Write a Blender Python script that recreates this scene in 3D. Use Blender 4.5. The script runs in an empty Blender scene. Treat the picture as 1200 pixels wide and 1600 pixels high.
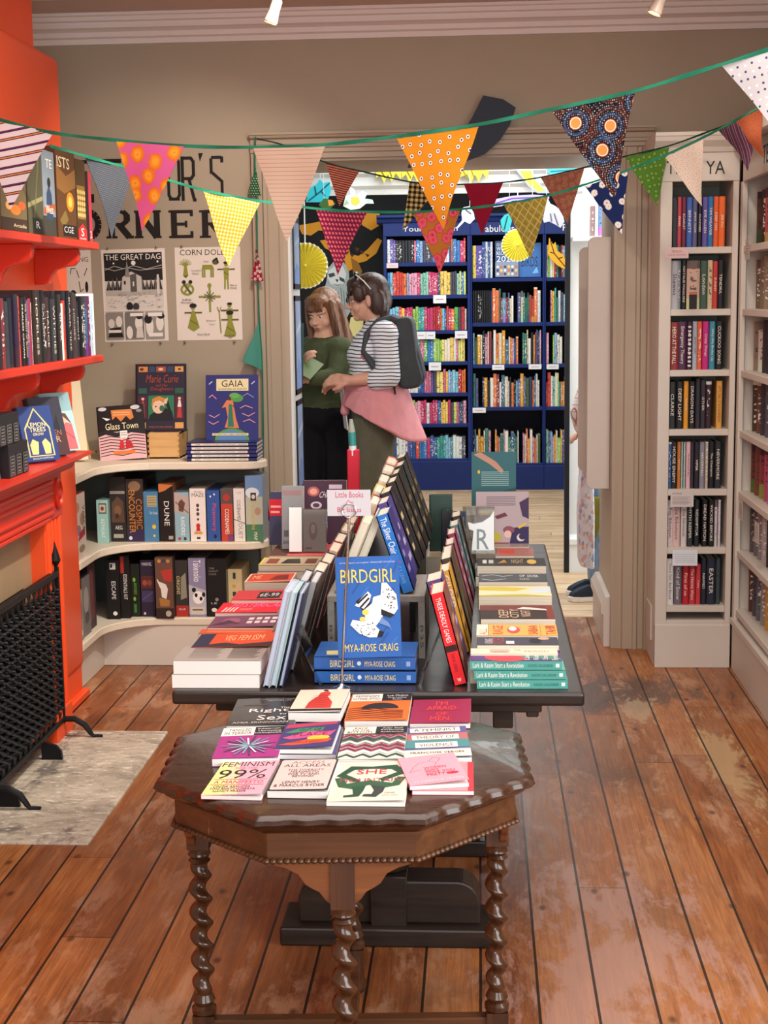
import bpy, bmesh, math, random
from mathutils import Vector, Matrix, Euler, noise
S = bpy.context.scene
COL = S.collection
PI = math.pi
R = math.radians
cam_d = bpy.data.cameras.new('camera')
cam = bpy.data.objects.new('camera', cam_d)
COL.objects.link(cam)
cam_d.sensor_fit = 'AUTO'
cam_d.sensor_width = 36.0
FPX = 2310.0
cam_d.lens = FPX / 1600 * 36.0
CAMZ = 1.65
CM = Matrix.Rotation(R(3.76017), 3, 'Z') @ Matrix.Rotation(R(90 - 8.30068), 3, 'X') @ Matrix.Rotation(R(-0.75), 3, 'Z')
cam.matrix_world = Matrix.Translation((0, 0, CAMZ)) @ CM.to_4x4()
cam_d.clip_start = 0.05
S.camera = cam
def at(px, py, X=None, Y=None, Z=None):
 """point of the photograph -> point of the room on the plane X=, Y= or Z="""
 d = CM @ Vector(((px - 600) / FPX, (800 - py) / FPX, -1))
 t = X / d.x if X is not None else Y / d.y if Y is not None else (Z - CAMZ) / d.z
 return Vector((0, 0, CAMZ)) + d * t
S.view_settings.view_transform = 'Standard'
S.view_settings.look = 'None'
S.view_settings.gamma = 1
S.view_settings.use_curve_mapping = False
S.view_settings.exposure = 0.0
w = bpy.data.worlds.new('world')
S.world = w
w.use_nodes = True
w.node_tree.nodes['Background'].inputs[0].default_value = (0.80, 0.88, 1.0, 1)
w.node_tree.nodes['Background'].inputs[1].default_value = 1.1
def area(name, loc, rot, sx, sy, power, col):
 l = bpy.data.lights.new(name, 'AREA')
 l.shape = 'RECTANGLE'
 l.size, l.size_y = sx, sy
 l.energy = power
 l.color = col
 o = bpy.data.objects.new(name, l)
 COL.objects.link(o)
 o.location = loc
 o.rotation_euler = rot
 return o
def spot_light(name, loc, target, power, col, ang=80, r=0.05):
 l = bpy.data.lights.new(name, 'SPOT')
 l.energy = power
 l.color = col
 l.spot_size = R(ang)
 l.spot_blend = 0.6
 l.shadow_soft_size = r
 o = bpy.data.objects.new(name, l)
 COL.objects.link(o)
 o.location = loc
 d = Vector(target) - Vector(loc)
 o.rotation_euler = d.to_track_quat('-Z', 'Y').to_euler()
 return o
WARM = (1.0, 0.89, 0.76)
area('window_daylight', (0.3, -2.2, 1.75), (R(90), 0, 0), 2.6, 1.9, 92, (0.93, 0.97, 1.0))
area('added_side_light', (1.46, 1.6, 1.55), (R(90), 0, R(90)), 2.2, 1.5, 84, (0.95, 0.98, 1.0))  # unseen area lamp added at right to brighten the orange chimney
area('ceiling_light_front_room', (0.0, 3.6, 2.84), (0, 0, 0), 2.2, 3.0, 72, (1.0, 0.95, 0.88))
area('ceiling_light_passage', (0.3, 8.15, 2.85), (0, 0, 0), 1.6, 0.8, 48, (0.97, 0.99, 1.0))
area('ceiling_light_blue_room', (-0.2, 10.9, 2.85), (0, 0, 0), 3.0, 2.4, 105, (0.95, 0.98, 1.0))
area('passage_window_daylight', (3.0, 8.15, 1.6), (R(90), 0, R(90)), 1.1, 1.7, 68, (0.92, 0.97, 1.0))
spot_light('spot_over_alcove', (-0.55, 5.3, 2.80), (-1.5, 6.8, 1.2), 66, WARM)
spot_light('spot_over_bookcase', (0.75, 5.2, 2.82), (1.0, 6.5, 1.0), 30, WARM)
spot_light('spot_over_chimney', (-0.2, 4.6, 2.82), (-1.66, 5.5, 0.75), 200, WARM, 58)
def lin(c):
 if isinstance(c, str):
  c = c.lstrip('#')
  c = [int(c[i:i + 2], 16) / 255 for i in (0, 2, 4)]
 return tuple(((v + 0.055) / 1.055) ** 2.4 if v > 0.04045 else v / 12.92 for v in c[:3]) + (1.0,)
MATS = {}
def newmat(name):
 m = bpy.data.materials.new(name)
 m.use_nodes = True
 nt = m.node_tree
 return m, nt, nt.nodes['Principled BSDF']
def P(c, rough=0.55, metal=0.0, spec=0.35, coat=0.0, name=None, emit=0):
 """plain painted / printed / plastic surface of one colour"""
 k = (c, rough, metal, spec, coat, emit)
 if k in MATS:
  return MATS[k]
 m, nt, b = newmat(name or 'plain_' + str(c).lstrip('#'))
 b.inputs['Base Color'].default_value = lin(c)
 b.inputs['Roughness'].default_value = rough
 b.inputs['Metallic'].default_value = metal
 b.inputs['Specular IOR Level'].default_value = spec
 b.inputs['Coat Weight'].default_value = coat
 if emit:
  b.inputs['Emission Color'].default_value = lin(c)
  b.inputs['Emission Strength'].default_value = emit
 MATS[k] = m
 return m
class NT:
 """tiny node-graph helper"""
 def __init__(s, nt):
  s.nt = nt
 def n(s, t, **kw):
  nd = s.nt.nodes.new(t)
  for k, v in kw.items():
   if k == 'ins':
    for kk, vv in v.items():
     s.set(nd, kk, vv)
   else:
    setattr(nd, k, v)
  return nd
 def set(s, nd, k, v):
  i = nd.inputs[k]
  if isinstance(v, bpy.types.NodeSocket):
   s.nt.links.new(v, i)
  else:
   i.default_value = v
 def m(s, op, a, b=0.0, c=0.0):
  nd = s.n('ShaderNodeMath', operation=op)
  s.set(nd, 0, a)
  s.set(nd, 1, b)
  if len(nd.inputs) > 2:
   s.set(nd, 2, c)
  return nd.outputs[0]
 def mix(s, f, a, b, mode='MIX'):
  nd = s.n('ShaderNodeMix', data_type='RGBA', blend_type=mode)
  s.set(nd, 0, f)
  s.set(nd, 6, a)
  s.set(nd, 7, b)
  return nd.outputs[2]
 def ramp(s, f, stops, interp='LINEAR'):
  nd = s.n('ShaderNodeValToRGB')
  cr = nd.color_ramp
  cr.interpolation = interp
  while len(cr.elements) < len(stops):
   cr.elements.new(0.5)
  for e, (p, c) in zip(cr.elements, stops):
   e.position = p
   e.color = c if len(c) == 4 else tuple(c) + (1,)
  s.set(nd, 0, f)
  return nd.outputs[0]
 def coord(s, which='Object'):
  return s.n('ShaderNodeTexCoord').outputs[which]
 def xyz(s, v):
  nd = s.n('ShaderNodeSeparateXYZ')
  s.set(nd, 0, v)
  return nd.outputs
 def comb(s, x, y, z=0.0):
  nd = s.n('ShaderNodeCombineXYZ')
  s.set(nd, 0, x)
  s.set(nd, 1, y)
  s.set(nd, 2, z)
  return nd.outputs[0]
 def noise(s, v, scale, detail=4, rough=0.55, dist=0.0):
  nd = s.n('ShaderNodeTexNoise', ins={'Vector': v, 'Scale': scale, 'Detail': detail, 'Roughness': rough, 'Distortion': dist})
  return nd.outputs[0]
 def scale(s, v, xyz):
  nd = s.n('ShaderNodeVectorMath', operation='MULTIPLY')
  s.set(nd, 0, v)
  nd.inputs[1].default_value = xyz
  return nd.outputs[0]
 def bump(s, b, h, strength=0.2, dist=0.005):
  nd = s.n('ShaderNodeBump', ins={'Height': h, 'Strength': strength, 'Distance': dist})
  s.nt.links.new(nd.outputs[0], b.inputs['Normal'])
def paint(name, c, var=0.06, rough=0.6, scale=3.0, bump=0.0):
 m, nt, b = newmat(name)
 g = NT(nt)
 co = g.coord()
 f = g.noise(co, scale, 5)
 c = lin(c)
 lo = tuple(v * (1 - var) for v in c[:3])
 hi = tuple(min(1, v * (1 + var)) for v in c[:3])
 nt.links.new(g.ramp(f, [(0.3, lo), (0.7, hi)]), b.inputs['Base Color'])
 b.inputs['Roughness'].default_value = rough
 b.inputs['Specular IOR Level'].default_value = 0.35
 if bump:
  g.bump(b, g.noise(co, 60, 3), bump, 0.003)
 return m
def wood(name, dark, light, axis='X', rough=0.35, scale=1.0, coat=0.0, wear=None):
 m, nt, b = newmat(name)
 g = NT(nt)
 co = g.coord()
 st = {'X': (1.2, 14, 14), 'Y': (14, 1.2, 14), 'Z': (14, 14, 1.2)}[axis]
 v = g.scale(co, tuple(k * scale for k in st))
 f = g.noise(v, 2.0, 6, 0.62, 0.6)
 f2 = g.noise(co, 2.2, 3)
 col = g.ramp(f, [(0.28, lin(dark)), (0.72, lin(light))])
 col = g.mix(g.ramp(f2, [(0.35, (0, 0, 0)), (0.75, (0.35, 0.35, 0.35))]), col, lin(dark))
 if wear:
  n = g.noise(g.scale(co, (30, 30, 8)), 1.6, 5, 0.7)
  col = g.mix(g.ramp(n, [(0.66, (0, 0, 0)), (0.72, (0.8, 0.8, 0.8))]), col, lin(wear))
 nt.links.new(col, b.inputs['Base Color'])
 nt.links.new(g.m('ADD', rough - 0.08, g.m('MULTIPLY', f, 0.16)), b.inputs['Roughness'])
 b.inputs['Coat Weight'].default_value = coat
 b.inputs['Specular IOR Level'].default_value = 0.4
 g.bump(b, f, 0.15, 0.002)
 return m
def floor_boards(name, along, wdt, tones, phase=0.0, gap=0.0035, length=2.6, rough=0.38, wear=0.5, dirt=0.6, stains=()):
 m, nt, b = newmat(name)
 g = NT(nt)
 co = g.coord()
 x, y, z = g.xyz(co)
 if along == 'X':
  x, y = y, x
 u = g.m('DIVIDE', g.m('ADD', x, phase), wdt)
 idx = g.m('FLOOR', u)
 fr = g.m('FRACT', u)
 wn = g.n('ShaderNodeTexWhiteNoise', noise_dimensions='1D', ins={'W': idx})
 rnd = wn.outputs['Value']
 v = g.m('ADD', g.m('DIVIDE', y, length), g.m('MULTIPLY', rnd, 7.31))
 jd = g.m('FLOOR', v)
 jf = g.m('FRACT', v)
 wn2 = g.n('ShaderNodeTexWhiteNoise', noise_dimensions='2D', ins={'Vector': g.comb(idx, jd)})
 tone = wn2.outputs['Value']
 gv = g.comb(g.m('MULTIPLY', x, 26.0), g.m('ADD', g.m('MULTIPLY', y, 1.6), g.m('MULTIPLY', tone, 50)), g.m('MULTIPLY', idx, 3.7))
 grain = g.noise(gv, 1.6, 6, 0.65, 1.2)
 fine = g.noise(g.comb(g.m('MULTIPLY', x, 160.0), g.m('MULTIPLY', y, 5.0), idx), 1.0, 3, 0.6)
 big = g.noise(g.comb(x, g.m('MULTIPLY', y, 0.6), 0.0), 1.9, 5, 0.6, 0.4)
 col = g.ramp(g.m('ADD', g.m('MULTIPLY', grain, 0.74), g.m('MULTIPLY', tone, 0.26)), [(0.25, lin(tones[0])), (0.5, lin(tones[1])), (0.72, lin(tones[2]))])
 col = g.mix(g.ramp(fine, [(0.40, (0.0, 0.0, 0.0)), (0.68, (0.5, 0.5, 0.5))]), col, lin(tones[0]))
 col = g.mix(g.ramp(big, [(0.47, (0, 0, 0)), (0.66, (dirt, dirt, dirt))]), col, lin(tones[3]))
 sc = g.noise(g.comb(g.m('MULTIPLY', x, 3.0), y, 7.0), 3.2, 9, 0.72, 0.3)
 sc2 = g.noise(g.comb(x, y, 3.0), 0.9, 2)
 scm = g.m('MULTIPLY', g.ramp(sc, [(0.51, (0, 0, 0)), (0.61, (wear, wear, wear))]), g.ramp(sc2, [(0.40, (0.15, 0.15, 0.15)), (0.58, (1, 1, 1))]))
 col = g.mix(scm, col, lin(tones[4]))
 fade = g.noise(g.comb(g.m('MULTIPLY', x, 4.0), g.m('MULTIPLY', y, 0.8), g.m('MULTIPLY', idx, 5.1)), 1.3, 6, 0.7, 0.5)
 col = g.mix(g.ramp(fade, [(0.46, (0, 0, 0)), (0.66, (0.32, 0.32, 0.32))]), col, lin(tones[5] if len(tones) > 5 else tones[4]))
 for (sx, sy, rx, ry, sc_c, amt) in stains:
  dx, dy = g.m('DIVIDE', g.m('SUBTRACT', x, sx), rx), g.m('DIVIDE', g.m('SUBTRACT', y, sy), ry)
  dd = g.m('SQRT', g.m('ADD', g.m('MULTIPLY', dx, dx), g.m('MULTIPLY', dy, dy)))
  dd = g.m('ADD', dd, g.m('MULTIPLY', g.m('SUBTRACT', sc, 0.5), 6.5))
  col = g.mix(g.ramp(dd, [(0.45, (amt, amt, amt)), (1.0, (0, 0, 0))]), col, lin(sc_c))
 vo = g.n('ShaderNodeTexVoronoi', voronoi_dimensions='2D', ins={'Vector': g.comb(g.m('MULTIPLY', x, 1.0), g.m('MULTIPLY', y, 0.55)), 'Scale': 3.6})
 kn = g.ramp(vo.outputs['Distance'], [(0.016, (0.8, 0.8, 0.8)), (0.05, (0, 0, 0))])
 col = g.mix(kn, col, lin(tones[3]))
 e = g.m('MINIMUM', fr, g.m('SUBTRACT', 1.0, fr))
 gp = g.m('LESS_THAN', e, gap / wdt)
 je = g.m('MINIMUM', jf, g.m('SUBTRACT', 1.0, jf))
 gj = g.m('LESS_THAN', je, 0.0016 / length)
 gm = g.m('MAXIMUM', gp, gj)
 col = g.mix(g.m('MULTIPLY', gm, 0.92), col, lin('#120a06'))
 nt.links.new(col, b.inputs['Base Color'])
 nt.links.new(g.ramp(g.m('ADD', g.m('MULTIPLY', sc, 0.5), g.m('MULTIPLY', grain, 0.5)), [(0.3, (rough - 0.1,) * 3), (0.7, (rough + 0.18,) * 3)]), b.inputs['Roughness'])
 hh = g.m('SUBTRACT', g.m('MULTIPLY', grain, 0.3), g.m('MULTIPLY', gm, 1.0))
 g.bump(b, hh, 0.5, 0.004)
 return m
M_wall = paint('taupe_wall_paint', '#ab9d88', 0.03, 0.7, 1.2)
M_trim = paint('taupe_trim_gloss', '#aa9a85', 0.03, 0.42, 2.0)
M_white = paint('offwhite_cabinet_paint', '#d2c9bd', 0.03, 0.45, 2.0)
M_cream = paint('cream_shelf_paint', '#ddd1bd', 0.03, 0.45, 2.0)
M_ceil = paint('ceiling_paint', '#ccb7ac', 0.03, 0.8, 1.0)
M_corn = paint('cornice_paint', '#e6dcd6', 0.02, 0.7, 1.5)
M_cool = paint('cool_white_wall_paint', '#dfe3e2', 0.02, 0.6, 1.5)
M_orange = paint('orange_chimney_paint', '#f45626', 0.04, 0.42, 1.5)
M_red = paint('red_orange_mantel_paint', '#c8301c', 0.06, 0.38, 2.5)
M_blue = paint('navy_bookcase_paint', '#0f2766', 0.04, 0.5, 2.0)
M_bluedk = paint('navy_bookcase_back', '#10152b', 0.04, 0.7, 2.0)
M_navy = P('#2b3648', 0.6)
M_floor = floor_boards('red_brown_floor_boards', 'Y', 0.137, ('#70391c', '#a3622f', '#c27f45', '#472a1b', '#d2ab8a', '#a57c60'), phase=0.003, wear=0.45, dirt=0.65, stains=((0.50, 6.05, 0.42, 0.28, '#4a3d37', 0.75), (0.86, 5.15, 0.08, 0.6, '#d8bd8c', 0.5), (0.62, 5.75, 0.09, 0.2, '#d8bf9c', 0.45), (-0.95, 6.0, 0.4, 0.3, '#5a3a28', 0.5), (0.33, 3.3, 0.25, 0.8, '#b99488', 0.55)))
M_floor2 = floor_boards('pale_floor_boards', 'X', 0.145, ('#a5845f', '#c7a883', '#d8c09f', '#957450', '#e6d4b8'), gap=0.0022, wear=0.4, dirt=0.35)
M_oak = wood('dark_oak', '#24130a', '#4d2c18', 'X', 0.28, coat=0.35)
M_oakz = wood('dark_oak_turned', '#2a170c', '#5a351d', 'Z', 0.25, coat=0.4)
M_oakw = wood('oak_apron_worn', '#3e2415', '#6e4528', 'X', 0.36, wear='#a98a70')
M_oakp = wood('oak_bracket', '#5a3018', '#8c5630', 'X', 0.4)
M_black = wood('black_oak', '#1a1411', '#3a2c24', 'X', 0.36)
M_blackt = wood('black_oak_top', '#1d1613', '#3a2e28', 'X', 0.3)
M_iron = P('#17171a', 0.5, 0.3, name='black_iron')
M_pages = None
M_chrome = P('#c9c9cc', 0.18, 1.0, name='chrome')
M_pine = wood('pale_pine', '#c9985c', '#e2bb82', 'X', 0.45)
M_ply = wood('grey_plywood', '#77726a', '#a09a90', 'Y', 0.6)
def pages_mat():
 m, nt, b = newmat('page_edges')
 g = NT(nt)
 co = g.coord()
 f = g.noise(g.scale(co, (4, 520, 4)), 1.0, 2)
 nt.links.new(g.ramp(f, [(0.3, lin('#cdc0aa')), (0.7, lin('#e6dcca'))]), b.inputs['Base Color'])
 b.inputs['Roughness'].default_value = 0.8
 return m
M_pages = pages_mat()
M_pagew = P('#eeeae4', 0.75, name='white_page_edges')
def glass_mat(name, tint='#ffffff', alpha=0.16, rough=0.05):
 m, nt, b = newmat(name)
 g = NT(nt)
 tr = g.n('ShaderNodeBsdfTransparent')
 tr.inputs[0].default_value = lin(tint)
 gl = g.n('ShaderNodeBsdfGlossy')
 gl.inputs['Roughness'].default_value = rough
 lw = g.n('ShaderNodeLayerWeight', ins={'Blend': 0.35})
 f = g.m('ADD', alpha, g.m('MULTIPLY', lw.outputs['Fresnel'], 0.5))
 mx = g.n('ShaderNodeMixShader')
 g.set(mx, 0, f)
 nt.links.new(tr.outputs[0], mx.inputs[1])
 nt.links.new(gl.outputs[0], mx.inputs[2])
 nt.links.new(mx.outputs[0], nt.nodes['Material Output'].inputs['Surface'])
 return m
M_acrylic = glass_mat('clear_acrylic', '#f2f5f5', 0.10)
def objcol(name, band=True, rough=0.45):
 """cover cloth whose colour is the book's own (object colour), with a title band and stripes on the spine"""
 m, nt, b = newmat(name)
 g = NT(nt)
 oi = g.n('ShaderNodeObjectInfo')
 col = oi.outputs['Color']
 if band:
  co = g.coord('Generated')
  x, y, z = g.xyz(co)
  rnd = oi.outputs['Random']
  nv = g.n('ShaderNodeTexNoise', noise_dimensions='4D', ins={'Vector': g.comb(g.m('MULTIPLY', x, 2.2), 0.0, g.m('MULTIPLY', z, 17.0)), 'W': g.m('MULTIPLY', rnd, 90.0), 'Scale': 1.0, 'Detail': 2.0})
  ink = g.m('GREATER_THAN', nv.outputs[0], 0.56)
  zone = g.m('MULTIPLY', g.m('GREATER_THAN', z, 0.16), g.m('LESS_THAN', z, 0.86))
  edge = g.m('MULTIPLY', g.m('GREATER_THAN', x, 0.25), g.m('LESS_THAN', x, 0.75))
  r2 = g.m('FRACT', g.m('MULTIPLY', rnd, 37.7))
  r3 = g.m('FRACT', g.m('MULTIPLY', rnd, 91.3))
  hs = g.n('ShaderNodeHueSaturation', ins={'Hue': g.m('ADD', 0.35, g.m('MULTIPLY', r2, 0.4)), 'Saturation': 1.0, 'Value': 1.0, 'Color': col})
  inkc = g.mix(g.m('GREATER_THAN', r3, 0.45), g.mix(0.85, col, (0.9, 0.88, 0.82, 1)), g.mix(0.8, col, (0.02, 0.02, 0.03, 1)))
  c2 = g.mix(g.m('MULTIPLY', g.m('MULTIPLY', ink, zone), edge), col, inkc)
  bz = g.m('ADD', 0.05, g.m('MULTIPLY', r2, 0.25))
  foot = g.m('LESS_THAN', z, bz)
  c2 = g.mix(g.m('MULTIPLY', foot, g.m('GREATER_THAN', r3, 0.55)), c2, hs.outputs[0])
  top = g.m('GREATER_THAN', z, g.m('SUBTRACT', 1.0, g.m('MULTIPLY', r3, 0.2)))
  c2 = g.mix(g.m('MULTIPLY', top, g.m('GREATER_THAN', r2, 0.6)), c2, inkc)
  col = c2
 nt.links.new(col, b.inputs['Base Color'])
 b.inputs['Roughness'].default_value = rough
 b.inputs['Specular IOR Level'].default_value = 0.35
 return m
M_cover = objcol('book_cover_printed')
M_coverp = objcol('book_cover_plain', False)
TXT = {}
def text_shape(s):
 if s in TXT:
  return TXT[s]
 cu = bpy.data.curves.new('lettering', 'FONT')
 cu.body = s
 cu.resolution_u = 2
 cu.fill_mode = 'FRONT'
 ob = bpy.data.objects.new('lettering', cu)
 me = bpy.data.meshes.new_from_object(ob)
 vs = [(v.co.x, v.co.y) for v in me.vertices]
 fs = [tuple(p.vertices) for p in me.polygons]
 bpy.data.objects.remove(ob)
 bpy.data.curves.remove(cu)
 bpy.data.meshes.remove(me)
 x0 = min(v[0] for v in vs)
 x1 = max(v[0] for v in vs)
 y0 = min(v[1] for v in vs)
 y1 = max(v[1] for v in vs)
 vs = [((x - x0) / (x1 - x0 + 1e-9), (y - y0) / (y1 - y0 + 1e-9)) for x, y in vs]
 TXT[s] = (vs, fs, (x1 - x0) / (y1 - y0 + 1e-9))
 return TXT[s]
class MB:
 def __init__(s):
  s.v = []
  s.f = []
  s.m = []
  s.mats = []
 def mi(s, mat):
  if mat not in s.mats:
   s.mats.append(mat)
  return s.mats.index(mat)
 def add(s, vs, fs, mat):
  k = len(s.v)
  i = s.mi(mat)
  s.v += [Vector(v) for v in vs]
  s.f += [tuple(k + a for a in f) for f in fs]
  s.m += [i] * len(fs)
  return s
 def box(s, x0, x1, y0, y1, z0, z1, mat, T=None):
  vs = [Vector((x, y, z)) for z in (z0, z1) for y in (y0, y1) for x in (x0, x1)]
  if T is not None:
   vs = [T @ v for v in vs]
  return s.add(vs, [(0, 2, 3, 1), (4, 5, 7, 6), (0, 1, 5, 4), (2, 6, 7, 3), (0, 4, 6, 2), (1, 3, 7, 5)], mat)
 def prism(s, poly, a0, a1, mat, axis='Z', T=None):
  """poly = 2D points; axis Z: (x,y) extruded in z; X: (y,z) in x; Y: (x,z) in y"""
  n = len(poly)
  ar = sum(poly[i][0] * poly[(i + 1) % n][1] - poly[(i + 1) % n][0] * poly[i][1] for i in range(n))
  if ar < 0:
   poly = poly[::-1]
  mk = {'Z': lambda p, a: (p[0], p[1], a), 'X': lambda p, a: (a, p[0], p[1]), 'Y': lambda p, a: (p[0], a, p[1])}[axis]
  vs = [Vector(mk(p, a)) for a in (a0, a1) for p in poly]
  if T is not None:
   vs = [T @ v for v in vs]
  fs = [tuple(range(n))[::-1], tuple(range(n, 2 * n))] + [(i, (i + 1) % n, n + (i + 1) % n, n + i) for i in range(n)]
  return s.add(vs, fs, mat)
 def tube(s, pts, r, mat, n=8, cap=True, closed=False):
  pts = [Vector(p) for p in pts]
  N = len(pts)
  rs = r if isinstance(r, (list, tuple)) else [r] * N
  vs = []
  up = None
  for i, p in enumerate(pts):
   a = pts[(i - 1) % N] if (i > 0 or closed) else p
   b = pts[(i + 1) % N] if (i < N - 1 or closed) else p
   t = (b - a).normalized()
   if up is None:
    up = t.cross(Vector((0, 0, 1)))
    if up.length < 1e-3:
     up = t.cross(Vector((1, 0, 0)))
   up = (up - t * up.dot(t)).normalized()
   sd = t.cross(up)
   for k in range(n):
    c = 2 * PI * k / n
    vs.append(p + (up * math.cos(c) + sd * math.sin(c)) * rs[i])
  fs = []
  for i in range(N if closed else N - 1):
   j = (i + 1) % N
   for k in range(n):
    fs.append((i * n + k, i * n + (k + 1) % n, j * n + (k + 1) % n, j * n + k))
  if cap and not closed:
   fs += [tuple(range(n))[::-1], tuple(range((N - 1) * n, N * n))]
  return s.add(vs, fs, mat)
 def lathe(s, prof, mat, c=(0, 0, 0), n=20, cap=True, T=None):
  vs = []
  for r, z in prof:
   for k in range(n):
    a = 2 * PI * k / n
    v = Vector((c[0] + r * math.cos(a), c[1] + r * math.sin(a), c[2] + z))
    vs.append(T @ v if T is not None else v)
  fs = []
  for i in range(len(prof) - 1):
   for k in range(n):
    fs.append((i * n + k, i * n + (k + 1) % n, (i + 1) * n + (k + 1) % n, (i + 1) * n + k))
  if cap:
   fs += [tuple(range(n))[::-1], tuple(range((len(prof) - 1) * n, len(prof) * n))]
  return s.add(vs, fs, mat)
 def ell(s, c, r, mat, nu=16, nv=10, T=None):
  c = Vector(c)
  r = Vector(r) if not isinstance(r, (int, float)) else Vector((r, r, r))
  vs = [c + Vector((0, 0, -r.z))]
  for j in range(1, nv):
   ph = -PI / 2 + PI * j / nv
   for k in range(nu):
    a = 2 * PI * k / nu
    vs.append(c + Vector((r.x * math.cos(ph) * math.cos(a), r.y * math.cos(ph) * math.sin(a), r.z * math.sin(ph))))
  vs.append(c + Vector((0, 0, r.z)))
  if T is not None:
   vs = [T @ v for v in vs]
  fs = [(0, 1 + (k + 1) % nu, 1 + k) for k in range(nu)]
  for j in range(nv - 2):
   a = 1 + j * nu
   for k in range(nu):
    fs.append((a + k, a + (k + 1) % nu, a + nu + (k + 1) % nu, a + nu + k))
  L = len(vs) - 1
  a = 1 + (nv - 2) * nu
  fs += [(a + k, a + (k + 1) % nu, L) for k in range(nu)]
  return s.add(vs, fs, mat)
 def grid(s, fn, nu, nv, mat):
  vs = [fn(i / nu, j / nv) for j in range(nv + 1) for i in range(nu + 1)]
  fs = [(j * (nu + 1) + i, j * (nu + 1) + i + 1, (j + 1) * (nu + 1) + i + 1, (j + 1) * (nu + 1) + i) for j in range(nv) for i in range(nu)]
  return s.add(vs, fs, mat)
 def poly(s, F, pts, mat, off=0.0):
  o, u, v = F
  nrm = u.cross(v).normalized()
  pts = list(pts)
  n = len(pts)
  ar = sum(pts[i][0] * pts[(i + 1) % n][1] - pts[(i + 1) % n][0] * pts[i][1] for i in range(n))
  if ar < 0:
   pts = pts[::-1]
  return s.add([o + u * a + v * b + nrm * off for a, b in pts], [tuple(range(n))], mat)
 def text(s, F, t, a0, b0, a1, b1, mat, off=0.0, slant=0.0, vert=False):
  """lettering stretched into the rectangle; vert: reads top to bottom"""
  o, u, v = F
  nrm = u.cross(v).normalized()
  vs, fs, _ = text_shape(t)
  out = []
  for x, y in vs:
   if vert:
    a, b = a0 + y * (a1 - a0), b1 - x * (b1 - b0)
   else:
    a, b = a0 + (x + slant * y) * (a1 - a0), b0 + y * (b1 - b0)
   out.append(o + u * a + v * b + nrm * off)
  return s.add(out, fs, mat)
 def art(s, F, W, H, items, off0=0.0002, step=0.00008):
  """printed picture: items in fractions of the cover"""
  q = off0
  for it in items:
   k = it[0]
   q += step
   if k == 'r':
    _, a0, b0, a1, b1, c = it
    s.poly(F, [(a0 * W, b0 * H), (a1 * W, b0 * H), (a1 * W, b1 * H), (a0 * W, b1 * H)], P(c), q)
   elif k == 'p':
    s.poly(F, [(a * W, b * H) for a, b in it[1]], P(it[2]), q)
   elif k == 'c':
    _, ca, cb, ra, rb, c = it[:6]
    n = 18
    s.poly(F, [((ca + ra * math.cos(2 * PI * i / n)) * W, (cb + rb * math.sin(2 * PI * i / n)) * H) for i in range(n)], P(c), q)
   elif k == 't':
    _, t, a0, b0, a1, b1, c = it[:7]
    s.text(F, t, a0 * W, b0 * H, a1 * W, b1 * H, P(c), q, it[7] if len(it) > 7 else 0.0)
   elif k == 'tv':
    _, t, a0, b0, a1, b1, c = it[:7]
    s.text(F, t, a0 * W, b0 * H, a1 * W, b1 * H, P(c), q, vert=True)
   elif k == 'l':
    _, pts, wd, c = it
    pts = [Vector((a * W, b * H)) for a, b in pts]
    for i in range(len(pts) - 1):
     d = (pts[i + 1] - pts[i])
     if d.length < 1e-9:
      continue
     d.normalize()
     nn = Vector((-d.y, d.x)) * wd * W / 2
     e = d * wd * W * 0.2
     s.poly(F, [tuple(pts[i] - e + nn), tuple(pts[i] - e - nn), tuple(pts[i + 1] + e - nn), tuple(pts[i + 1] + e + nn)], P(c), q + (i % 2) * step * 0.4)
  return s
 def build(s, name, parent=None, loc=None, rot=None, smooth=False, bevel=0, seg=1, angle=35):
  me = bpy.data.meshes.new(name)
  me.from_pydata([tuple(v) for v in s.v], [], s.f)
  for m in s.mats:
   me.materials.append(m)
  me.polygons.foreach_set('material_index', s.m)
  if bevel:
   bm = bmesh.new()
   bm.from_mesh(me)
   bmesh.ops.remove_doubles(bm, verts=bm.verts, dist=1e-6)
   es = [e for e in bm.edges if len(e.link_faces) == 2 and e.calc_face_angle(0) > R(28)]
   bmesh.ops.bevel(bm, geom=es, offset=bevel, segments=seg, affect='EDGES', profile=0.5, clamp_overlap=True)
   bm.to_mesh(me)
   bm.free()
  if smooth:
   me.polygons.foreach_set('use_smooth', [True] * len(me.polygons))
   try:
    me.set_sharp_from_angle(angle=R(angle))
   except Exception:
    pass
  me.update()
  o = bpy.data.objects.new(name, me)
  COL.objects.link(o)
  if parent:
   o.parent = parent
  if loc is not None:
   o.location = loc
  if rot is not None:
   o.rotation_euler = rot
  return o
def tag(o, label, cat, group=None):
 o['label'] = label
 o['category'] = cat
 if group:
  o['group'] = group
 return o
def thing(name, label, cat, loc=(0, 0, 0), rot=(0, 0, 0), group=None):
 o = bpy.data.objects.new(name, None)
 COL.objects.link(o)
 o.empty_display_size = 0.1
 o.location = loc
 o.rotation_euler = rot
 return tag(o, label, cat, group)
def struct(o, label=None):
 o['kind'] = 'structure'
 if label:
  o['label'] = label
 return o
def frame(o, u, v):
 return (Vector(o), Vector(u).normalized(), Vector(v).normalized())
def rect_obj(name, x0, x1, y0, y1, z0, z1, mat, bevel=0.0, parent=None):
 return MB().box(x0, x1, y0, y1, z0, z1, mat).build(name, parent, bevel=bevel, seg=2 if bevel else 1)
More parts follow.
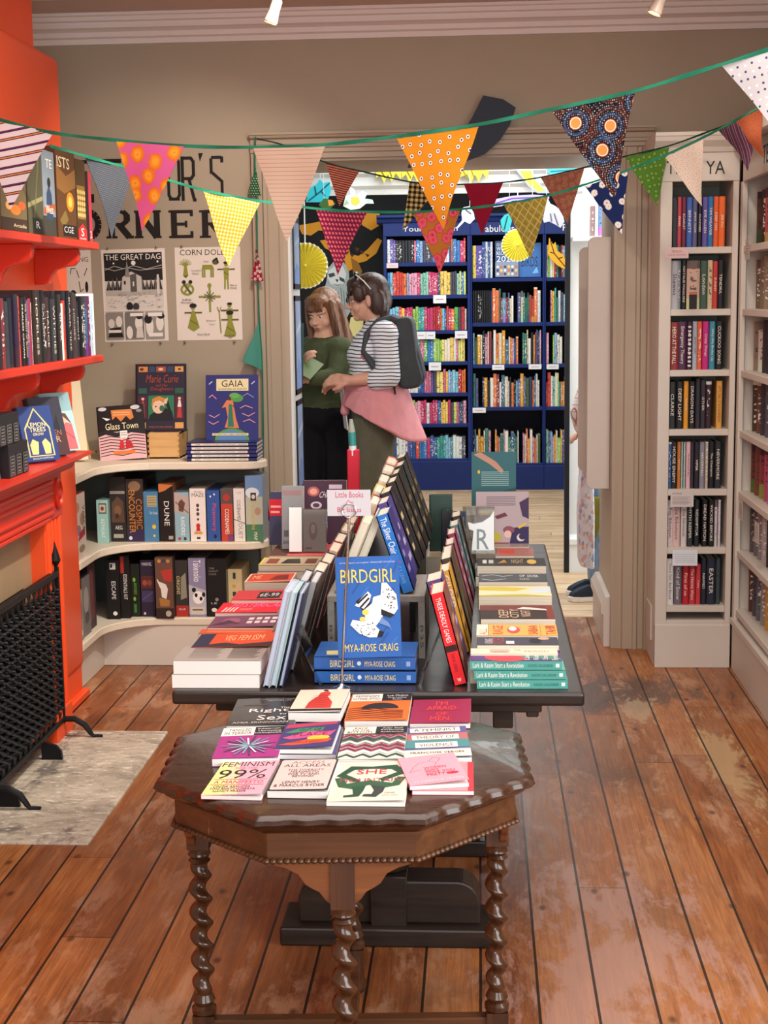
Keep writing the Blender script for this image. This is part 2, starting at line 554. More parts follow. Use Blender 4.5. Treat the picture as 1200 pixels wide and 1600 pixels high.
def moulding(prof, p0, p1, out, mat, mb):
 """profile [(outward, up)] swept from p0 to p1"""
 p0, p1, out = Vector(p0), Vector(p1), Vector(out)
 n = len(prof)
 vs = [p + out * a + Vector((0, 0, b)) for p in (p0, p1) for a, b in prof]
 fs = [(i, i + 1, n + i + 1, n + i) for i in range(n - 1)]
 fs += [(n + i, n + i + 1, i + 1, i)[::1] for i in range(0)]
 mb.add(vs, fs + [tuple(range(n)), tuple(range(2 * n - 1, n - 1, -1))], mat)
# ================================================================ SETTING
WALLY = 6.85            # face of the end wall
CZ = 2.915              # ceiling
DX0, DX1, DZ = -0.875, 0.62, 2.275   # doorway
PASSY = 7.52            # far face of the end wall
struct(rect_obj('floor', -2.7, 1.7, -2.5, PASSY, -0.06, 0, M_floor))
struct(rect_obj('floor_back_room', -3.6, 3.2, PASSY, 13.1, -0.06, 0, M_floor2))
struct(rect_obj('ceiling', -2.7, 1.7, -2.5, PASSY, CZ, CZ + 0.08, M_ceil))
struct(rect_obj('ceiling_back_room', -3.6, 3.2, PASSY, 13.1, CZ, CZ + 0.08, M_cool))
wb = MB()
wb.box(-2.7, DX0, WALLY, 7.16, 0, CZ, M_wall)
wb.box(DX1, 1.7, WALLY, PASSY, 0, CZ, M_wall)
wb.box(DX0, DX1, WALLY, PASSY, DZ, CZ, M_wall)
struct(wb.build('wall_back'))
struct(rect_obj('wall_left', -2.3, -2.2, -2.5, WALLY, 0, CZ, M_wall))
struct(rect_obj('wall_right', 1.5, 1.6, -2.5, WALLY, 0, CZ, M_wall))
wf = MB()
wf.box(-2.3, -1.3, -2.5, -2.4, 0, CZ, M_wall)
wf.box(1.3 + 0.1, 1.6, -2.5, -2.4, 0, CZ, M_wall)
wf.box(-1.3, 1.4, -2.5, -2.4, 0, 0.75, M_wall)
wf.box(-1.3, 1.4, -2.5, -2.4, 2.75, CZ, M_wall)
struct(wf.build('wall_front'))
wn = MB()
for x0, x1 in ((-1.3, -1.24), (0.02, 0.08), (1.34, 1.4)):
 wn.box(x0, x1, -2.48, -2.42, 0.75, 2.75, M_cream)
wn.box(-1.3, 1.4, -2.48, -2.42, 0.75, 0.81, M_cream)
wn.box(-1.3, 1.4, -2.48, -2.42, 2.69, 2.75, M_cream)
struct(wn.build('window_1'))
struct(rect_obj('wall_mural_side', -3.6, -3.5, PASSY, 13.0, 0, CZ, M_cool))
struct(rect_obj('wall_far_right', 3.1, 3.2, PASSY, 13.0, 0, CZ, M_cool))
FARY = 12.92
struct(rect_obj('wall_far', -3.6, 3.2, FARY, 13.1, 0, CZ, P('#07070a', 0.75, name='black_mural_ground')))
w2 = MB()
W2 = 8.78
w2.box(0.528, 3.1, W2, W2 + 0.12, 0, CZ, M_cool)
w2.box(-3.5, -1.75, W2, W2 + 0.12, 0, CZ, M_cool)
w2.box(-1.75, 0.528, W2, W2 + 0.12, 2.36, CZ, M_cool)
struct(w2.build('wall_passage'))
tr = MB()
moulding([(0, 0), (0.02, 0), (0.025, 0.03), (0.045, 0.05), (0.05, 0.10), (0.075, 0.12), (0.075, 0.15), (0, 0.15)], (-1.75, W2, 2.235), (0.60, W2, 2.235), (0, -1, 0), M_cool, tr)
struct(tr.build('trim_passage_header'))
struct(MB().box(0.500, 0.528, W2 - 0.03, W2 + 0.03, 0, 2.2, P('#16161a', 0.4)).build('trim_passage_edge'))
sk = MB()
moulding([(0, 0), (0.022, 0), (0.022, 0.16), (0.030, 0.17), (0.030, 0.20), (0.012, 0.225), (0, 0.225)], (0.53, W2, 0), (0.9, W2, 0), (0, -1, 0), M_cool, sk)
struct(sk.build('baseboard_passage'))
CORN = [(0, 0), (0.018, 0), (0.022, 0.022), (0.040, 0.028), (0.045, 0.048), (0.068, 0.056), (0.085, 0.060), (0.085, 0.084), (0.105, 0.088), (0.112, 0.104), (0.125, 0.108), (0.125, 0.12), (0, 0.12)]
cb = MB()
moulding(CORN, (-2.2, WALLY, 2.795), (1.5, WALLY, 2.795), (0, -1, 0), M_corn, cb)
struct(cb.build('trim_cornice_back', smooth=False))
cb = MB()
moulding(CORN, (1.5, WALLY, 2.795), (1.5, -2.4, 2.795), (-1, 0, 0), M_corn, cb)
struct(cb.build('trim_cornice_right'))
AP = [(0, 0), (0.012, 0), (0.016, 0.02), (0.016, 0.035), (0.026, 0.042), (0.026, 0.085), (0.034, 0.09), (0.034, 0.105), (0.022, 0.112), (0.022, 0.135), (0.04, 0.14), (0.04, 0.155), (0, 0.155)]
ar = MB()
def upright(x, sgn, z1):
 prof = [(WALLY - a, x + sgn * b) for a, b in AP]
 ar.prism([(b, a) for a, b in prof], 0.0, z1, M_trim, 'Z')
upright(DX0, -1, DZ + 0.02)
upright(DX1, 1, DZ + 0.02)
HP = [(0, 0), (0.02, 0), (0.02, 0.022), (0.028, 0.026), (0.028, 0.042), (0.036, 0.047), (0.036, 0.06), (0.022, 0.064), (0.022, 0.085), (0.045, 0.09), (0.05, 0.10), (0.058, 0.102), (0.058, 0.112), (0, 0.112)]
moulding(HP, (DX0 - 0.16, WALLY, DZ), (DX1 + 0.16, WALLY, DZ), (0, -1, 0), M_trim, ar)
struct(ar.build('trim_doorway'))
ln = MB()
ln.box(DX0, DX0 + 0.012, WALLY - 0.012, 7.16, 0, DZ, M_cool)
ln.box(DX1 - 0.012, DX1, WALLY - 0.012, PASSY, 0, DZ, M_trim)
ln.box(DX0, DX1, WALLY, PASSY, DZ - 0.012, DZ, M_trim)
struct(ln.build('trim_door_lining'))
sk = MB()
moulding([(0, 0), (0.03, 0), (0.03, 0.15), (0.042, 0.16), (0.042, 0.2), (0.02, 0.235), (0, 0.24)], (DX1 - 0.012, WALLY + 0.02, 0), (DX1 - 0.012, PASSY, 0), (-1, 0, 0), M_white, sk)
struct(sk.build('baseboard_reveal'))
CX = -1.66
CY1 = 5.97
ch = MB()
ch.box(-2.2, CX, 3.0, CY1, 0.13, 2.60, M_orange)
struct(ch.build('wall_chimney_breast', bevel=0.03, seg=3, smooth=True))
struct(rect_obj('wall_chimney_upper', -2.2, CX - 0.09, 3.0, CY1 - 0.02, 2.60, CZ - 0.0, M_orange, 0.02))
bb = MB()
bb.box(-2.2, CX - 0.012, 3.0, CY1 - 0.012, 0, 0.14, M_orange)
bb.box(-2.2, CX + 0.012, 3.0, CY1 + 0.012, 0, 0.03, M_orange)
struct(bb.build('baseboard_chimney', bevel=0.004))
struct(rect_obj('trim_ceiling_border', -2.2, 1.5, 5.6, 6.37, CZ - 0.014, CZ, M_corn))
# ================================================================ BOOK HELPERS
CMT = CM.transposed()
def pj(p):
 d = CMT @ (Vector(p) - Vector((0, 0, CAMZ)))
 return 600 + FPX * d.x / -d.z, 800 - FPX * d.y / -d.z
PAL = [('black', '#17171a'), ('charcoal', '#37373b'), ('dark grey', '#55555a'), ('grey', '#8b8b8e'), ('pale grey', '#bcbcbe'), ('white', '#eeeae4'),
  ('cream', '#e8d9b4'), ('beige', '#c8b08c'), ('brown', '#6b452c'), ('dark brown', '#3a2519'), ('tan', '#a47a4d'), ('yellow', '#ead04a'), ('mustard', '#c99a2b'),
  ('orange', '#e7803a'), ('red', '#c5302f'), ('dark red', '#6e1f27'), ('crimson', '#a41f45'), ('pink', '#e59aae'), ('magenta', '#c33d86'), ('plum', '#54284f'),
  ('purple', '#6a4a94'), ('lilac', '#b3a2d0'), ('navy', '#1f2c57'), ('blue', '#3563ad'), ('sky blue', '#7fb2dd'), ('teal', '#2b8088'), ('turquoise', '#63c0bc'),
  ('dark green', '#1f4733'), ('green', '#4a9a4f'), ('lime green', '#a7cc58'), ('olive', '#77753a'), ('mint green', '#a9d6c3')]
PALV = [(n, [int(h[i:i + 2], 16) for i in (1, 3, 5)]) for n, h in PAL]
def cname(h):
 h = h.lstrip('#')
 c = [int(h[i:i + 2], 16) for i in (0, 2, 4)]
 return min(PALV, key=lambda q: sum((a - b) ** 2 for a, b in zip(q[1], c)))[0]
ORD = 'first second third fourth fifth sixth seventh eighth ninth tenth eleventh twelfth thirteenth fourteenth fifteenth sixteenth seventeenth eighteenth nineteenth'.split()
TENS = {20: 'twent', 30: 'thirt', 40: 'fort'}
def ordinal(n):
 if n < 20:
  return ORD[n - 1]
 t = n // 10 * 10
 return TENS[t] + 'ieth' if n == t else TENS[t] + 'y-' + ORD[n - t - 1]
def mk_color(o, h):
 o.color = lin(h)
 return o
def book_mesh(mb_c, mb_p, W, H, t, cm, pm, hard, lift=0.0):
 """front cover faces -y, spine at x=-W/2, stands on z=0, back cover at y=0"""
 c = 0.0028 if hard else 0.0009
 o = 0.003 if hard else 0.0004
 mb_c.box(-W / 2, W / 2, -c, 0, 0, H, cm)
 mb_c.box(-W / 2, -W / 2 + c, -t, 0, 0, H, cm)
 if hard:
  mb_c.box(-W / 2 - 0.002, -W / 2, -t + 0.003, -0.003, 0, H, cm)
 k = len(mb_c.v)
 mb_c.box(-W / 2, W / 2, -t, -t + c, 0, H, cm)
 if lift:
  for v in mb_c.v[k:]:
   v.y -= lift * (v.x + W / 2) / W
 mb_p.box(-W / 2 + c, W / 2 - o, -t + c, -c, o, H - o, pm)
def book(name, label, W, H, t, col, loc, rot, art=None, spine=None, hard=False, group=None, cat='book', pages=None, lift=0.0, printed=False, M=None):
 root = thing(name, label, cat, loc, rot, group)
 if M is not None:
  root.matrix_world = M
 a, b = MB(), MB()
 cm = (M_cover if printed else P(col, 0.34, coat=0.15)) if isinstance(col, str) else col
 book_mesh(a, b, W, H, t, cm, pages or M_pages, hard, lift)
 c = a.build('cover', root)
 if printed:
  mk_color(c, col)
 b.build('page_block', root)
 if art:
  q = MB().art(frame((-W / 2, -t, 0), (1, 0, 0), (0, 0, 1)), W, H, art)
  if lift:
   for v in q.v:
    v.y -= lift * (v.x + W / 2) / W
  q.build('cover_print', root)
 if spine:
  ex = 0.002 if hard else 0
  MB().art(frame((-W / 2 - ex, 0, 0), (0, -1, 0), (0, 0, 1)), t, H, spine).build('spine_print', root)
 return root
def fit_height(base, tilt, yaw, ytop):
 """height of a thing leaning back by tilt so that its top edge reaches row ytop"""
 d = Matrix.Rotation(yaw, 3, 'Z') @ Matrix.Rotation(-tilt, 3, 'X') @ Vector((0, 0, 1))
 lo, hi = 0.02, 2.0
 for _ in range(40):
  m = (lo + hi) / 2
  if pj(Vector(base) + d * m)[1] > ytop:
   lo = m
  else:
   hi = m
 return lo
def face_out(name, label, pl, pr_, ytop, col, Y=None, Z=None, tilt=0.2, yaw=0.0, t=0.02, art=None, spine=None, hard=True, cat='book', W=None, group=None, pages=None, roll=0.0, printed=False):
 A, B = at(*pl, Y=Y, Z=Z), at(*pr_, Y=Y, Z=Z)
 base = (A + B) / 2
 if W is None:
  W = (B - A).length / max(0.3, math.cos(yaw) if Y is not None else 1)
 H = fit_height(base, tilt, yaw, ytop)
 if art:
  art = art(W, H) if callable(art) else art
 return book(name, label, W, H, t, col, base, (-tilt, roll, yaw), art, spine, hard, group, cat, pages, printed=printed)
def spine_mesh(w, d, h, cm=None, pm=None):
 """book standing spine forward: spine faces -y, centred on x"""
 mb = MB()
 cm = cm or M_cover
 pm = pm or M_pages
 c = min(0.0022, w * 0.12)
 x0, x1 = -w / 2, w / 2
 mb.prism([(x0, 0.004), (x0 + w * 0.22, 0.0), (x1 - w * 0.22, 0.0), (x1, 0.004), (x1, 0.007), (x0, 0.007)], 0, h, cm)
 mb.box(x0, x0 + c, 0.006, d, 0, h, cm)
 mb.box(x1 - c, x1, 0.006, d, 0, h, cm)
 mb.box(x0 + c, x1 - c, 0.007, d - 0.003, 0.002, h - 0.003, pm)
 return mb
def spine_book(name, label, w, d, h, col, loc, rot, group=None, text=None, tcol='#eeeae4', lean=0.0, bands=None, printed=True, txtspan=(0.12, 0.9), foot=None):
 o = spine_mesh(w, d, h, M_cover if (printed and not text) else M_coverp).build(name, None, loc, rot)
 mk_color(o, col)
 tag(o, label, 'book', group)
 q = MB()
 F = frame((-w / 2, 0, 0), (1, 0, 0), (0, 0, 1))
 off = 0.0004
 for b in bands or []:
  q.art(F, w, h, [('r', 0.2, b[0], 0.8, b[1], b[2])], off0=off)
 if text:
  _, _, asp = text_shape(text)
  run = min(txtspan[1] - txtspan[0], asp * (w * 0.5) * 1.3 / h)
  mid = (txtspan[0] + txtspan[1]) / 2
  q.text(F, text, w * 0.27, h * (mid - run / 2), w * 0.73, h * (mid + run / 2), P(tcol), off + 0.0002, vert=True)
 if foot:
  q.art(F, w, h, [('r', 0.3, 0.03, 0.7, 0.03 + 0.35 * w / h, foot)], off0=off)
 if q.v:
  q.build('spine_lettering', o)
 return o
# ================================================================ CHIMNEY: shelves, mantel, hearth, screen
M_hearth = None
def hearth_mat():
 m, nt, b = newmat('worn_marble_hearth')
 g = NT(nt)
 co = g.coord()
 f = g.noise(g.scale(co, (1, 1.3, 1)), 4.0, 9, 0.7, 0.5)
 col = g.ramp(f, [(0.28, lin('#7a7268')), (0.46, lin('#b3a694')), (0.6, lin('#cdc0ac')), (0.75, lin('#e0d6c4'))])
 p = g.noise(g.scale(co, (1.5, 0.9, 1)), 2.3, 5, 0.65, 0.6)
 col = g.mix(g.ramp(p, [(0.52, (0, 0, 0)), (0.60, (0.8, 0.8, 0.8))]), col, lin('#5a5550'))
 sp = g.noise(g.scale(co, (1.0, 2.4, 1)), 18, 8, 0.78)
 col = g.mix(g.ramp(sp, [(0.56, (0, 0, 0)), (0.61, (0.85, 0.85, 0.85))]), col, lin('#ebe2d4'))
 col = g.mix(g.ramp(sp, [(0.38, (0.7, 0.7, 0.7)), (0.44, (0, 0, 0))]), col, lin('#6d6055'))
 nt.links.new(col, b.inputs['Base Color'])
 b.inputs['Roughness'].default_value = 0.55
 g.bump(b, sp, 0.15, 0.002)
 return m
hb = MB().box(-1.66, -1.20, 4.26, 5.44, -0.05, 0.008, hearth_mat())
tag(hb.build('hearth_slab', bevel=0.006, seg=2), 'worn grey marble hearth slab set in the floor before the orange fireplace', 'hearth')
M_tile = paint('beige_fireplace_tile', '#a48b6c', 0.12, 0.5, 3.0)
sur = thing('fireplace_surround', 'red orange painted mantelpiece with ribbed frieze and bullseye corner block', 'fireplace', (-1.66, 5.0, 0))
YS1 = 5.47
SX = -1.595
def sloc(o):
 o.location = (1.66, -5.0, 0)
 return o
pl = MB()
for y0, y1 in ((5.27, YS1), (3.50, 3.70)):
 pl.box(-1.66, SX, y0, y1, 0, 0.86, M_orange)
 for k in range(4):
  yy = y0 + 0.03 + k * (y1 - y0 - 0.06) / 3
  pl.tube([(SX, yy, 0.12), (SX, yy, 0.85)], 0.013 if k in (0, 3) else 0.009, M_orange, 6)
 pl.box(-1.66, SX + 0.015, y0 - 0.005, y1 + 0.005, 0, 0.12, M_orange)
 sloc(pl.build('pilaster', sur, bevel=0.003))
 pl = MB()
fr = MB()
fr.box(-1.66, SX + 0.012, 3.50, YS1, 0.845, 1.02, M_red)
FX = SX + 0.012
for z in (0.872, 0.90, 0.945, 0.985):
 fr.tube([(FX, 3.70, z), (FX, 5.33, z)], 0.012, M_red, 8)
fr.box(FX, FX + 0.014, 3.50, 5.27, 0.848, 0.862, M_red)
sloc(fr.build('frieze', sur, bevel=0.003))
be = MB()
T = Matrix.Translation((FX, 5.405, 0.935)) @ Matrix.Rotation(R(90), 4, 'Y') @ Matrix.Scale(1.5, 4, (1, 0, 0))
be.lathe([(0.040, 0), (0.040, 0.008), (0.032, 0.014), (0.028, 0.006), (0.016, 0.006), (0.012, 0.016), (0.001, 0.02)], M_red, n=24, T=T)
sloc(be.build('corner_bullseye', sur, smooth=True))
ms = MB()
moulding([(0, 0), (0.045, 0), (0.055, 0.012), (0.06, 0.025), (0.085, 0.034), (0.105, 0.05), (0.125, 0.052), (0.125, 0.066), (0, 0.066)], (-1.595, 3.42, 1.02), (-1.595, 5.50, 1.02), (1, 0, 0), M_red, ms)
ms.box(-1.66, -1.59, 3.42, 5.50, 1.02, 1.086, M_red)
sloc(ms.build('mantel_shelf', sur))
tl = MB()
tl.box(-1.66, -1.652, 3.70, 5.27, 0.62, 0.845, M_tile)
tl.box(-1.66, -1.652, 5.17, 5.27, 0.0, 0.62, M_tile)
tl.box(-1.66, -1.652, 3.70, 3.80, 0.0, 0.62, M_tile)
sloc(tl.build('tile_panel', sur))
fb = MB().box(-1.659, -1.655, 3.80, 5.17, 0.0, 0.62, P('#1c1917', 0.8))
sloc(fb.build('fireback', sur))
CORB = [(0, 0), (0.165, 0), (0.170, -0.02), (0.165, -0.045), (0.15, -0.062), (0.11, -0.068), (0.08, -0.078), (0.062, -0.10), (0.055, -0.125), (0.035, -0.13), (0, -0.13)]
MANZ = 1.086
SHELF = [(1.868, 'upper'), (1.440, 'lower')]
for sz, nm in SHELF:
 r_ = thing('wall_shelf', nm + ' red orange shelf on scrolled brackets across the chimney breast', 'shelf', (-1.66, 4.6, sz))
 MB().box(0, 0.205, -1.2, 1.08, -0.028, 0, M_red).build('shelf_board', r_, bevel=0.004)
 for yy in (0.92, 0.34, -0.5):
  MB().prism(CORB, yy - 0.018, yy + 0.018, M_red, 'Y').build('bracket', r_, (0, 0, -0.028), bevel=0.003)
fs = thing('fire_screen', 'black woven iron fire screen standing on the hearth', 'fire screen', (-1.585, 4.95, 0.008))
y0, y1, z0, z1 = -0.40, 0.40, 0.075, 0.632
m = MB()
for y in (y0, y1):
 m.box(-0.011, 0.011, y - 0.008, y + 0.008, z0 - 0.02, z1 + 0.025, M_iron)
m.box(-0.012, 0.012, y0, y1, z1 - 0.011, z1 + 0.011, M_iron)
m.box(-0.012, 0.012, y0, y1, z0 - 0.012, z0 + 0.006, M_iron)
m.build('frame', fs, bevel=0.002)
wv = MB()
ny, nz = 26, 17
zs0, zs1 = z0, z1 - 0.012
for k in range(ny):
 yy = y0 + 0.018 + (y1 - y0 - 0.036) * k / (ny - 1)
 pts = []
 for j in range(nz * 2 + 1):
  z = zs0 + 0.03 + (zs1 - zs0 - 0.075) * j / (nz * 2)
  pts.append(Vector((0.009 * (1 if (j // 1 + k) % 2 == 0 else -1) if j % 1 == 0 else 0, yy, z)))
 pts = [Vector((0, yy, zs0))] + pts + [Vector((0, yy, zs1))]
 rr = 0.0125
 n = len(pts)
 vs = []
 for p in pts:
  vs += [p + Vector((0, -rr, 0)), p + Vector((0.003, -rr * 0.4, 0)), p + Vector((0.003, rr * 0.4, 0)), p + Vector((0, rr, 0))]
 wv.add(vs, [(4 * i + a, 4 * i + a + 1, 4 * i + 5 + a, 4 * i + 4 + a) for i in range(n - 1) for a in range(3)], M_iron)
wv.build('vertical_strap_weave', fs, smooth=True, angle=60)
wv = MB()
for j in range(nz):
 z = zs0 + 0.045 + (zs1 - zs0 - 0.09) * j / (nz - 1)
 pts = [Vector((0.011 * (1 if (k + j) % 2 else -1), y0 + (y1 - y0) * k / (ny * 2), z + 0.004 * math.sin(k * PI / 2))) for k in range(ny * 2 + 1)]
 wv.tube(pts, 0.0052, M_iron, 5)
wv.build('horizontal_wire_weave', fs, smooth=True)
for y in (y0, y1):
 MB().lathe([(0.004, 0), (0.010, 0.012), (0.021, 0.030), (0.016, 0.05), (0.008, 0.075), (0.001, 0.10)], M_iron, (0, y, z1 + 0.02), 10).build('finial', fs, smooth=True)
 for sg in (1, -1):
  L = 0.13 if sg > 0 else 0.05
  pts = [(0, y, z0 - 0.005), (sg * L * 0.35, y, z0 - 0.004), (sg * L * 0.65, y, z0 - 0.026), (sg * L * 0.82, y, 0.016), (sg * L * 0.9, y, 0.005), (sg * (L * 0.9 + 0.035), y, 0.005)]
  MB().tube(pts, [0.011, 0.012, 0.012, 0.010, 0.007, 0.006], M_iron, 8).build('foot', fs, smooth=True)
for yy in (0.18, -0.32):
 MB().prism([(0, 0), (0.075, 0), (0.072, 0.03), (0.055, 0.052), (0.02, 0.062), (0, 0.062)], yy - 0.06, yy - 0.045, M_iron, 'Y').build('stay', fs)
def chimney_row(specs, z, xface, grp, y_end, where, step=-1):
 y = y_end
 n = 0
 for col, w, h, txt in specs + specs[3:9]:
  n += 1
  w *= 1.6
  y -= w / 2
  sz = 'slim' if w < 0.032 else 'thick' if w > 0.052 else ''
  lab = ('%s %s book, %s from the right end of %s' % (sz, cname(col), ordinal(n), where)).strip()
  spine_book('book', lab, w - 0.0012, 0.15, h, col, (xface - random.uniform(0, 0.012), y, z), (0, 0, R(90)), grp, txt, tcol=random.choice(['#e8e2d4', '#d8cfc0', '#d6c38a', '#e8e2d4']))
  y -= w / 2
random.seed(5)
low = [('#9fb8cf', .018, .212, None), ('#5f2248', .022, .226, None), ('#2f6290', .026, .222, None), ('#23262e', .030, .222, 'THE LIBRARY'), ('#1b1d22', .022, .224, None), ('#262330', .02, .205, 'NIGHT'),
  ('#3a2f33', .034, .236, None), ('#3b2f30', .022, .240, 'HOUSES'), ('#1d232c', .026, .245, 'BLACK TIDE'), ('#151b26', .03, .242, None), ('#c8342a', .017, .210, None),
  ('#eee7dc', .012, .20, 'FURIES'), ('#2d2b2a', .024, .232, 'SILVER'), ('#262628', .02, .244, None), ('#313338', .03, .215, 'WITCHES'), ('#40282b', .026, .222, 'MALICE'), ('#26262a', .024, .23, None),
  ('#1d1e21', .024, .246, 'GALLANT'), ('#2b2522', .022, .246, None), ('#2d2320', .03, .246, 'HOPELESS'), ('#e9e3d6', .020, .205, 'TRUE LOVE'), ('#8c2b46', .014, .218, None), ('#5d4a73', .016, .212, 'BONES'),
  ('#16161a', .02, .225, 'THE WEIGHT OF BLOOD'), ('#17181d', .02, .222, 'STARLESS CROWN'), ('#cc4038', .018, .226, None), ('#2a2238', .026, .232, None), ('#1d2230', .024, .22, None), ('#33353c', .03, .21, None), ('#7a2c33', .03, .22, None), ('#1d2026', .03, .23, None)]
chimney_row(low, 1.440, -1.475, 'books on the lower chimney shelf', 5.645, 'the lower chimney shelf')
wb_ = MB().box(-0.0015, 0.0015, -0.085, 0.085, 0, 0.235, P('#f1efeb', 0.6))
tag(wb_.build('paper_sheet', None, (-1.57, 5.668, 1.440), (R(0), 0, R(94))), 'blank white card standing past the right end of the dark books', 'card')
def game(name_label, x0, x1, y0, y1, z0, z1, col, sidecol, face, items, spn=None):
 """box with its big face towards face: '+X' or '-Y'"""
 cx, cy = (x0 + x1) / 2, (y0 + y1) / 2
 rt = thing('board_game', name_label, 'board game', (cx, cy, z0))
 b = MB().box(x0 - cx, x1 - cx, y0 - cy, y1 - cy, 0, (z1 - z0), P(sidecol, 0.35, coat=0.1))
 b.build('box', rt, bevel=0.0015)
 if face == '+X':
  F = frame((x1 - cx, y0 - cy, 0), (0, 1, 0), (0, 0, 1))
  W = y1 - y0
 else:
  F = frame((x0 - cx, y0 - cy, 0), (1, 0, 0), (0, 0, 1))
  W = x1 - x0
 MB().art(F, W, z1 - z0, [('r', 0.01, 0.005, 0.99, 0.995, col)] + items, off0=0.0003).build('box_print', rt)
 return rt
UZ = 1.868
UX = -1.475
game('warm brown boxed game with a glowing furnace picture, on the upper chimney shelf', -1.655, UX, 5.20, 5.445, UZ, 2.185, '#5d3a1d', '#4a2f1a', '+X',
  [('p', [(0, 0.55), (0.4, 0.5), (1, 0.6), (1, 0.8), (0.5, 0.7), (0, 0.8)], '#8a6030'), ('c', 0.68, 0.42, 0.2, 0.11, '#e38a22'), ('c', 0.68, 0.42, 0.1, 0.06, '#f6c65a'), ('p', [(0.1, 0.2), (0.4, 0.32), (0.55, 0.22), (0.3, 0.12)], '#7d6a35'), ('r', 0.25, 0.03, 0.98, 0.16, '#20160f'),
  ('t', 'ISTS', 0.05, 0.78, 0.7, 0.9, '#e6d9b4'), ('t', 'CGE', 0.3, 0.07, 0.8, 0.14, '#d9d9d9')])
game('grey blue boxed game showing a figure in a hat, on the upper chimney shelf', -1.655, UX - 0.004, 5.04, 5.19, UZ, 2.16, '#7f8b97', '#4b4c4a', '+X',
  [('r', 0, 0, 1, 0.24, '#3b3a33'), ('p', [(0.25, 0.2), (0.8, 0.2), (0.7, 0.5), (0.5, 0.6), (0.3, 0.5)], '#2f4260'), ('c', 0.52, 0.63, 0.13, 0.06, '#26231f'), ('p', [(0.05, 0.25), (0.95, 0.32), (0.95, 0.4), (0.05, 0.33)], '#a9552e'), ('t', 'West', 0.2, 0.27, 0.8, 0.37, '#efe6d2'), ('t', 'TE', 0.3, 0.8, 0.8, 0.9, '#e9e3d6')])
game('plain green brown boxed game with a small white mark, on the upper chimney shelf', -1.655, UX - 0.002, 4.86, 5.03, UZ, 2.15, '#4c4a36', '#3b3628', '+X',
  [('p', [(0, 0.3), (1, 0.42), (1, 0.47), (0, 0.36)], '#8d8a5f'), ('r', 0.25, 0, 0.95, 0.2, '#25271f'), ('t', 'R', 0.5, 0.08, 0.75, 0.16, '#e8e8e4'), ('l', [(0.4, 0.2), (0.8, 0.9)], 0.06, '#6d6a4a')])
game('orange toned boxed game behind the striped pennant, on the upper chimney shelf', -1.655, UX - 0.003, 4.58, 4.85, UZ, 2.14, '#6a5a3c', '#4a3f2c', '+X',
  [('r', 0, 0, 1, 0.16, '#3a2a20'), ('c', 0.55, 0.26, 0.2, 0.06, '#d8732e'), ('c', 0.3, 0.3, 0.12, 0.05, '#e8a054'), ('c', 0.8, 0.32, 0.14, 0.05, '#c25a2b'), ('t', 'Arcadia', 0.45, 0.06, 0.95, 0.1, '#d9c9a4')])
game('dark honeycomb patterned boxed game with a red badge, on the upper chimney shelf', -1.65, UX, 5.45, 5.585, UZ, 2.165, '#4a3418', '#2e2012', '+X',
  [('r', 0.1, 0.27, 0.9, 0.68, '#8d6a28')] + [('c', 0.2 + 0.2 * i, 0.32 + 0.07 * j, 0.085, 0.028, '#e6c07a') for i in range(4) for j in range(5)] + [('p', [(0.05, 0), (0.95, 0), (0.95, 0.14), (0.5, 0.22), (0.05, 0.14)], '#c8262b'), ('t', 'S', 0.35, 0.06, 0.65, 0.16, '#f2f2f2'), ('t', 'Schmidt', 0.2, 0.02, 0.8, 0.045, '#f2f2f2')])
game('narrow red and black boxed game at the right end of the upper chimney shelf', -1.65, UX, 5.588, 5.665, UZ, 2.13, '#c3314a', '#8a2030', '+X', [('r', 0, 0, 0.45, 1, '#141414'), ('t', '2', 0.55, 0.06, 0.9, 0.16, '#f4e8e8')])
BOOKROT = (R(0), 0, R(90))
def mantel_book(label, pr_px, W, ytop, t, tilt, yaw, col, art):
 c, s_ = math.cos(yaw), math.sin(yaw)
 q = at(*pr_px, Z=MANZ + 0.001)
 base = q - Vector((c, s_, 0)) * W / 2 - Vector((-s_, c, 0)) * (-t)
 H = fit_height(base, tilt, yaw, ytop)
 return book('book', label, W, H, t, col, tuple(base), (-tilt, 0, yaw), art, None, True)
mantel_book('blue hardback with an arched window cover, leaning on the mantel', (95, 721), 0.135, 638, 0.03, 0.30, R(48), '#27417f',
   [('p', [(0.12, 0.08), (0.88, 0.08), (0.88, 0.6), (0.5, 0.97), (0.12, 0.6)], '#c9c07a'), ('p', [(0.16, 0.1), (0.84, 0.1), (0.84, 0.58), (0.5, 0.93), (0.16, 0.58)], '#1f3674'), ('p', [(0.22, 0.12), (0.4, 0.12), (0.46, 0.34), (0.3, 0.4), (0.2, 0.3)], '#e0c982'), ('p', [(0.6, 0.12), (0.78, 0.12), (0.8, 0.3), (0.68, 0.4), (0.56, 0.34)], '#e0c982'),
    ('t', 'LEMON', 0.24, 0.62, 0.76, 0.70, '#f1e6a0'), ('t', 'TREES', 0.26, 0.53, 0.74, 0.61, '#f1e6a0'), ('t', 'GROW', 0.34, 0.46, 0.66, 0.51, '#f1e6a0'), ('t', 'ZOULFA KATOUH', 0.2, 0.03, 0.8, 0.06, '#e8e2c8')])
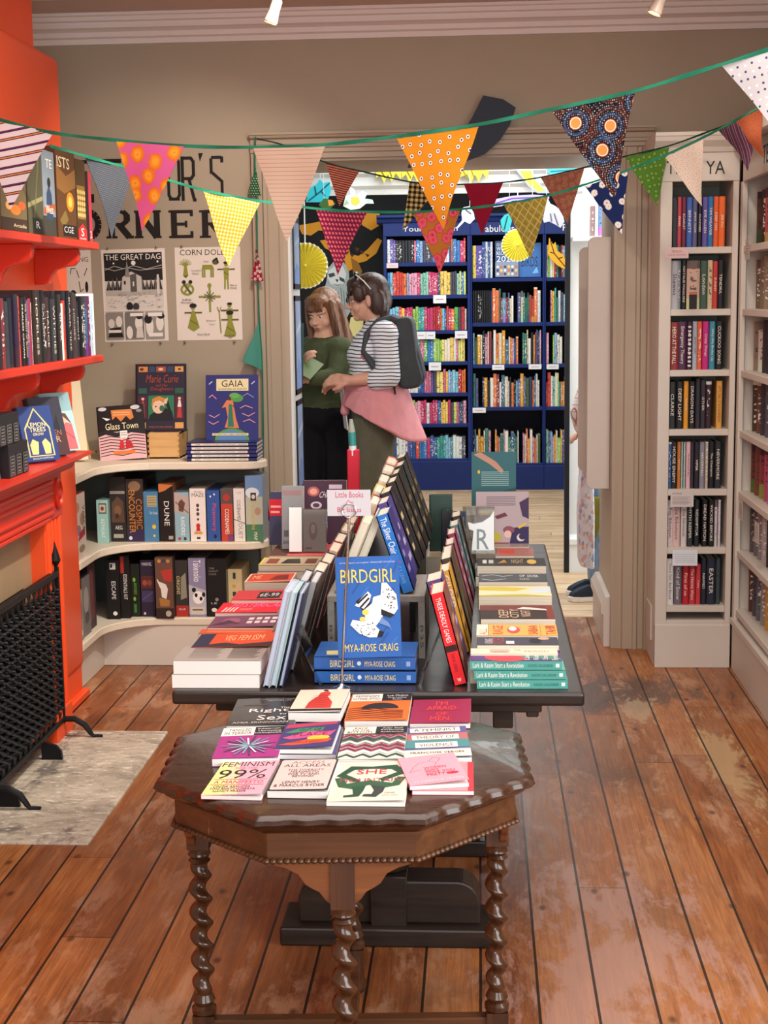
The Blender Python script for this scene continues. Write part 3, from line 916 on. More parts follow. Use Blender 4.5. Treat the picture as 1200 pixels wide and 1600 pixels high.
mantel_book('dark hardback with red lettering and a castle, leaning on the mantel', (111, 713), 0.135, 624, 0.03, 0.30, R(50), '#3a3c48',
   [('r', 0, 0, 1, 0.4, '#4a3034'), ('p', [(0.2, 0.35), (0.3, 0.75), (0.4, 0.5), (0.55, 0.85), (0.65, 0.5), (0.8, 0.7), (0.85, 0.35)], '#23242c'), ('p', [(0.35, 0.4), (0.42, 0.68), (0.5, 0.4)], '#7d3a3a'), ('t', 'THE', 0.3, 0.45, 0.6, 0.5, '#c9a07a'), ('t', 'STOLEN', 0.15, 0.34, 0.85, 0.43, '#b8735a'), ('t', 'HEIR', 0.25, 0.22, 0.8, 0.32, '#c9a07a')])
mantel_book('pale turquoise hardback with a pink figure, at the end of the mantel', (126, 706), 0.135, 617, 0.03, 0.28, R(52), '#8fb4ba',
   [('r', 0, 0, 1, 0.68, '#a9d8d3'), ('p', [(0.15, 0.02), (0.95, 0.02), (0.9, 0.45), (0.6, 0.52), (0.2, 0.4)], '#dd6a6e'), ('c', 0.58, 0.55, 0.2, 0.09, '#e6b7a4'), ('p', [(0.35, 0.55), (0.5, 0.66), (0.75, 0.64), (0.9, 0.45), (0.8, 0.5), (0.6, 0.62)], '#6a3f34'), ('l', [(0.2, 0.3), (0.5, 0.4), (0.9, 0.2)], 0.03, '#b04a50'), ('t', 'HEARTSTOP', 0.2, 0.86, 0.8, 0.92, '#6f969c')])
mantel_book('blue grey hardback cut by the left edge of the photo, on the mantel', (2, 752), 0.14, 694, 0.03, 0.25, R(50), '#4a6076', [('r', 0, 0, 1, 0.25, '#33465a'), ('t', 'soul', 0.55, 0.2, 0.95, 0.32, '#d8dde2')])
def block_set(label, yc, z, wy, h):
 t_ = thing('boxed_set', label, 'box', (-1.575, yc, z))
 MB().box(-0.07, 0.07, -wy / 2, wy / 2, 0, h, P('#1d1d20', 0.5)).build('box', t_, bevel=0.002)
 q = MB()
 F = frame((0.07, -wy / 2, 0), (0, 1, 0), (0, 0, 1))
 it = []
 n = 3
 for k in range(n):
  a0 = k / n + 0.02
  it += [('r', a0, 0.03, a0 + 0.29, 0.68, '#2c2c30'), ('r', a0 + 0.03, 0.06, a0 + 0.26, 0.64, '#6a6866'), ('r', a0 + 0.05, 0.08, a0 + 0.24, 0.62, '#29292c')]
  for i in range(5):
   it.append(('r', a0 + 0.08, 0.12 + 0.1 * i, a0 + 0.21, 0.16 + 0.1 * i, '#77716c'))
 q.art(F, wy, h, it).build('box_print', t_)
block_set('black patterned boxed set, lower of two stacked on the mantel', 4.725, MANZ, 0.20, 0.108)
block_set('black patterned boxed set, upper of two stacked on the mantel', 4.64, MANZ + 0.1085, 0.20, 0.10)
# ================================================================ CORNER SHELVING
SZ = [0.930, 0.567, 0.221]
def l_plan(ex=0.0, right=-0.957, rnd=0.10):
 p = [(-2.2, CY1), (-1.665 + ex, CY1), (-1.665 + ex, 6.20)]
 for k in range(9):
  a = PI - PI / 2 * k / 8
  p.append((-1.425 + 0.24 * math.cos(a) + ex, 6.235 + 0.24 * math.sin(a) - ex))
 for k in range(7):
  a = -PI / 2 + PI / 2 * k / 6
  p.append((right - rnd + rnd * math.cos(a) , 6.475 - ex + rnd + rnd * math.sin(a)))
 return p + [(right - 0.01, 6.62), (-1.037, 6.72), (-1.037, WALLY), (-2.2, WALLY)]
cs = thing('corner_shelving', 'cream curved corner shelving between chimney breast and doorway', 'shelving', (-1.9, 6.8, 0))
for z in SZ:
 MB().prism(l_plan(), z - 0.034, z, M_cream).build('shelf', cs, (1.9, -6.8, 0), bevel=0.004)
pn = MB()
pn.prism([(-2.2, CY1), (-1.71, CY1), (-1.71, 6.48), (-1.04, 6.48), (-1.04, WALLY), (-2.2, WALLY)], 0, SZ[2] - 0.034, M_white)
pn.build('plinth', cs, (1.9, -6.8, 0), bevel=0.003)
M_shback = paint('grey_green_shelf_back', '#5a605b', 0.05, 0.6)
bk = MB().box(-2.2, -1.037, WALLY - 0.008, WALLY, SZ[2], SZ[0] - 0.034, M_shback)
bk.box(-2.2, -2.19, CY1, WALLY - 0.008, SZ[2], SZ[0] - 0.034, M_shback)
bk.build('back_panel', cs, (1.9, -6.8, 0))
def gbox(label, x0, x1, ytop, shelf, col, side, items, yf=6.505, depth=0.27):
 z = SZ[shelf]
 A = at(x0, 800, Y=yf)
 zz = at((x0 + x1) / 2, ytop, Y=yf).z
 ym = (ytop + pj((A.x, yf, z))[1]) / 2
 X0, X1 = at(x0, ym, Y=yf).x, at(x1, ym, Y=yf).x
 return game(label, X0 + 0.001, X1 - 0.001, yf, yf + depth, z, zz, col, side, '-Y', items)
def vt(t, a0, b0, a1, b1, c):
 return ('tv', t, a0, b0, a1, b1, c)
G = 'middle corner shelf'
gbox('mint green boxed puzzle with a small picture, left of the shelf of board games', 151, 170, 781, 1, '#9cc6bf', '#7d9c97', [('r', 0.2, 0.68, 0.85, 0.92, '#4a4640'), ('r', 0.26, 0.71, 0.78, 0.89, '#c9b9a2'), ('c', 0.5, 0.8, 0.14, 0.05, '#7d3a3a'), vt('KEYHUNT', 0.35, 0.12, 0.65, 0.55, '#eef6f2')], yf=6.47)
gbox('tall dark brown boxed game beside the mint green box', 171, 197, 745, 1, '#2b2522', '#1d1918', [('r', 0.05, 0.74, 0.95, 0.78, '#b8aca0'), ('p', [(0.1, 0.3), (0.9, 0.3), (0.85, 0.62), (0.5, 0.7), (0.15, 0.6)], '#5d4232'), ('c', 0.5, 0.48, 0.22, 0.08, '#7d5a42'), ('c', 0.45, 0.4, 0.12, 0.04, '#3c2d24'), ('t', 'MARIPOSAS', 0.08, 0.745, 0.92, 0.775, '#2b2522'), ('t', 'AEG', 0.3, 0.19, 0.75, 0.25, '#e8e4dc'), ('r', 0.2, 0.06, 0.8, 0.12, '#b0a89e')])
gbox('dark boxed game with two columns of tall orange lettering', 197, 225, 748, 1, '#3a2a26', '#231a18', [('c', 0.5, 0.88, 0.35, 0.08, '#8a6a4c'), ('r', 0, 0, 1, 0.2, '#352a4c'), vt('ENCOUNTER', 0.16, 0.14, 0.5, 0.82, '#d98c3a'), vt('COSMIC', 0.56, 0.2, 0.9, 0.68, '#c97a30'), ('c', 0.2, 0.06, 0.1, 0.03, '#dcdce4')])
gbox('mid blue boxed jigsaw with a yellow puzzle piece', 224.5, 248, 768, 1, '#4b7fa8', '#3a6484', [('r', 0.25, 0.7, 0.9, 0.92, '#b9a67c')] + [('r', 0.3, 0.72 + 0.05 * i, 0.85, 0.735 + 0.05 * i, '#7d7458') for i in range(4)] + [('c', 0.68, 0.3, 0.13, 0.045, '#e8c23c'), ('c', 0.68, 0.12, 0.08, 0.025, '#e8c23c'), ('t', 'The Puzzle', 0.4, 0.55, 0.95, 0.6, '#dfe8ee')])
gbox('black boxed game with four large white vertical letters and orange top corner', 248.5, 272, 756, 1, '#1d1514', '#7d4a2c', [('p', [(0.0, 0.85), (0.4, 0.88), (1, 0.98), (0, 1)], '#c8743a'), vt('DUNE', 0.34, 0.28, 0.68, 0.7, '#f2efe8'), ('r', 0.6, 0.04, 0.9, 0.1, '#a8a29a')])
gbox('pale blue boxed game with a bearded warrior, left of the white pawn box', 272.5, 296, 769, 1, '#8fb2bd', '#6a7c84', [('p', [(0, 0.6), (1, 0.55), (1, 0.9), (0, 1)], '#b9a6a0'), ('p', [(0.3, 0.62), (0.6, 0.6), (0.75, 0.78), (0.5, 0.86), (0.3, 0.8)], '#6a4436'), ('l', [(0.1, 0.8), (0.95, 0.58)], 0.05, '#3c3430'), vt('RAIDERS', 0.42, 0.13, 0.68, 0.5, '#eef2f2'), ('c', 0.3, 0.06, 0.1, 0.035, '#b04038'), ('c', 0.68, 0.06, 0.1, 0.035, '#2f3c42')])
gbox('white boxed game with a red pawn on its side', 296.5, 322, 763, 1, '#e9dfd8', '#8f867e', [('t', 'MAGIC', 0.3, 0.92, 0.8, 0.95, '#3a3432'), ('t', 'MAZE', 0.15, 0.84, 0.9, 0.91, '#3a3432'), ('c', 0.5, 0.68, 0.1, 0.035, '#4c4644'), ('c', 0.5, 0.6, 0.09, 0.03, '#4c4644'), ('c', 0.5, 0.52, 0.1, 0.035, '#4c4644'), ('c', 0.5, 0.42, 0.07, 0.025, '#4c4644'), ('p', [(0.36, 0.2), (0.64, 0.2), (0.58, 0.28), (0.42, 0.28)], '#c02c28'), ('c', 0.5, 0.3, 0.13, 0.045, '#c02c28'), ('r', 0.25, 0.14, 0.75, 0.19, '#d89a3c'), ('r', 0.4, 0.05, 0.62, 0.09, '#3a3432')])
gbox('royal blue boxed game with red slanted vertical title', 323, 344, 766, 1, '#32559a', '#26407a', [vt('Pictionary', 0.34, 0.2, 0.72, 0.74, '#e4454a'), ('c', 0.3, 0.88, 0.06, 0.02, '#f2f2f2'), ('c', 0.6, 0.92, 0.06, 0.02, '#f2f2f2'), ('c', 0.6, 0.1, 0.12, 0.04, '#16284c')])
gbox('red boxed word game with grey top and white vertical lettering', 345, 364, 764, 1, '#c2442f', '#7d7672', [('r', 0, 0.72, 1, 1, '#5d4a48'), ('c', 0.5, 0.84, 0.3, 0.07, '#a83a30'), vt('CODENAMES', 0.34, 0.14, 0.68, 0.62, '#f2efe8'), ('r', 0.55, 0, 1, 0.14, '#7d3f6a')])
gbox('white boxed word game with black vertical lettering and a diagonal line', 365, 383, 763, 1, '#e4ddd6', '#9c948c', [vt('CODENAMES', 0.3, 0.4, 0.62, 0.78, '#2c2a2a'), ('l', [(0.0, 0.42), (1, 0.34)], 0.06, '#3a3636'), vt('DUET', 0.4, 0.05, 0.75, 0.34, '#8a837c'), ('t', 'CGE', 0.3, 0.9, 0.7, 0.93, '#8a837c')])
gbox('landscape boxed game with gold vertical title, at the right end of the middle shelf', 383.5, 411, 743, 1, '#b8bca6', '#7a8a98', [('r', 0, 0.68, 1, 1, '#6f93bd'), ('c', 0.4, 0.74, 0.4, 0.08, '#dfe6e8'), ('r', 0, 0, 1, 0.26, '#4f7f5d'), ('c', 0.7, 0.46, 0.18, 0.06, '#b88f7c'), ('r', 0.3, 0.62, 0.62, 0.74, '#2c2a28'), ('c', 0.46, 0.68, 0.11, 0.035, '#d8d2c4'), vt('Carcassonne', 0.34, 0.18, 0.58, 0.62, '#d3b35a'), vt('MAP', 0.45, 0.02, 0.65, 0.14, '#e8ecd8')], depth=0.16)
G = 'bottom corner shelf'
gbox('black boxed game with white disc, first upright box on the bottom corner shelf', 166, 187, 875, 2, '#161412', '#0f0e0d', [('r', 0.3, 0.84, 0.75, 0.95, '#d8d4cc'), ('r', 0.36, 0.87, 0.5, 0.93, '#161412'), vt('ESCAPE', 0.4, 0.34, 0.72, 0.64, '#efece6'), ('c', 0.62, 0.1, 0.17, 0.035, '#efece6')], yf=6.45)
gbox('black boxed game with a red top corner and white vertical lettering', 187.5, 203, 868, 2, '#171313', '#2a1412', [('r', 0.1, 0.72, 0.45, 0.98, '#b3302a'), vt('ESSENTIALS KIT', 0.36, 0.3, 0.74, 0.7, '#efece6')], yf=6.47)
gbox('narrow dark boxed game with green vertical lettering', 204, 219, 881, 2, '#1b2117', '#161a14', [vt('AVOCADO', 0.36, 0.42, 0.66, 0.64, '#7dbb3c'), ('c', 0.4, 0.7, 0.15, 0.04, '#7dbb3c'), ('c', 0.4, 0.34, 0.14, 0.04, '#7dbb3c'), ('r', 0.3, 0.08, 0.6, 0.24, '#3f7a36')])
gbox('purple boxed comic book game on the bottom corner shelf', 219.5, 242, 875, 2, '#2d2236', '#1b1522', [('t', 'MARVEL', 0.14, 0.9, 0.86, 0.955, '#d8cfd4'), ('r', 0.05, 0.5, 0.95, 0.72, '#5d2a2a'), ('c', 0.3, 0.6, 0.16, 0.05, '#a84a3c'), ('c', 0.65, 0.6, 0.18, 0.05, '#7d4a38'), ('r', 0.08, 0.26, 0.92, 0.46, '#463a5c'), ('l', [(0.1, 0.3), (0.9, 0.44)], 0.05, '#6d5f86'), ('c', 0.25, 0.06, 0.08, 0.025, '#c9c4d4')])
gbox('brown boxed game with a white horned beast', 242.5, 271, 871, 2, '#6b4a3c', '#4a3a34', [('c', 0.25, 0.94, 0.1, 0.03, '#c98a3c'), ('c', 0.5, 0.94, 0.1, 0.03, '#3f3a5c'), ('c', 0.75, 0.94, 0.1, 0.03, '#b9873c'), ('p', [(0.3, 0.78), (0.95, 0.82), (0.95, 0.6), (0.5, 0.62)], '#b83a30'), ('p', [(0.1, 0.62), (0.3, 0.5), (0.35, 0.35), (0.6, 0.32), (0.7, 0.48), (0.6, 0.56)], '#e4ded4'), ('l', [(0.12, 0.64), (0.3, 0.5)], 0.06, '#e8e0cc'), ('p', [(0.2, 0.34), (0.8, 0.3), (0.75, 0.2), (0.25, 0.2)], '#a8763a'), ('r', 0, 0, 1, 0.17, '#33251f'), ('c', 0.7, 0.08, 0.16, 0.05, '#b9ad9c')], yf=6.47)
gbox('dark boxed game with yellow vertical lettering and red foot', 274, 294, 875, 2, '#33302c', '#1d1b19', [('r', 0, 0, 1, 0.2, '#a83328'), ('p', [(0.4, 0.3), (0.9, 0.34), (0.85, 0.78), (0.45, 0.7)], '#8f8a78'), vt('ORIGINS', 0.1, 0.4, 0.36, 0.72, '#e0c98a'), ('t', 'BLUE', 0.25, 0.12, 0.75, 0.15, '#efe2d8')])
gbox('mauve boxed game with a panda and slanted white title', 294.5, 322, 872, 2, '#8a84a4', '#6d6a78', [('p', [(0, 0.05), (1, 0.05), (1, 0.45), (0, 0.55)], '#b8b4bc'), ('c', 0.55, 0.33, 0.32, 0.11, '#efece8'), ('c', 0.42, 0.37, 0.09, 0.035, '#18171a'), ('c', 0.7, 0.31, 0.09, 0.035, '#18171a'), ('c', 0.3, 0.46, 0.12, 0.04, '#18171a'), ('c', 0.86, 0.38, 0.1, 0.04, '#18171a'), vt('Takenoko', 0.3, 0.6, 0.72, 0.97, '#f2f0ee'), ('r', 0.1, 0.04, 0.9, 0.17, '#cfc4b4'), ('r', 0.18, 0.11, 0.8, 0.13, '#4a4440')])
gbox('large plain black boxed game with faint lettering', 323, 354, 873, 2, '#151413', '#1b1a19', [('t', 'THE', 0.12, 0.82, 0.4, 0.85, '#8a8680'), ('t', 'NIGHT', 0.12, 0.77, 0.6, 0.80, '#8a8680'), ('t', 'CAGE', 0.12, 0.72, 0.5, 0.75, '#8a8680'), ('c', 0.5, 0.3, 0.09, 0.03, '#8a8680'), ('t', 'LE', 0.2, 0.22, 0.5, 0.25, '#c9c4bc'), ('c', 0.35, 0.12, 0.14, 0.035, '#e0dcd4')])
gbox('cream boxed game at the right end of the bottom shelf', 352.5, 379, 889, 2, '#cfb98c', '#a8976f', [('r', 0.45, 0.78, 0.62, 0.92, '#3c3a34'), ('c', 0.5, 0.62, 0.12, 0.04, '#d89a3c'), ('r', 0.42, 0.4, 0.62, 0.5, '#3c3a34')], yf=6.56, depth=0.22)
def lbox(label, y0, y1, ztop, shelf, col, side, items, xf=-1.70):
 return game(label, xf - 0.22, xf, y0, y1, SZ[shelf], ztop, col, side, '+X', items)
lbox('white floral boxed puzzle standing beside the chimney breast', 5.98, 6.16, 0.845, 1, '#cfc2b4', '#8f2f2f', [('c', 0.3, 0.8, 0.2, 0.08, '#b88c74'), ('c', 0.7, 0.6, 0.2, 0.1, '#a88a6a'), ('c', 0.35, 0.45, 0.2, 0.08, '#8a7a8c'), ('p', [(0.3, 0.28), (0.9, 0.34), (0.9, 0.46), (0.4, 0.4)], '#a82a3c'), ('c', 0.6, 0.15, 0.25, 0.06, '#8f7f6a'), vt('VASCA', 0.72, 0.4, 0.94, 0.8, '#5d4a42')], xf=-1.685)
lbox('slim grey boxed game beside the chimney breast on the bottom shelf', 5.985, 6.06, 0.44, 2, '#8a8882', '#4c4a48', [('c', 0.5, 0.6, 0.3, 0.2, '#6a6864'), ('r', 0.2, 0.1, 0.8, 0.2, '#c9c4bc')], xf=-1.685)
lbox('grey boxed game with a pale portrait, on the bottom shelf', 6.065, 6.20, 0.48, 2, '#6d6a68', '#353331', [('c', 0.5, 0.6, 0.3, 0.22, '#98938e'), ('c', 0.55, 0.3, 0.25, 0.1, '#4c4947')], xf=-1.69)
lbox('dark wine boxed game deep in the corner of the bottom shelf', 6.205, 6.33, 0.52, 2, '#3c2a2e', '#1c1717', [('p', [(0.2, 0.1), (0.8, 0.2), (0.7, 0.8), (0.3, 0.9)], '#6d3a3f')], xf=-1.70)
# ================================================================ DISPLAY ON THE TOP CORNER SHELF, POSTERS, WALL LETTERING
TZ = SZ[0]
pb = thing('wooden_box', 'pale pine dovetailed box holding up the portrait cover book', 'box', tuple(at(257, 717, Z=TZ)))
W_ = (at(281, 700, Y=pb.location.y) - at(234, 700, Y=pb.location.y)).x
b = MB()
hh = at(257, 676, Y=pb.location.y).z - TZ
b.box(-W_ / 2, W_ / 2, 0, 0.012, 0, hh, M_pine)
b.build('front_panel', pb, bevel=0.001)
b = MB()
for s in (-1, 1):
 b.box(s * W_ / 2 - (0.01 if s > 0 else 0), s * W_ / 2 + (0.01 if s < 0 else 0), 0.012, 0.2, 0, hh, M_pine)
 for k in range(5):
  b.box(s * W_ / 2 - 0.006, s * W_ / 2 + 0.0006, -0.0005, 0.0125, hh * (k + 0.2) / 5, hh * (k + 0.7) / 5, P('#b98a50'))
b.box(-W_ / 2, W_ / 2, 0.19, 0.2, 0, hh, M_pine)
b.box(-W_ / 2, W_ / 2, 0.0, 0.2, 0, 0.008, M_pine)
b.box(-W_ / 2, W_ / 2, 0.012, 0.2, hh - 0.008, hh - 0.002, M_pine)
b.build('side_panels', pb)
pbz = TZ + hh
py_ = pb.location.y
face_out('book', 'dark framed cover book with a portrait on green, standing on the pine box', (213.5, 675), (291.5, 673), 569, '#241f2e', Y=py_ + 0.06, tilt=0.16, yaw=0.02, t=0.012, art=[
 ('r', 0.03, 0.02, 0.97, 0.98, '#2c2738'), ('r', 0.06, 0.88, 0.24, 0.96, '#d98a4a'), ('r', 0.27, 0.88, 0.38, 0.96, '#33466a'), ('r', 0.41, 0.88, 0.6, 0.96, '#a8503c'), ('r', 0.63, 0.88, 0.75, 0.96, '#33466a'), ('r', 0.78, 0.88, 0.95, 0.96, '#e0a45c'),
 ('c', 0.12, 0.92, 0.04, 0.02, '#5a2a20'), ('c', 0.5, 0.92, 0.05, 0.02, '#e8c8a0'), ('c', 0.87, 0.92, 0.03, 0.015, '#5a2a20'),
 ('t', 'Marie Curie', 0.2, 0.72, 0.84, 0.84, '#a8452f', 0.04), ('t', 'and Her', 0.4, 0.66, 0.64, 0.705, '#a8452f'), ('t', 'Daughters', 0.3, 0.59, 0.74, 0.655, '#a8452f'),
 ('r', 0.06, 0.56, 0.22, 0.64, '#2f5d4c'), ('r', 0.78, 0.56, 0.95, 0.64, '#2f5d4c'), ('r', 0.06, 0.18, 0.22, 0.52, '#5c2038'), ('r', 0.78, 0.18, 0.95, 0.52, '#5c2038'),
 ('p', [(0.1, 0.2), (0.18, 0.2), (0.17, 0.4), (0.15, 0.48), (0.11, 0.4)], '#a8563c'), ('c', 0.14, 0.48, 0.03, 0.02, '#e8c8a8'), ('p', [(0.82, 0.2), (0.92, 0.2), (0.9, 0.36), (0.84, 0.36)], '#b8403a'), ('p', [(0.83, 0.36), (0.91, 0.36), (0.89, 0.46), (0.85, 0.46)], '#ece4da'), ('c', 0.87, 0.485, 0.03, 0.02, '#e8c8a8'),
 ('r', 0.25, 0.16, 0.76, 0.53, '#2f7d55'), ('p', [(0.25, 0.16), (0.76, 0.16), (0.72, 0.3), (0.6, 0.34), (0.4, 0.3), (0.28, 0.24)], '#1d1b22'), ('c', 0.45, 0.36, 0.12, 0.1, '#eac6a8'), ('p', [(0.31, 0.36), (0.33, 0.48), (0.46, 0.52), (0.6, 0.48), (0.6, 0.4), (0.5, 0.46), (0.36, 0.44)], '#d8893c'), ('c', 0.52, 0.34, 0.05, 0.045, '#3f6a52'), ('l', [(0.72, 0.18), (0.62, 0.44)], 0.06, '#1d1b22'), ('p', [(0.54, 0.4), (0.62, 0.41), (0.64, 0.5), (0.58, 0.47)], '#eac6a8'), ('c', 0.4, 0.365, 0.015, 0.012, '#1d1b22'),
 ('r', 0.06, 0.04, 0.2, 0.13, '#e0a45c'), ('r', 0.78, 0.04, 0.95, 0.13, '#e0a45c'), ('t', 'IMOGEN AND ISABEL GREENBERG', 0.26, 0.05, 0.74, 0.075, '#b0605a')])
face_out('book', 'black and pink cover book with red figures, leaning at the shelf front', (160, 721), (228, 716), 634, '#1a1718', Z=TZ, tilt=0.20, yaw=0.13, t=0.018, roll=R(-3.5), art=[
 ('r', 0, 0, 1, 0.52, '#e2aeb0'), ('p', [(0, 0.52), (0.15, 0.56), (0.4, 0.5), (0.7, 0.57), (1, 0.52), (1, 0.44), (0.7, 0.49), (0.4, 0.42), (0.15, 0.48), (0, 0.44)], '#1a1718')] +
 [('l', [(0.02, 0.08 + 0.055 * k), (0.25, 0.11 + 0.055 * k), (0.5, 0.075 + 0.055 * k), (0.75, 0.115 + 0.055 * k), (0.98, 0.08 + 0.055 * k)], 0.018, '#2a2224') for k in range(7)] +
 [('c', 0.12, 0.95, 0.09, 0.035, '#cfcbd2'), ('c', 0.82, 0.95, 0.1, 0.04, '#cfcbd2'), ('c', 0.9, 0.88, 0.06, 0.03, '#8c8890'), ('p', [(0.3, 0.92), (0.74, 0.92), (0.78, 0.76), (0.7, 0.72), (0.62, 0.8), (0.5, 0.7), (0.4, 0.8), (0.32, 0.74)], '#d9803c'), ('l', [(0.34, 0.88), (0.7, 0.86)], 0.02, '#f0b07c'), ('l', [(0.34, 0.83), (0.7, 0.82)], 0.02, '#f0b07c'),
  ('p', [(0.1, 0.8), (0.28, 0.76), (0.2, 0.73)], '#eae6ea'), ('t', 'Glass Town', 0.16, 0.56, 0.86, 0.68, '#efe4b8'), ('r', 0.46, 0.4, 0.62, 0.53, '#e9e4dc'), ('l', [(0.48, 0.45), (0.6, 0.45)], 0.01, '#555'.replace('#555', '#555555')), ('l', [(0.48, 0.49), (0.6, 0.49)], 0.01, '#555555'), ('p', [(0.42, 0.2), (0.46, 0.36), (0.52, 0.36), (0.54, 0.2)], '#c8202c'), ('p', [(0.56, 0.2), (0.58, 0.36), (0.68, 0.34), (0.74, 0.2)], '#b81c28'), ('c', 0.49, 0.38, 0.025, 0.02, '#e8d0c0'), ('c', 0.63, 0.38, 0.025, 0.02, '#3a2020'), ('r', 0.3, 0.1, 0.76, 0.16, '#e8742c')])
gz = TZ
gA, gB = at(291, 722, Z=TZ), at(402, 720, Z=TZ)
GW = (gB - gA).length
gh = 0.0165
gy = (gA.y + gB.y) / 2
for k in range(5):
 book('hardback', ['lowest', 'second lowest', 'middle', 'second topmost', 'topmost'][k] + ' blue hardback of five laid flat in a stack with pale spines', 0.205, GW, gh, '#2c3170',
   ((gA.x + gB.x) / 2 + [0, .002, -.002, .001, 0][k] + GW / 2 * 0, gy + 0.105 + [0, .002, .001, 0, .003][k], gz + 0.0002), (-PI / 2, 0, PI / 2 + R([0, .6, -.5, .4, 0][k])), None,
   [('r', 0.2, 0.12, 0.8, 0.93, '#e6ddcc'), ('tv', 'GAIA', 0.3, 0.8, 0.7, 0.88, '#2c3170'), ('tv', 'GODDESS OF EARTH AND CHILDREN', 0.36, 0.3, 0.64, 0.76, '#5a5a7a'), ('tv', 'GREENBERG', 0.36, 0.14, 0.64, 0.26, '#5a5a7a')], hard=True)
 gz += gh + 0.0003
 o = COL.objects[-1]
for o in [o for o in COL.objects if o.get('label', '').endswith('stack with pale spines')]:
 o.location.x -= 0
 for c in o.children:
  c.location.z -= GW / 2
face_out('book', 'blue cover book with an orange robed figure, standing on a stack of blue hardbacks', (323, 691), (404, 689), 586, '#2c3170', Y=gy + 0.135, tilt=0.13, yaw=-0.03, t=0.014, art=[
 ('r', 0.0, 0.0, 1, 1, '#31377c'), ('r', 0.2, 0.76, 0.82, 0.94, '#efe3b0'), ('t', 'GAIA', 0.3, 0.82, 0.72, 0.92, '#23203a'), ('t', 'GODDESS OF EARTH', 0.24, 0.775, 0.78, 0.80, '#23203a'),
 ('c', 0.5, 0.0, 0.34, 0.2, '#5aa04f'), ('c', 0.5, 0.0, 0.28, 0.17, '#5f8cc0'), ('p', [(0.36, 0.21), (0.64, 0.2), (0.58, 0.34), (0.52, 0.62), (0.4, 0.62), (0.3, 0.5), (0.38, 0.52), (0.42, 0.36)], '#e0855c'), ('p', [(0.42, 0.22), (0.54, 0.22), (0.5, 0.56), (0.44, 0.56)], '#2f8064'), ('c', 0.46, 0.65, 0.04, 0.035, '#5a3626'), ('c', 0.6, 0.65, 0.12, 0.06, '#5aa04f'), ('c', 0.55, 0.69, 0.1, 0.04, '#6cb45c'), ('l', [(0.3, 0.5), (0.25, 0.62)], 0.02, '#5a3626'), ('l', [(0.52, 0.54), (0.62, 0.46)], 0.02, '#5a3626'),
 ('l', [(0.06, 0.66), (0.12, 0.7), (0.2, 0.64)], 0.015, '#e8a0a8'), ('l', [(0.66, 0.5), (0.76, 0.54), (0.9, 0.5)], 0.015, '#e8a0a8'), ('l', [(0.7, 0.42), (0.82, 0.38), (0.94, 0.43)], 0.015, '#e8a0a8'), ('l', [(0.06, 0.4), (0.16, 0.36), (0.26, 0.41)], 0.015, '#e8a0a8'), ('l', [(0.05, 0.3), (0.14, 0.26), (0.24, 0.3)], 0.015, '#e8a0a8'), ('l', [(0.72, 0.3), (0.84, 0.33), (0.95, 0.28)], 0.015, '#e8a0a8'), ('l', [(0.72, 0.68), (0.8, 0.72), (0.92, 0.66)], 0.012, '#9fb0d8'), ('l', [(0.06, 0.86), (0.12, 0.9)], 0.02, '#c8d0e8'), ('l', [(0.88, 0.86), (0.94, 0.9)], 0.02, '#c8d0e8'),
 ('r', 0.12, 0.09, 0.82, 0.125, '#efe3b0'), ('t', 'IMOGEN AND ISABEL GREENBERG', 0.15, 0.097, 0.79, 0.118, '#23203a')])
tp = at(133, 690, Y=6.45)
cb_ = MB().box(-0.13, 0.13, -0.004, 0, 0, 0.52, P('#eadfbd', 0.6))
o = cb_.build('art_print', None, (-1.885, 6.50, TZ), (R(-9), R(-5), R(8)))
tag(o, 'tall cream art print with black tool drawings, leaning beside the chimney breast', 'print')
q = MB()
F = frame((-0.13, -0.004, 0), (1, 0, 0), (0, 0, 1))
q.art(F, 0.26, 0.52, [('p', [(0.62, 0.86), (0.72, 0.9), (0.74, 0.8), (0.66, 0.76)], '#1c1a18'), ('r', 0.6, 0.68, 0.74, 0.71, '#1c1a18'), ('r', 0.64, 0.58, 0.72, 0.69, '#1c1a18'), ('r', 0.6, 0.50, 0.74, 0.52, '#1c1a18'), ('r', 0.62, 0.46, 0.72, 0.5, '#e8a8a0'), ('c', 0.68, 0.40, 0.07, 0.035, '#1c1a18'), ('r', 0.67, 0.28, 0.69, 0.38, '#1c1a18'), ('c', 0.68, 0.96, 0.06, 0.015, '#1c1a18'), ('r', 0.3, 0.5, 0.42, 0.7, '#1c1a18'), ('c', 0.36, 0.8, 0.08, 0.04, '#1c1a18')])
q.build('drawing', o)
face_out('book', 'small black cover book with white lettering, propped on an easel', (113, 704), (141, 703), 648, '#161418', Z=TZ, tilt=0.22, yaw=0.35, t=0.012, W=0.14, art=[('t', 'BEING', 0.1, 0.62, 0.9, 0.76, '#efece6'), ('l', [(0.08, 0.56), (0.92, 0.56)], 0.03, '#efece6'), ('t', 'AN ART', 0.1, 0.38, 0.9, 0.5, '#efece6'), ('c', 0.7, 0.3, 0.12, 0.08, '#d8d4cc'), ('t', 'PRIMER', 0.1, 0.14, 0.6, 0.24, '#efece6')])
ez = thing('display_easel', 'small wooden easel by the chimney breast, holding the black book', 'easel', tuple(at(131, 716, Z=TZ)))
e_ = MB()
e_.tube([(0.035, -0.02, 0.0), (0.0, 0.03, 0.12)], 0.006, M_pine, 6)
e_.tube([(-0.06, -0.02, 0.0), (-0.03, 0.03, 0.12)], 0.006, M_pine, 6)
e_.build('legs', ez)
MB().box(-0.075, 0.06, -0.02, 0.012, 0.026, 0.036, M_pine).build('ledge', ez, bevel=0.001)
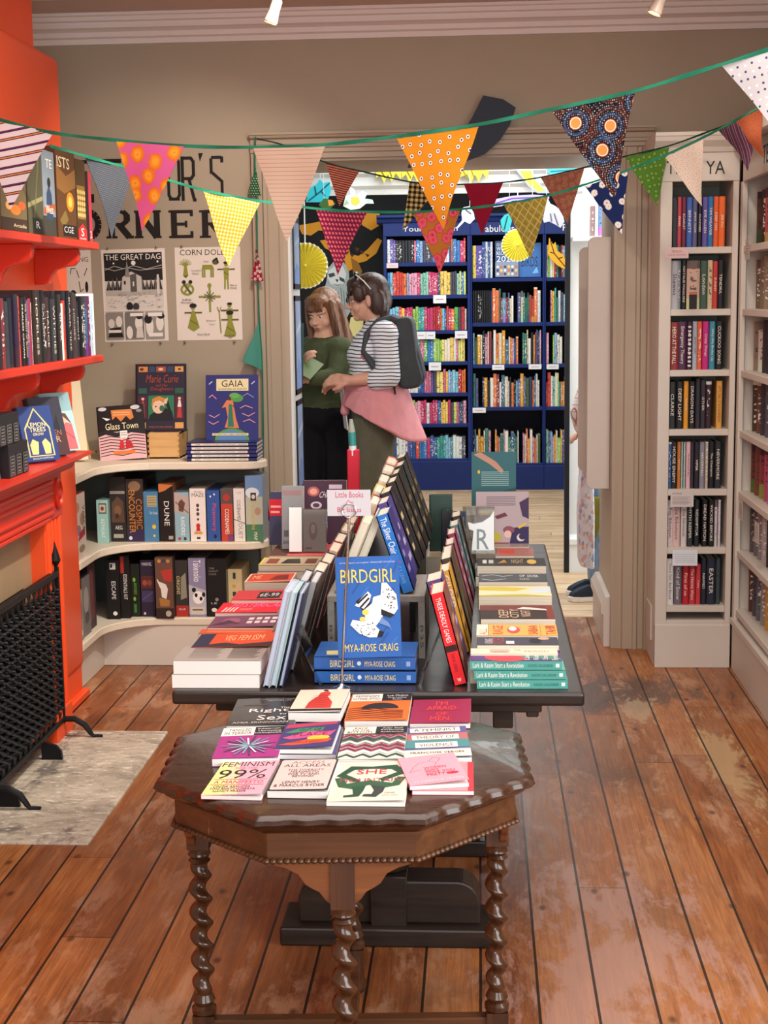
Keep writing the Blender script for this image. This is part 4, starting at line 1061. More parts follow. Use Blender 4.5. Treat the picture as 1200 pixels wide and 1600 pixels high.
wk = MB().box(-0.03, 0.03, -0.03, 0.03, 0, 0.035, wood('honey_wood_block', '#7d5427', '#a8753a', 'X', 0.4))
o = wk.build('wooden_block', None, tuple(at(146, 705, Z=TZ) + Vector((0.012, 0.075, 0))), (0, 0, 0.3), bevel=0.003)
tag(o, 'small honey coloured wooden block between easel and pink cover book', 'block')
M_paper = P('#e8ddd0', 0.8, name='poster_paper')
M_pin = P('#8f7f6c', 0.4, 0.6, name='brass_pin')
def poster(label, tl, trr, br, bl, items):
 Y = WALLY - 0.002
 a, b_, c, d = at(*tl, Y=Y), at(*trr, Y=Y), at(*br, Y=Y), at(*bl, Y=Y)
 W = ((b_ - a).length + (c - d).length) / 2
 H = ((a - d).length + (b_ - c).length) / 2
 ctr = (a + b_ + c + d) / 4
 roll = math.atan2((b_ - a).z + (c - d).z, (b_ - a).x + (c - d).x)
 rt = thing('poster', label, 'poster', tuple(ctr), (0, -roll, 0))
 MB().box(-W / 2, W / 2, -0.0006, 0.001, -H / 2, H / 2, M_paper).build('paper', rt)
 MB().art(frame((-W / 2, -0.0006, -H / 2), (1, 0, 0), (0, 0, 1)), W, H, items).build('print', rt)
 for sx in (-0.38, 0.38):
  for sz in (-0.53, 0.5):
   MB().lathe([(0.002, 0), (0.006, 0.004), (0.004, 0.009), (0.006, 0.012), (0.001, 0.014)], M_pin, T=Matrix.Translation((sx * W, 0, sz * H + 0.005)) @ Matrix.Rotation(R(90), 4, 'X'), n=8).build('pin', rt)
 return rt
random.seed(11)
K = '#1f1c1b'
GY = '#8c857c'
trees = []
for k in range(13):
 x = 0.1 + 0.8 * k / 12
 if 0.38 < x < 0.6:
  continue
 h = random.uniform(0.1, 0.17)
 trees += [('p', [(x - 0.04, 0.56), (x + 0.04, 0.56), (x + 0.015, 0.56 + h * 0.6), (x, 0.56 + h), (x - 0.015, 0.56 + h * 0.6)], ['#2a2725', '#3a3633'][k % 2]), ('l', [(x, 0.56), (x, 0.56 + h * 0.8)], 0.006, '#9a948c')]
grass = []
for k in range(70):
 x, y = random.uniform(0.07, 0.9), random.uniform(0.37, 0.53)
 grass.append(('l', [(x, y), (x + random.uniform(0.02, 0.05), y + random.uniform(-0.008, 0.008))], 0.005, random.choice([GY, '#5a5550'])))
poster('black and white comic poster of a church among fir trees, pinned on the end wall', (158, 390), (257, 388), (264, 532), (164, 535), [
 ('r', 0.04, 0.34, 0.95, 0.96, '#d8cfc4'), ('r', 0.04, 0.66, 0.95, 0.96, K), ('t', 'THE GREAT DAG', 0.06, 0.885, 0.93, 0.945, '#f0e9de'), ('c', 0.5, 0.85, 0.035, 0.025, '#f0e9de'), ('c', 0.19, 0.85, 0.014, 0.01, '#f0e9de'), ('c', 0.88, 0.86, 0.015, 0.012, '#f0e9de'),
 ('l', [(0.05, 0.78), (0.2, 0.82), (0.35, 0.79), (0.5, 0.82), (0.7, 0.78), (0.94, 0.82)], 0.008, '#c8c0b4'), ('l', [(0.05, 0.8), (0.2, 0.77), (0.4, 0.8), (0.6, 0.77), (0.94, 0.79)], 0.008, '#c8c0b4'), ('r', 0.05, 0.5, 0.94, 0.58, '#b8afa4')] + trees + [
 ('p', [(0.3, 0.54), (0.62, 0.54), (0.62, 0.7), (0.46, 0.76), (0.32, 0.7)], '#c8c0b6'), ('p', [(0.44, 0.54), (0.54, 0.54), (0.54, 0.74), (0.44, 0.72)], '#5a5550'), ('p', [(0.36, 0.7), (0.4, 0.88), (0.44, 0.7)], '#8c857c'), ('r', 0.34, 0.62, 0.37, 0.66, K), ('r', 0.48, 0.6, 0.5, 0.65, '#e8e0d4'), ('p', [(0.84, 0.36), (0.9, 0.36), (0.89, 0.72), (0.86, 0.72)], '#d8cfc4')] + grass + [
 ('c', 0.42, 0.385, 0.05, 0.045, K), ('c', 0.52, 0.38, 0.05, 0.04, '#3a3633'), ('r', 0.04, 0.335, 0.95, 0.345, '#e8ddd0'),
 ('r', 0.04, 0.03, 0.31, 0.32, '#8c857c'), ('r', 0.34, 0.03, 0.63, 0.32, '#77716a'), ('r', 0.66, 0.03, 0.95, 0.32, '#98928a'),
 ('c', 0.12, 0.2, 0.05, 0.05, '#d8cfc4'), ('c', 0.24, 0.22, 0.05, 0.06, '#e0d8cc'), ('p', [(0.06, 0.05), (0.3, 0.05), (0.26, 0.16), (0.1, 0.15)], K), ('r', 0.07, 0.1, 0.27, 0.13, '#e8ddd0'), ('c', 0.4, 0.1, 0.05, 0.07, '#e8e0d4'), ('c', 0.55, 0.2, 0.06, 0.08, '#e8e0d4'), ('p', [(0.5, 0.04), (0.62, 0.04), (0.6, 0.16), (0.52, 0.16)], '#d8cfc4'), ('c', 0.56, 0.27, 0.05, 0.03, K), ('r', 0.42, 0.275, 0.62, 0.31, '#efe8de'), ('c', 0.72, 0.16, 0.06, 0.1, '#e8e0d4'), ('c', 0.7, 0.24, 0.06, 0.05, K), ('c', 0.88, 0.2, 0.06, 0.09, '#e8e0d4'), ('c', 0.9, 0.27, 0.06, 0.03, K), ('r', 0.7, 0.27, 0.92, 0.31, '#efe8de'), ('r', 0.7, 0.05, 0.92, 0.09, '#efe8de')])
OG = '#8f9136'
OD = '#5a5c24'
def doll(x, y, s, kind):
 it = []
 if kind == 'fan':
  for k in range(9):
   a = R(20 + 17.5 * k)
   it.append(('l', [(x, y), (x + 0.1 * s * math.cos(a), y + 0.075 * s * math.sin(a))], 0.012, OG))
  it += [('p', [(x - 0.02, y), (x + 0.02, y), (x + 0.04, y - 0.1), (x - 0.04, y - 0.1)], OG), ('p', [(x - 0.04, y - 0.1), (x + 0.04, y - 0.1), (x, y - 0.13)], OD)]
 elif kind == 'goat':
  it += [('p', [(x - 0.11, y - 0.02), (x - 0.1, y + 0.03), (x + 0.05, y + 0.03), (x + 0.08, y - 0.02)], OG), ('c', x + 0.1, y + 0.06, 0.05, 0.03, OD), ('l', [(x + 0.06, y + 0.07), (x + 0.12, y + 0.1), (x + 0.14, y + 0.05)], 0.025, K)]
  for d in (-0.1, -0.07, 0.03, 0.06):
   it.append(('l', [(x + d, y - 0.01), (x + d, y - 0.1)], 0.025, OG))
 elif kind == 'knot':
  for a0 in range(12):
   a, b_ = R(30 * a0), R(30 * a0 + 30)
   it.append(('l', [(x + 0.09 * math.cos(a), y + 0.055 * math.sin(a)), (x + 0.09 * math.cos(b_), y + 0.055 * math.sin(b_))], 0.03, OG))
  it += [('l', [(x - 0.05, y - 0.04), (x + 0.05, y + 0.06)], 0.03, OG), ('l', [(x + 0.05, y - 0.04), (x - 0.05, y + 0.06)], 0.03, OD), ('c', x - 0.05, y + 0.08, 0.03, 0.02, K), ('c', x + 0.05, y + 0.08, 0.03, 0.02, K)]
 elif kind == 'cross':
  it += [('l', [(x, y + 0.12), (x, y - 0.16)], 0.03, OG), ('l', [(x - 0.16, y), (x + 0.16, y)], 0.03, OG)]
  for k in range(10):
   a = R(36 * k + 10)
   it.append(('l', [(x, y), (x + 0.09 * math.cos(a), y + 0.06 * math.sin(a))], 0.012, OD))
  it += [('c', x, y + 0.12, 0.03, 0.025, OG)]
 else:
  it += [('c', x, y + 0.13, 0.028, 0.02, OG), ('l', [(x - 0.13, y + 0.08), (x + 0.13, y + 0.08)], 0.02, OD)]
  if kind == 'skirt':
   it += [('p', [(x - 0.02, y + 0.1), (x + 0.02, y + 0.1), (x + 0.09, y - 0.08), (x, y - 0.12), (x - 0.09, y - 0.08)], OG), ('l', [(x - 0.05, y), (x + 0.06, y - 0.05)], 0.012, OD), ('c', x, y + 0.155, 0.055, 0.025, K)]
  else:
   it += [('p', [(x - 0.04, y + 0.1), (x + 0.04, y + 0.1), (x + 0.035, y - 0.03), (x - 0.035, y - 0.03)], OG), ('l', [(x - 0.03, y + 0.05), (x + 0.03, y + 0.02)], 0.012, OD), ('l', [(x - 0.02, y - 0.03), (x - 0.025, y - 0.13)], 0.025, OG), ('l', [(x + 0.02, y - 0.03), (x + 0.025, y - 0.13)], 0.025, OG), ('c', x, y + 0.15, 0.04, 0.015, K)]
 return it
poster('cream poster of olive straw figures pinned on the end wall beside the doorway', (273, 387), (376, 385), (378, 531), (277, 532), [('t', 'CORN DOLLIES', 0.08, 0.915, 0.9, 0.975, '#2a2624')] + doll(0.16, 0.80, 1, 'fan') + doll(0.52, 0.78, 1, 'goat') + doll(0.78, 0.68, 1, 'man') + doll(0.18, 0.55, 1, 'knot') + doll(0.52, 0.47, 1, 'cross') + doll(0.26, 0.22, 1.2, 'skirt') + doll(0.82, 0.24, 1.2, 'man') + doll(0.82, 0.14, 1.2, 'skirt') + [
 ('l', [(0.66, 0.3), (0.68, 0.08)], 0.015, OG), ('l', [(0.63, 0.36), (0.66, 0.3), (0.69, 0.36)], 0.012, OG),
 ('t', 'The Countryman', 0.25, 0.74, 0.4, 0.76, K), ('t', 'Favour', 0.27, 0.71, 0.37, 0.73, K), ('t', 'Goat', 0.44, 0.84, 0.52, 0.855, K), ('t', 'Mare of', 0.84, 0.58, 0.94, 0.6, K), ('t', 'Harvest', 0.84, 0.55, 0.94, 0.57, K), ('t', 'Suffolk', 0.1, 0.43, 0.24, 0.45, K), ('t', 'Horseshoe', 0.08, 0.40, 0.26, 0.42, K), ('t', 'Barleycorn', 0.46, 0.2, 0.6, 0.22, K), ('t', 'Cross', 0.5, 0.165, 0.58, 0.18, K), ('t', 'Kern Doll', 0.32, 0.055, 0.5, 0.075, K), ('t', 'Rye Dolly', 0.72, 0.035, 0.9, 0.055, K)])
poster('partly hidden cream poster headed FISHING beside the shelf of dark books', (61, 391), (143, 390), (146, 535), (64, 537), [('t', 'FISHING', 0.52, 0.87, 0.95, 0.92, '#5a5450'), ('l', [(0.6, 0.74), (0.62, 0.8), (0.7, 0.8)], 0.014, K), ('l', [(0.76, 0.7), (0.72, 0.78)], 0.014, K), ('l', [(0.86, 0.72), (0.92, 0.8)], 0.014, K), ('l', [(0.76, 0.66), (0.78, 0.55), (0.84, 0.58)], 0.014, K), ('c', 0.9, 0.6, 0.03, 0.06, K), ('c', 0.64, 0.52, 0.06, 0.05, K), ('p', [(0.6, 0.48), (0.95, 0.43), (0.94, 0.40), (0.58, 0.44)], K), ('l', [(0.2, 0.8), (0.4, 0.5)], 0.02, K), ('c', 0.3, 0.3, 0.1, 0.06, K)])
wl = MB()
LK = P('#1c1512', 0.7, name='black_wall_paint')
LY = WALLY - 0.0016
def wletter(ch, x0, y0, x1, y1, serif):
 a, c = at(x0, y1, Y=LY), at(x1, y0, Y=LY)
 F = frame((a.x, LY, a.z), (1, 0, 0), (0, 0, 1))
 W, H = c.x - a.x, c.z - a.z
 k = len(wl.f)
 def bar(p, q, t):
  (x, y), (X, Y_) = p, q
  p, q = Vector((x * W, y * H)), Vector((X * W, Y_ * H))
  d = (q - p).normalized()
  n = Vector((-d.y, d.x)) * t * W / 2
  wl.poly(F, [tuple(p + n), tuple(p - n), tuple(q - n), tuple(q + n)], LK, 0.0001 * (len(wl.f) - k))
 t = 0.24 if serif else 0.22
 S_ = 0.10
 e = t / 2
 if serif:
  def st(x, z0=0.0, z1=1.0, w=0.42):
   bar((x, z0), (x, z1), t)
   for z in (z0 + 0.04, z1 - 0.04):
    wl.poly(F, [((x - w / 2) * W, (z - 0.04) * H), ((x + w / 2) * W, (z - 0.04) * H), ((x + w / 2) * W, (z + 0.04) * H), ((x - w / 2) * W, (z + 0.04) * H)], LK, 0.0001 * (len(wl.f) - k))
  if ch == 'E':
   st(0.22)
   for z in (0.05, 0.5, 0.95):
    bar((0.1, z), (0.95 if z != 0.5 else 0.7, z), 0.12)
   bar((0.92, 0.0), (0.92, 0.24), 0.12)
   bar((0.92, 0.78), (0.92, 1.0), 0.12)
   bar((0.7, 0.38), (0.7, 0.62), 0.1)
  elif ch == 'R':
   st(0.22)
   bar((0.2, 0.95), (0.66, 0.95), 0.12)
   bar((0.2, 0.5), (0.66, 0.5), 0.12)
   bar((0.66, 0.96), (0.82, 0.82), 0.18)
   bar((0.8, 0.86), (0.8, 0.6), t)
   bar((0.82, 0.64), (0.6, 0.47), 0.18)
   bar((0.5, 0.5), (0.88, 0.03), t)
   bar((0.78, 0.04), (1.05, 0.04), 0.1)
  elif ch == 'N':
   st(0.14, w=0.34)
   st(0.86, w=0.34)
   bar((0.12, 0.97), (0.86, 0.03), 0.26)
  else:
   pts = [(0.5 + 0.38 * math.cos(R(a)), 0.5 + 0.45 * math.sin(R(a))) for a in (range(40, 321, 20) if ch == 'C' else range(0, 361, 20))]
   for p, q in zip(pts, pts[1:]):
    bar(p, q, t)
 else:
  if ch == 'O':
   for p, q in (((e, 0.12), (e, 0.88)), ((1 - e, 0.12), (1 - e, 0.88)), ((0.1, 0.96), (0.9, 0.96)), ((0.1, 0.04), (0.9, 0.04)), ((e * 0.8, 0.86), (0.3, 0.97)), ((1 - e * 0.8, 0.86), (0.7, 0.97)), ((e * 0.8, 0.14), (0.3, 0.03)), ((1 - e * 0.8, 0.14), (0.7, 0.03))):
    bar(p, q, t)
  elif ch == 'R':
   for p, q in (((e, 0), (e, 1)), ((0, 0.96), (0.75, 0.96)), ((0.05, 0.5), (0.8, 0.5)), ((1 - e, 0.55), (1 - e, 0.9)), ((0.7, 0.97), (0.93, 0.86)), ((0.7, 0.49), (0.93, 0.6)), ((0.55, 0.5), (0.92, 0)), ((0.8, 0.02), (1.05, 0.02))):
    bar(p, q, t)
  elif ch == 'S':
   for p, q in (((0.12, 0.04), (0.88, 0.04)), ((1 - e, 0.02), (1 - e, 0.42)), ((0.88, 0.4), (0.12, 0.62)), ((e, 0.58), (e, 0.94)), ((0.12, 0.96), (0.9, 0.96)), ((0.92, 0.98), (0.92, 0.84)), ((0.06, 0.16), (0.06, 0.0))):
    bar(p, q, t)
  elif ch == "'":
   wl.poly(F, [(0, H), (W, H), (W * 0.3, 0)], LK)
  elif ch == 'T':
   bar((0.5, 0), (0.5, 1), t)
   bar((0, 0.95), (1, 0.95), 0.16)
   bar((0.25, 0.02), (0.75, 0.02), 0.12)
  elif ch == 'C':
   for p, q in (((e, 0.1), (e, 0.9)), ((0.05, 0.96), (0.9, 0.96)), ((0.05, 0.04), (0.9, 0.04)), ((0.92, 0.8), (0.92, 1)), ((0.92, 0.2), (0.92, 0))):
    bar(p, q, t)
  elif ch == 'E':
   bar((e, 0), (e, 1), t)
   for z in (0.04, 0.5, 0.96):
    bar((0, z), (0.95, z), 0.18)
  elif ch == 'L':
   bar((e, 0), (e, 1), t)
   bar((0, 0.04), (0.95, 0.04), 0.18)
xs = [(106, 126, 'C'), (132, 150, 'E'), (153, 182, 'T')]
wletter('C', 122, 250, 144, 317, False)
wletter('T', 151, 248, 189, 316, False)
wletter('O', 262, 244, 281, 314, False)
wletter('R', 284, 244, 304, 314, False)
wletter("'", 310, 239, 317, 253, False)
wletter('S', 329, 243, 348, 310, False)
for i, c in enumerate('ORNER'):
 x = [118, 166, 212, 264, 312][i]
 wletter(c, x, 329 - i * 0.3, x + [40, 40, 38, 38, 40][i], 373 - i * 0.3, True)
o = wl.build('wall_lettering')
tag(o, "large black painted lettering ending OR'S CORNER on the end wall", 'lettering')
# ================================================================ OCTAGONAL BARLEY TWIST TABLE
OCX, OCY, OCZ = -0.285, 3.012, 0.69
ot = thing('octagonal_table', 'dark oak octagonal table with barley twist legs, nearest the camera', 'table', (OCX, OCY, 0), (0, 0, R(3.5)))
def octo(ap, n=1, wob=0.0):
 pts = []
 Rr = ap / math.cos(PI / 8)
 cs_ = [Vector((Rr * math.cos(R(22.5 + 45 * k)), Rr * math.sin(R(22.5 + 45 * k)))) for k in range(8)]
 for k in range(8):
  a, b_ = cs_[k], cs_[(k + 1) % 8]
  nn = ((a + b_) / 2).normalized()
  for i in range(n):
   t = i / n
   p = a.lerp(b_, t) - nn * wob * (0.5 + 0.5 * math.cos(t * 2 * PI * 5)) * (1 if 0.04 < t < 0.96 else 0)
   pts.append((p.x, p.y))
 return pts
def ring_loft(mb, loops, mat):
 n = len(loops[0][0])
 vs = [Vector((p[0], p[1], z)) for pts, z in loops for p in pts]
 fs = [(i * n + k, i * n + (k + 1) % n, (i + 1) * n + (k + 1) % n, (i + 1) * n + k) for i in range(len(loops) - 1) for k in range(n)]
 fs += [tuple(range(n))[::-1], tuple(range((len(loops) - 1) * n, len(loops) * n))]
 mb.add(vs, fs, mat)
M_top = wood('polished_oak_top', '#27140b', '#482815', 'X', 0.27, coat=0.22)
m = MB()
N_ = 30
ring_loft(m, [(octo(0.352, N_), OCZ - 0.040), (octo(0.362, N_), OCZ - 0.032), (octo(0.366, N_), OCZ - 0.025), (octo(0.378, N_, 0.006), OCZ - 0.022), (octo(0.385, N_, 0.007), OCZ - 0.014), (octo(0.381, N_, 0.007), OCZ - 0.006), (octo(0.370, N_, 0.005), OCZ - 0.001), (octo(0.362, N_, 0.002), OCZ)], M_top)
m.build('tabletop', ot, smooth=True, angle=30)
m = MB()
ring_loft(m, [(octo(0.345), OCZ - 0.098), (octo(0.345), OCZ - 0.036)], M_oakw)
m.build('apron', ot, bevel=0.002)
m = MB()
pts = octo(0.347, 22)
for k, p in enumerate(pts):
 q = pts[(k + 1) % len(pts)]
 d = Vector((q[0] - p[0], q[1] - p[1], 0))
 m.ell((p[0], p[1], OCZ - 0.097), (0.0078, 0.0078, 0.006), M_oakw, 8, 6)
m.build('bead_moulding', ot, smooth=True)
def twist(mb, x, y, z0, z1, r, a, turns, mat, n=20, steps=90, sgn=1):
 """single-start barley twist: a thick round section whose centre runs round a spiral"""
 vs = []
 for i in range(steps + 1):
  t = i / steps
  z = z0 + (z1 - z0) * t
  env = min(1, t * 9, (1 - t) * 9)
  ph = sgn * 2 * PI * turns * t
  cx_, cy_ = a * env * math.cos(ph), a * env * math.sin(ph)
  for k in range(n):
   c = 2 * PI * k / n
   vs.append((x + cx_ + r * math.cos(c), y + cy_ + r * math.sin(c), z))
 fs = [(i * n + k, i * n + (k + 1) % n, (i + 1) * n + (k + 1) % n, (i + 1) * n + k) for i in range(steps) for k in range(n)]
 mb.add(vs, fs, mat)
LEGR = 0.318
for k, ang in enumerate((270, 0, 90, 180)):
 ca, sa = math.cos(R(ang)), math.sin(R(ang))
 x, y = LEGR * ca, LEGR * sa
 zt = 0.492
 lg = MB()
 T = Matrix.Translation((x, y, 0)) @ Matrix.Rotation(R(ang - 270), 4, 'Z')
 b = 0.0235
 lg.box(-b, b, -b, b, zt, OCZ - 0.045, M_oakz, T)
 lg.lathe([(0.021, zt - 0.034), (0.024, zt - 0.030), (0.019, zt - 0.024), (0.025, zt - 0.016), (0.022, zt - 0.008), (0.024, zt)], M_oakz, (x, y, 0), 18)
 twist(lg, x, y, 0.158, zt - 0.032, 0.0185, 0.0072, 5.6, M_oakz, sgn=-1)
 lg.lathe([(0.020, 0.114), (0.027, 0.118), (0.027, 0.128), (0.020, 0.135), (0.025, 0.146), (0.018, 0.162)], M_oakz, (x, y, 0), 18)
 lg.box(-b, b, -b, b, 0.045, 0.115, M_oakz, T)
 lg.lathe([(0.018, 0), (0.028, 0.01), (0.030, 0.025), (0.022, 0.04), (0.02, 0.048)], M_oakz, (x, y, 0), 18)
 lg.build('leg', ot, smooth=True, angle=40)
 br_ = MB()
 BP = [(0.022, 0), (0.135, 0), (0.130, -0.012), (0.108, -0.018), (0.085, -0.03), (0.072, -0.05), (0.06, -0.058), (0.045, -0.066), (0.034, -0.082), (0.022, -0.092)]
 for sg in (1, -1):
  br_.prism([(sg * a, c) for a, c in BP], -0.020, -0.004, M_oakp, 'Y', T @ Matrix.Translation((0, 0, OCZ - 0.098)))
 br_.build('spandrel_bracket', ot, bevel=0.0015)
st_ = MB()
st_.box(-LEGR + 0.02, LEGR - 0.02, -0.016, 0.016, 0.062, 0.102, M_oakw)
st_.box(-0.016, 0.016, -LEGR + 0.02, LEGR - 0.02, 0.060, 0.1005, M_oakw)
st_.build('stretcher', ot, bevel=0.003)
# ================================================================ LONG TRESTLE TABLE
TTZ = 0.71
TX0, TX1, TY0, TY1 = -0.748, 0.247, 3.44, 5.58
tt = thing('refectory_table', 'long black oak trestle table heaped with books in the middle of the room', 'table', (-0.25, 4.5, 0))
m = MB()
m.box(TX0 + 0.25, TX1 + 0.25, TY0 - 4.5, TY1 - 4.5, TTZ - 0.034, TTZ, M_blackt)
m.build('tabletop', tt, bevel=0.008, seg=3)
m = MB()
m.box(TX0 + 0.25 + 0.10, TX1 + 0.25 - 0.10, TY0 - 4.5 + 0.04, TY0 - 4.5 + 0.075, TTZ - 0.06, TTZ - 0.034, M_black)
m.box(TX0 + 0.25 + 0.12, TX1 + 0.25 - 0.12, TY1 - 4.5 - 0.10, TY1 - 4.5 - 0.06, TTZ - 0.06, TTZ - 0.034, M_black)
for x in (TX0 + 0.25 + 0.12, TX1 + 0.25 - 0.16):
 m.box(x, x + 0.04, TY0 - 4.5 + 0.09, TY1 - 4.5 - 0.09, TTZ - 0.075, TTZ - 0.034, M_black)
m.box(0.36, 0.39, TY0 - 4.5 + 0.05, TY0 - 4.5 + 0.09, TTZ - 0.075, TTZ - 0.034, M_black)
m.box(0.28, 0.33, TY0 - 4.5 + 0.14, TY0 - 4.5 + 0.18, TTZ - 0.13, TTZ - 0.034, M_black)
m.build('under_rail', tt, bevel=0.003)
for yy in (3.66 - 4.5, 4.28 - 4.5):
 m = MB()
 x0 = 0.012
 m.box(x0 - 0.28, x0 + 0.28, yy - 0.085, yy + 0.085, 0, 0.05, M_black)
 rr = []
 for k in range(7):
  a = PI / 2 * k / 6
  rr.append((x0 + 0.235 - 0.06 + 0.06 * math.sin(a), 0.05 + 0.115 - 0.06 + 0.06 * math.cos(a)))
 m.prism([(x0 + 0.235, 0.05)] + rr[::-1] + [(2 * x0 - p[0], p[1]) for p in rr] + [(x0 - 0.235, 0.05)], yy - 0.05, yy + 0.05, M_black, 'Y')
 m.build('trestle_foot', tt, bevel=0.006, seg=2)
 m = MB()
 m.box(x0 - 0.047, x0 + 0.047, yy - 0.062, yy + 0.062, 0.045, 0.18, M_black)
 m.lathe([(0.040, 0.18), (0.052, 0.188), (0.058, 0.205), (0.058, 0.222), (0.048, 0.236), (0.040, 0.244), (0.046, 0.27), (0.075, 0.32), (0.085, 0.38), (0.07, 0.44), (0.045, 0.48), (0.038, 0.52), (0.05, 0.56), (0.04, 0.60)], M_black, (x0, yy, 0), 22)
 m.box(x0 - 0.05, x0 + 0.05, yy - 0.05, yy + 0.05, 0.60, 0.65, M_black)
 m.box(x0 - 0.30, x0 + 0.30, yy - 0.04, yy + 0.04, 0.635, TTZ - 0.034, M_black)
 m.build('trestle_post', tt, smooth=True, angle=40, bevel=0.002)
# ================================================================ BOOKS ON THE OCTAGONAL TABLE
def flat_px(label, bl, brr, tl, ybot, base, col, art, lift=0.004, pages=None, tcov=None, hard=False, name='paperback', group=None, dz=0.0, spine=None):
 """book lying face up, given by the corners of its near edge, its far left corner and the row of the cover's near edge"""
 A, B = at(*bl, Z=base), at(*brr, Z=base)
 W = (B - A).length
 t = max(0.006, at(bl[0], ybot, Y=A.y).z - base) if tcov is None else tcov
 C = at(bl[0], ybot, Z=base + t)
 D = at(*tl, Z=base + t)
 v = D - C
 H = v.length
 yaw = 0.5 * math.atan2(-v.x, v.y) + 0.5 * math.atan2(B.y - A.y, B.x - A.x)
 return book(name, label, W, H, t, col, tuple((A + B) / 2 + Vector((0, 0, 0.0006 + dz))), (-PI / 2, 0, yaw), art, spine, hard, group, 'book', pages or M_pagew, lift), t
BZ = OCZ
flat_px('yellow to pink paperback with large black 99% lettering, front left of the octagonal table', (314, 1249.4), (408.3, 1251), (353, 1191), 1243, BZ, '#f0b6c0', [
 ('p', [(0, 0), (0.35, 0), (0.12, 1), (0, 1)], '#e6e392'), ('p', [(0.35, 0), (0.6, 0), (0.3, 1), (0.12, 1)], '#f0d0a4'), ('p', [(0.6, 0), (1, 0), (1, 1), (0.3, 1)], '#f2a9b8'), ('t', 'FEMINISM', 0.03, 0.83, 0.93, 0.97, '#1d1a1c'), ('t', 'FOR THE', 0.3, 0.75, 0.68, 0.80, '#c2405a'), ('t', '99%', 0.06, 0.46, 0.9, 0.73, '#1d1a1c'), ('r', 0.05, 0.43, 0.95, 0.44, '#c2405a'), ('t', 'A MANIFESTO', 0.08, 0.31, 0.92, 0.40, '#c2405a'), ('r', 0.05, 0.27, 0.95, 0.28, '#c2405a'), ('t', 'CINZIA ARRUZZA', 0.12, 0.19, 0.75, 0.245, '#1d1a1c'), ('t', 'TITHI BHATTACHARYA', 0.08, 0.125, 0.85, 0.18, '#1d1a1c'), ('t', 'NANCY FRASER', 0.16, 0.06, 0.72, 0.115, '#1d1a1c')], lift=0.005)
flat_px('pale pink paperback with black rounded border and lines of black capitals', (417, 1248), (512.4, 1248.8), (443, 1188), 1236, BZ, '#25211f', [
 ('p', [(0.06, 0.02), (0.94, 0.02), (0.97, 0.05), (0.97, 0.95), (0.94, 0.98), (0.06, 0.98), (0.03, 0.95), (0.03, 0.05)], '#dcc0ba'), ('t', 'ACCESS', 0.22, 0.85, 0.78, 0.94, '#7d736c'), ('t', 'ALL AREAS', 0.1, 0.74, 0.9, 0.83, '#2f2a28'), ('t', 'THE DIVERSITY', 0.2, 0.61, 0.82, 0.67, '#3a3331'), ('t', 'MANIFESTO', 0.26, 0.54, 0.74, 0.60, '#3a3331'), ('t', 'FOR TV AND', 0.24, 0.47, 0.76, 0.53, '#3a3331'), ('t', 'BEYOND', 0.32, 0.40, 0.68, 0.46, '#3a3331'), ('t', 'LENNY HENRY', 0.2, 0.20, 0.82, 0.28, '#3a3331'), ('t', '& MARCUS RYDER', 0.08, 0.10, 0.92, 0.18, '#3a3331')])
flat_px('cream paperback with bold dark green figure shapes, front middle of the octagonal table', (510, 1260), (632.6, 1260.7), (531, 1192), 1253, BZ, '#e6dcc8', [
 ('p', [(0.03, 0.62), (0.2, 0.88), (0.5, 0.86), (0.5, 0.80), (0.26, 0.78), (0.16, 0.66), (0.38, 0.5), (0.34, 0.44)], '#1f4a30'), ('p', [(0.97, 0.68), (0.82, 0.9), (0.5, 0.86), (0.5, 0.80), (0.76, 0.78), (0.84, 0.7), (0.62, 0.54), (0.66, 0.46)], '#1f4a30'), ('p', [(0.02, 0.56), (0.14, 0.58), (0.2, 0.42), (0.5, 0.5), (0.8, 0.42), (0.86, 0.58), (0.97, 0.56), (0.9, 0.36), (0.7, 0.3), (0.5, 0.38), (0.3, 0.28), (0.1, 0.34)], '#2a5a3a'), ('p', [(0.28, 0.34), (0.46, 0.36), (0.44, 0.22), (0.4, 0.1), (0.2, 0.08), (0.2, 0.13), (0.32, 0.15), (0.3, 0.26)], '#1f4a30'), ('p', [(0.52, 0.38), (0.72, 0.32), (0.7, 0.2), (0.62, 0.08), (0.44, 0.1), (0.46, 0.15), (0.56, 0.15), (0.58, 0.24)], '#2f3a34'),
 ('t', 'SHE', 0.3, 0.66, 0.7, 0.78, '#c8303c'), ('t', 'MOUNTAIN', 0.1, 0.45, 0.92, 0.55, '#9c4048'), ('t', 'CALLED', 0.72, 0.16, 0.86, 0.19, '#1f4a30'), ('t', 'JESSICA GAITAN', 0.7, 0.1, 0.9, 0.125, '#c8303c')], lift=0.005)
flat_px('pink paperback under an identical pink copy, front right of the octagonal table', (644, 1242.7), (740.5, 1242.7), (651, 1191), 1236, BZ, '#e2848e', [('r', 0, 0, 1, 1, '#e58f94'), ('r', 0.9, 0.0, 1.0, 1, '#c2303c')], lift=0)
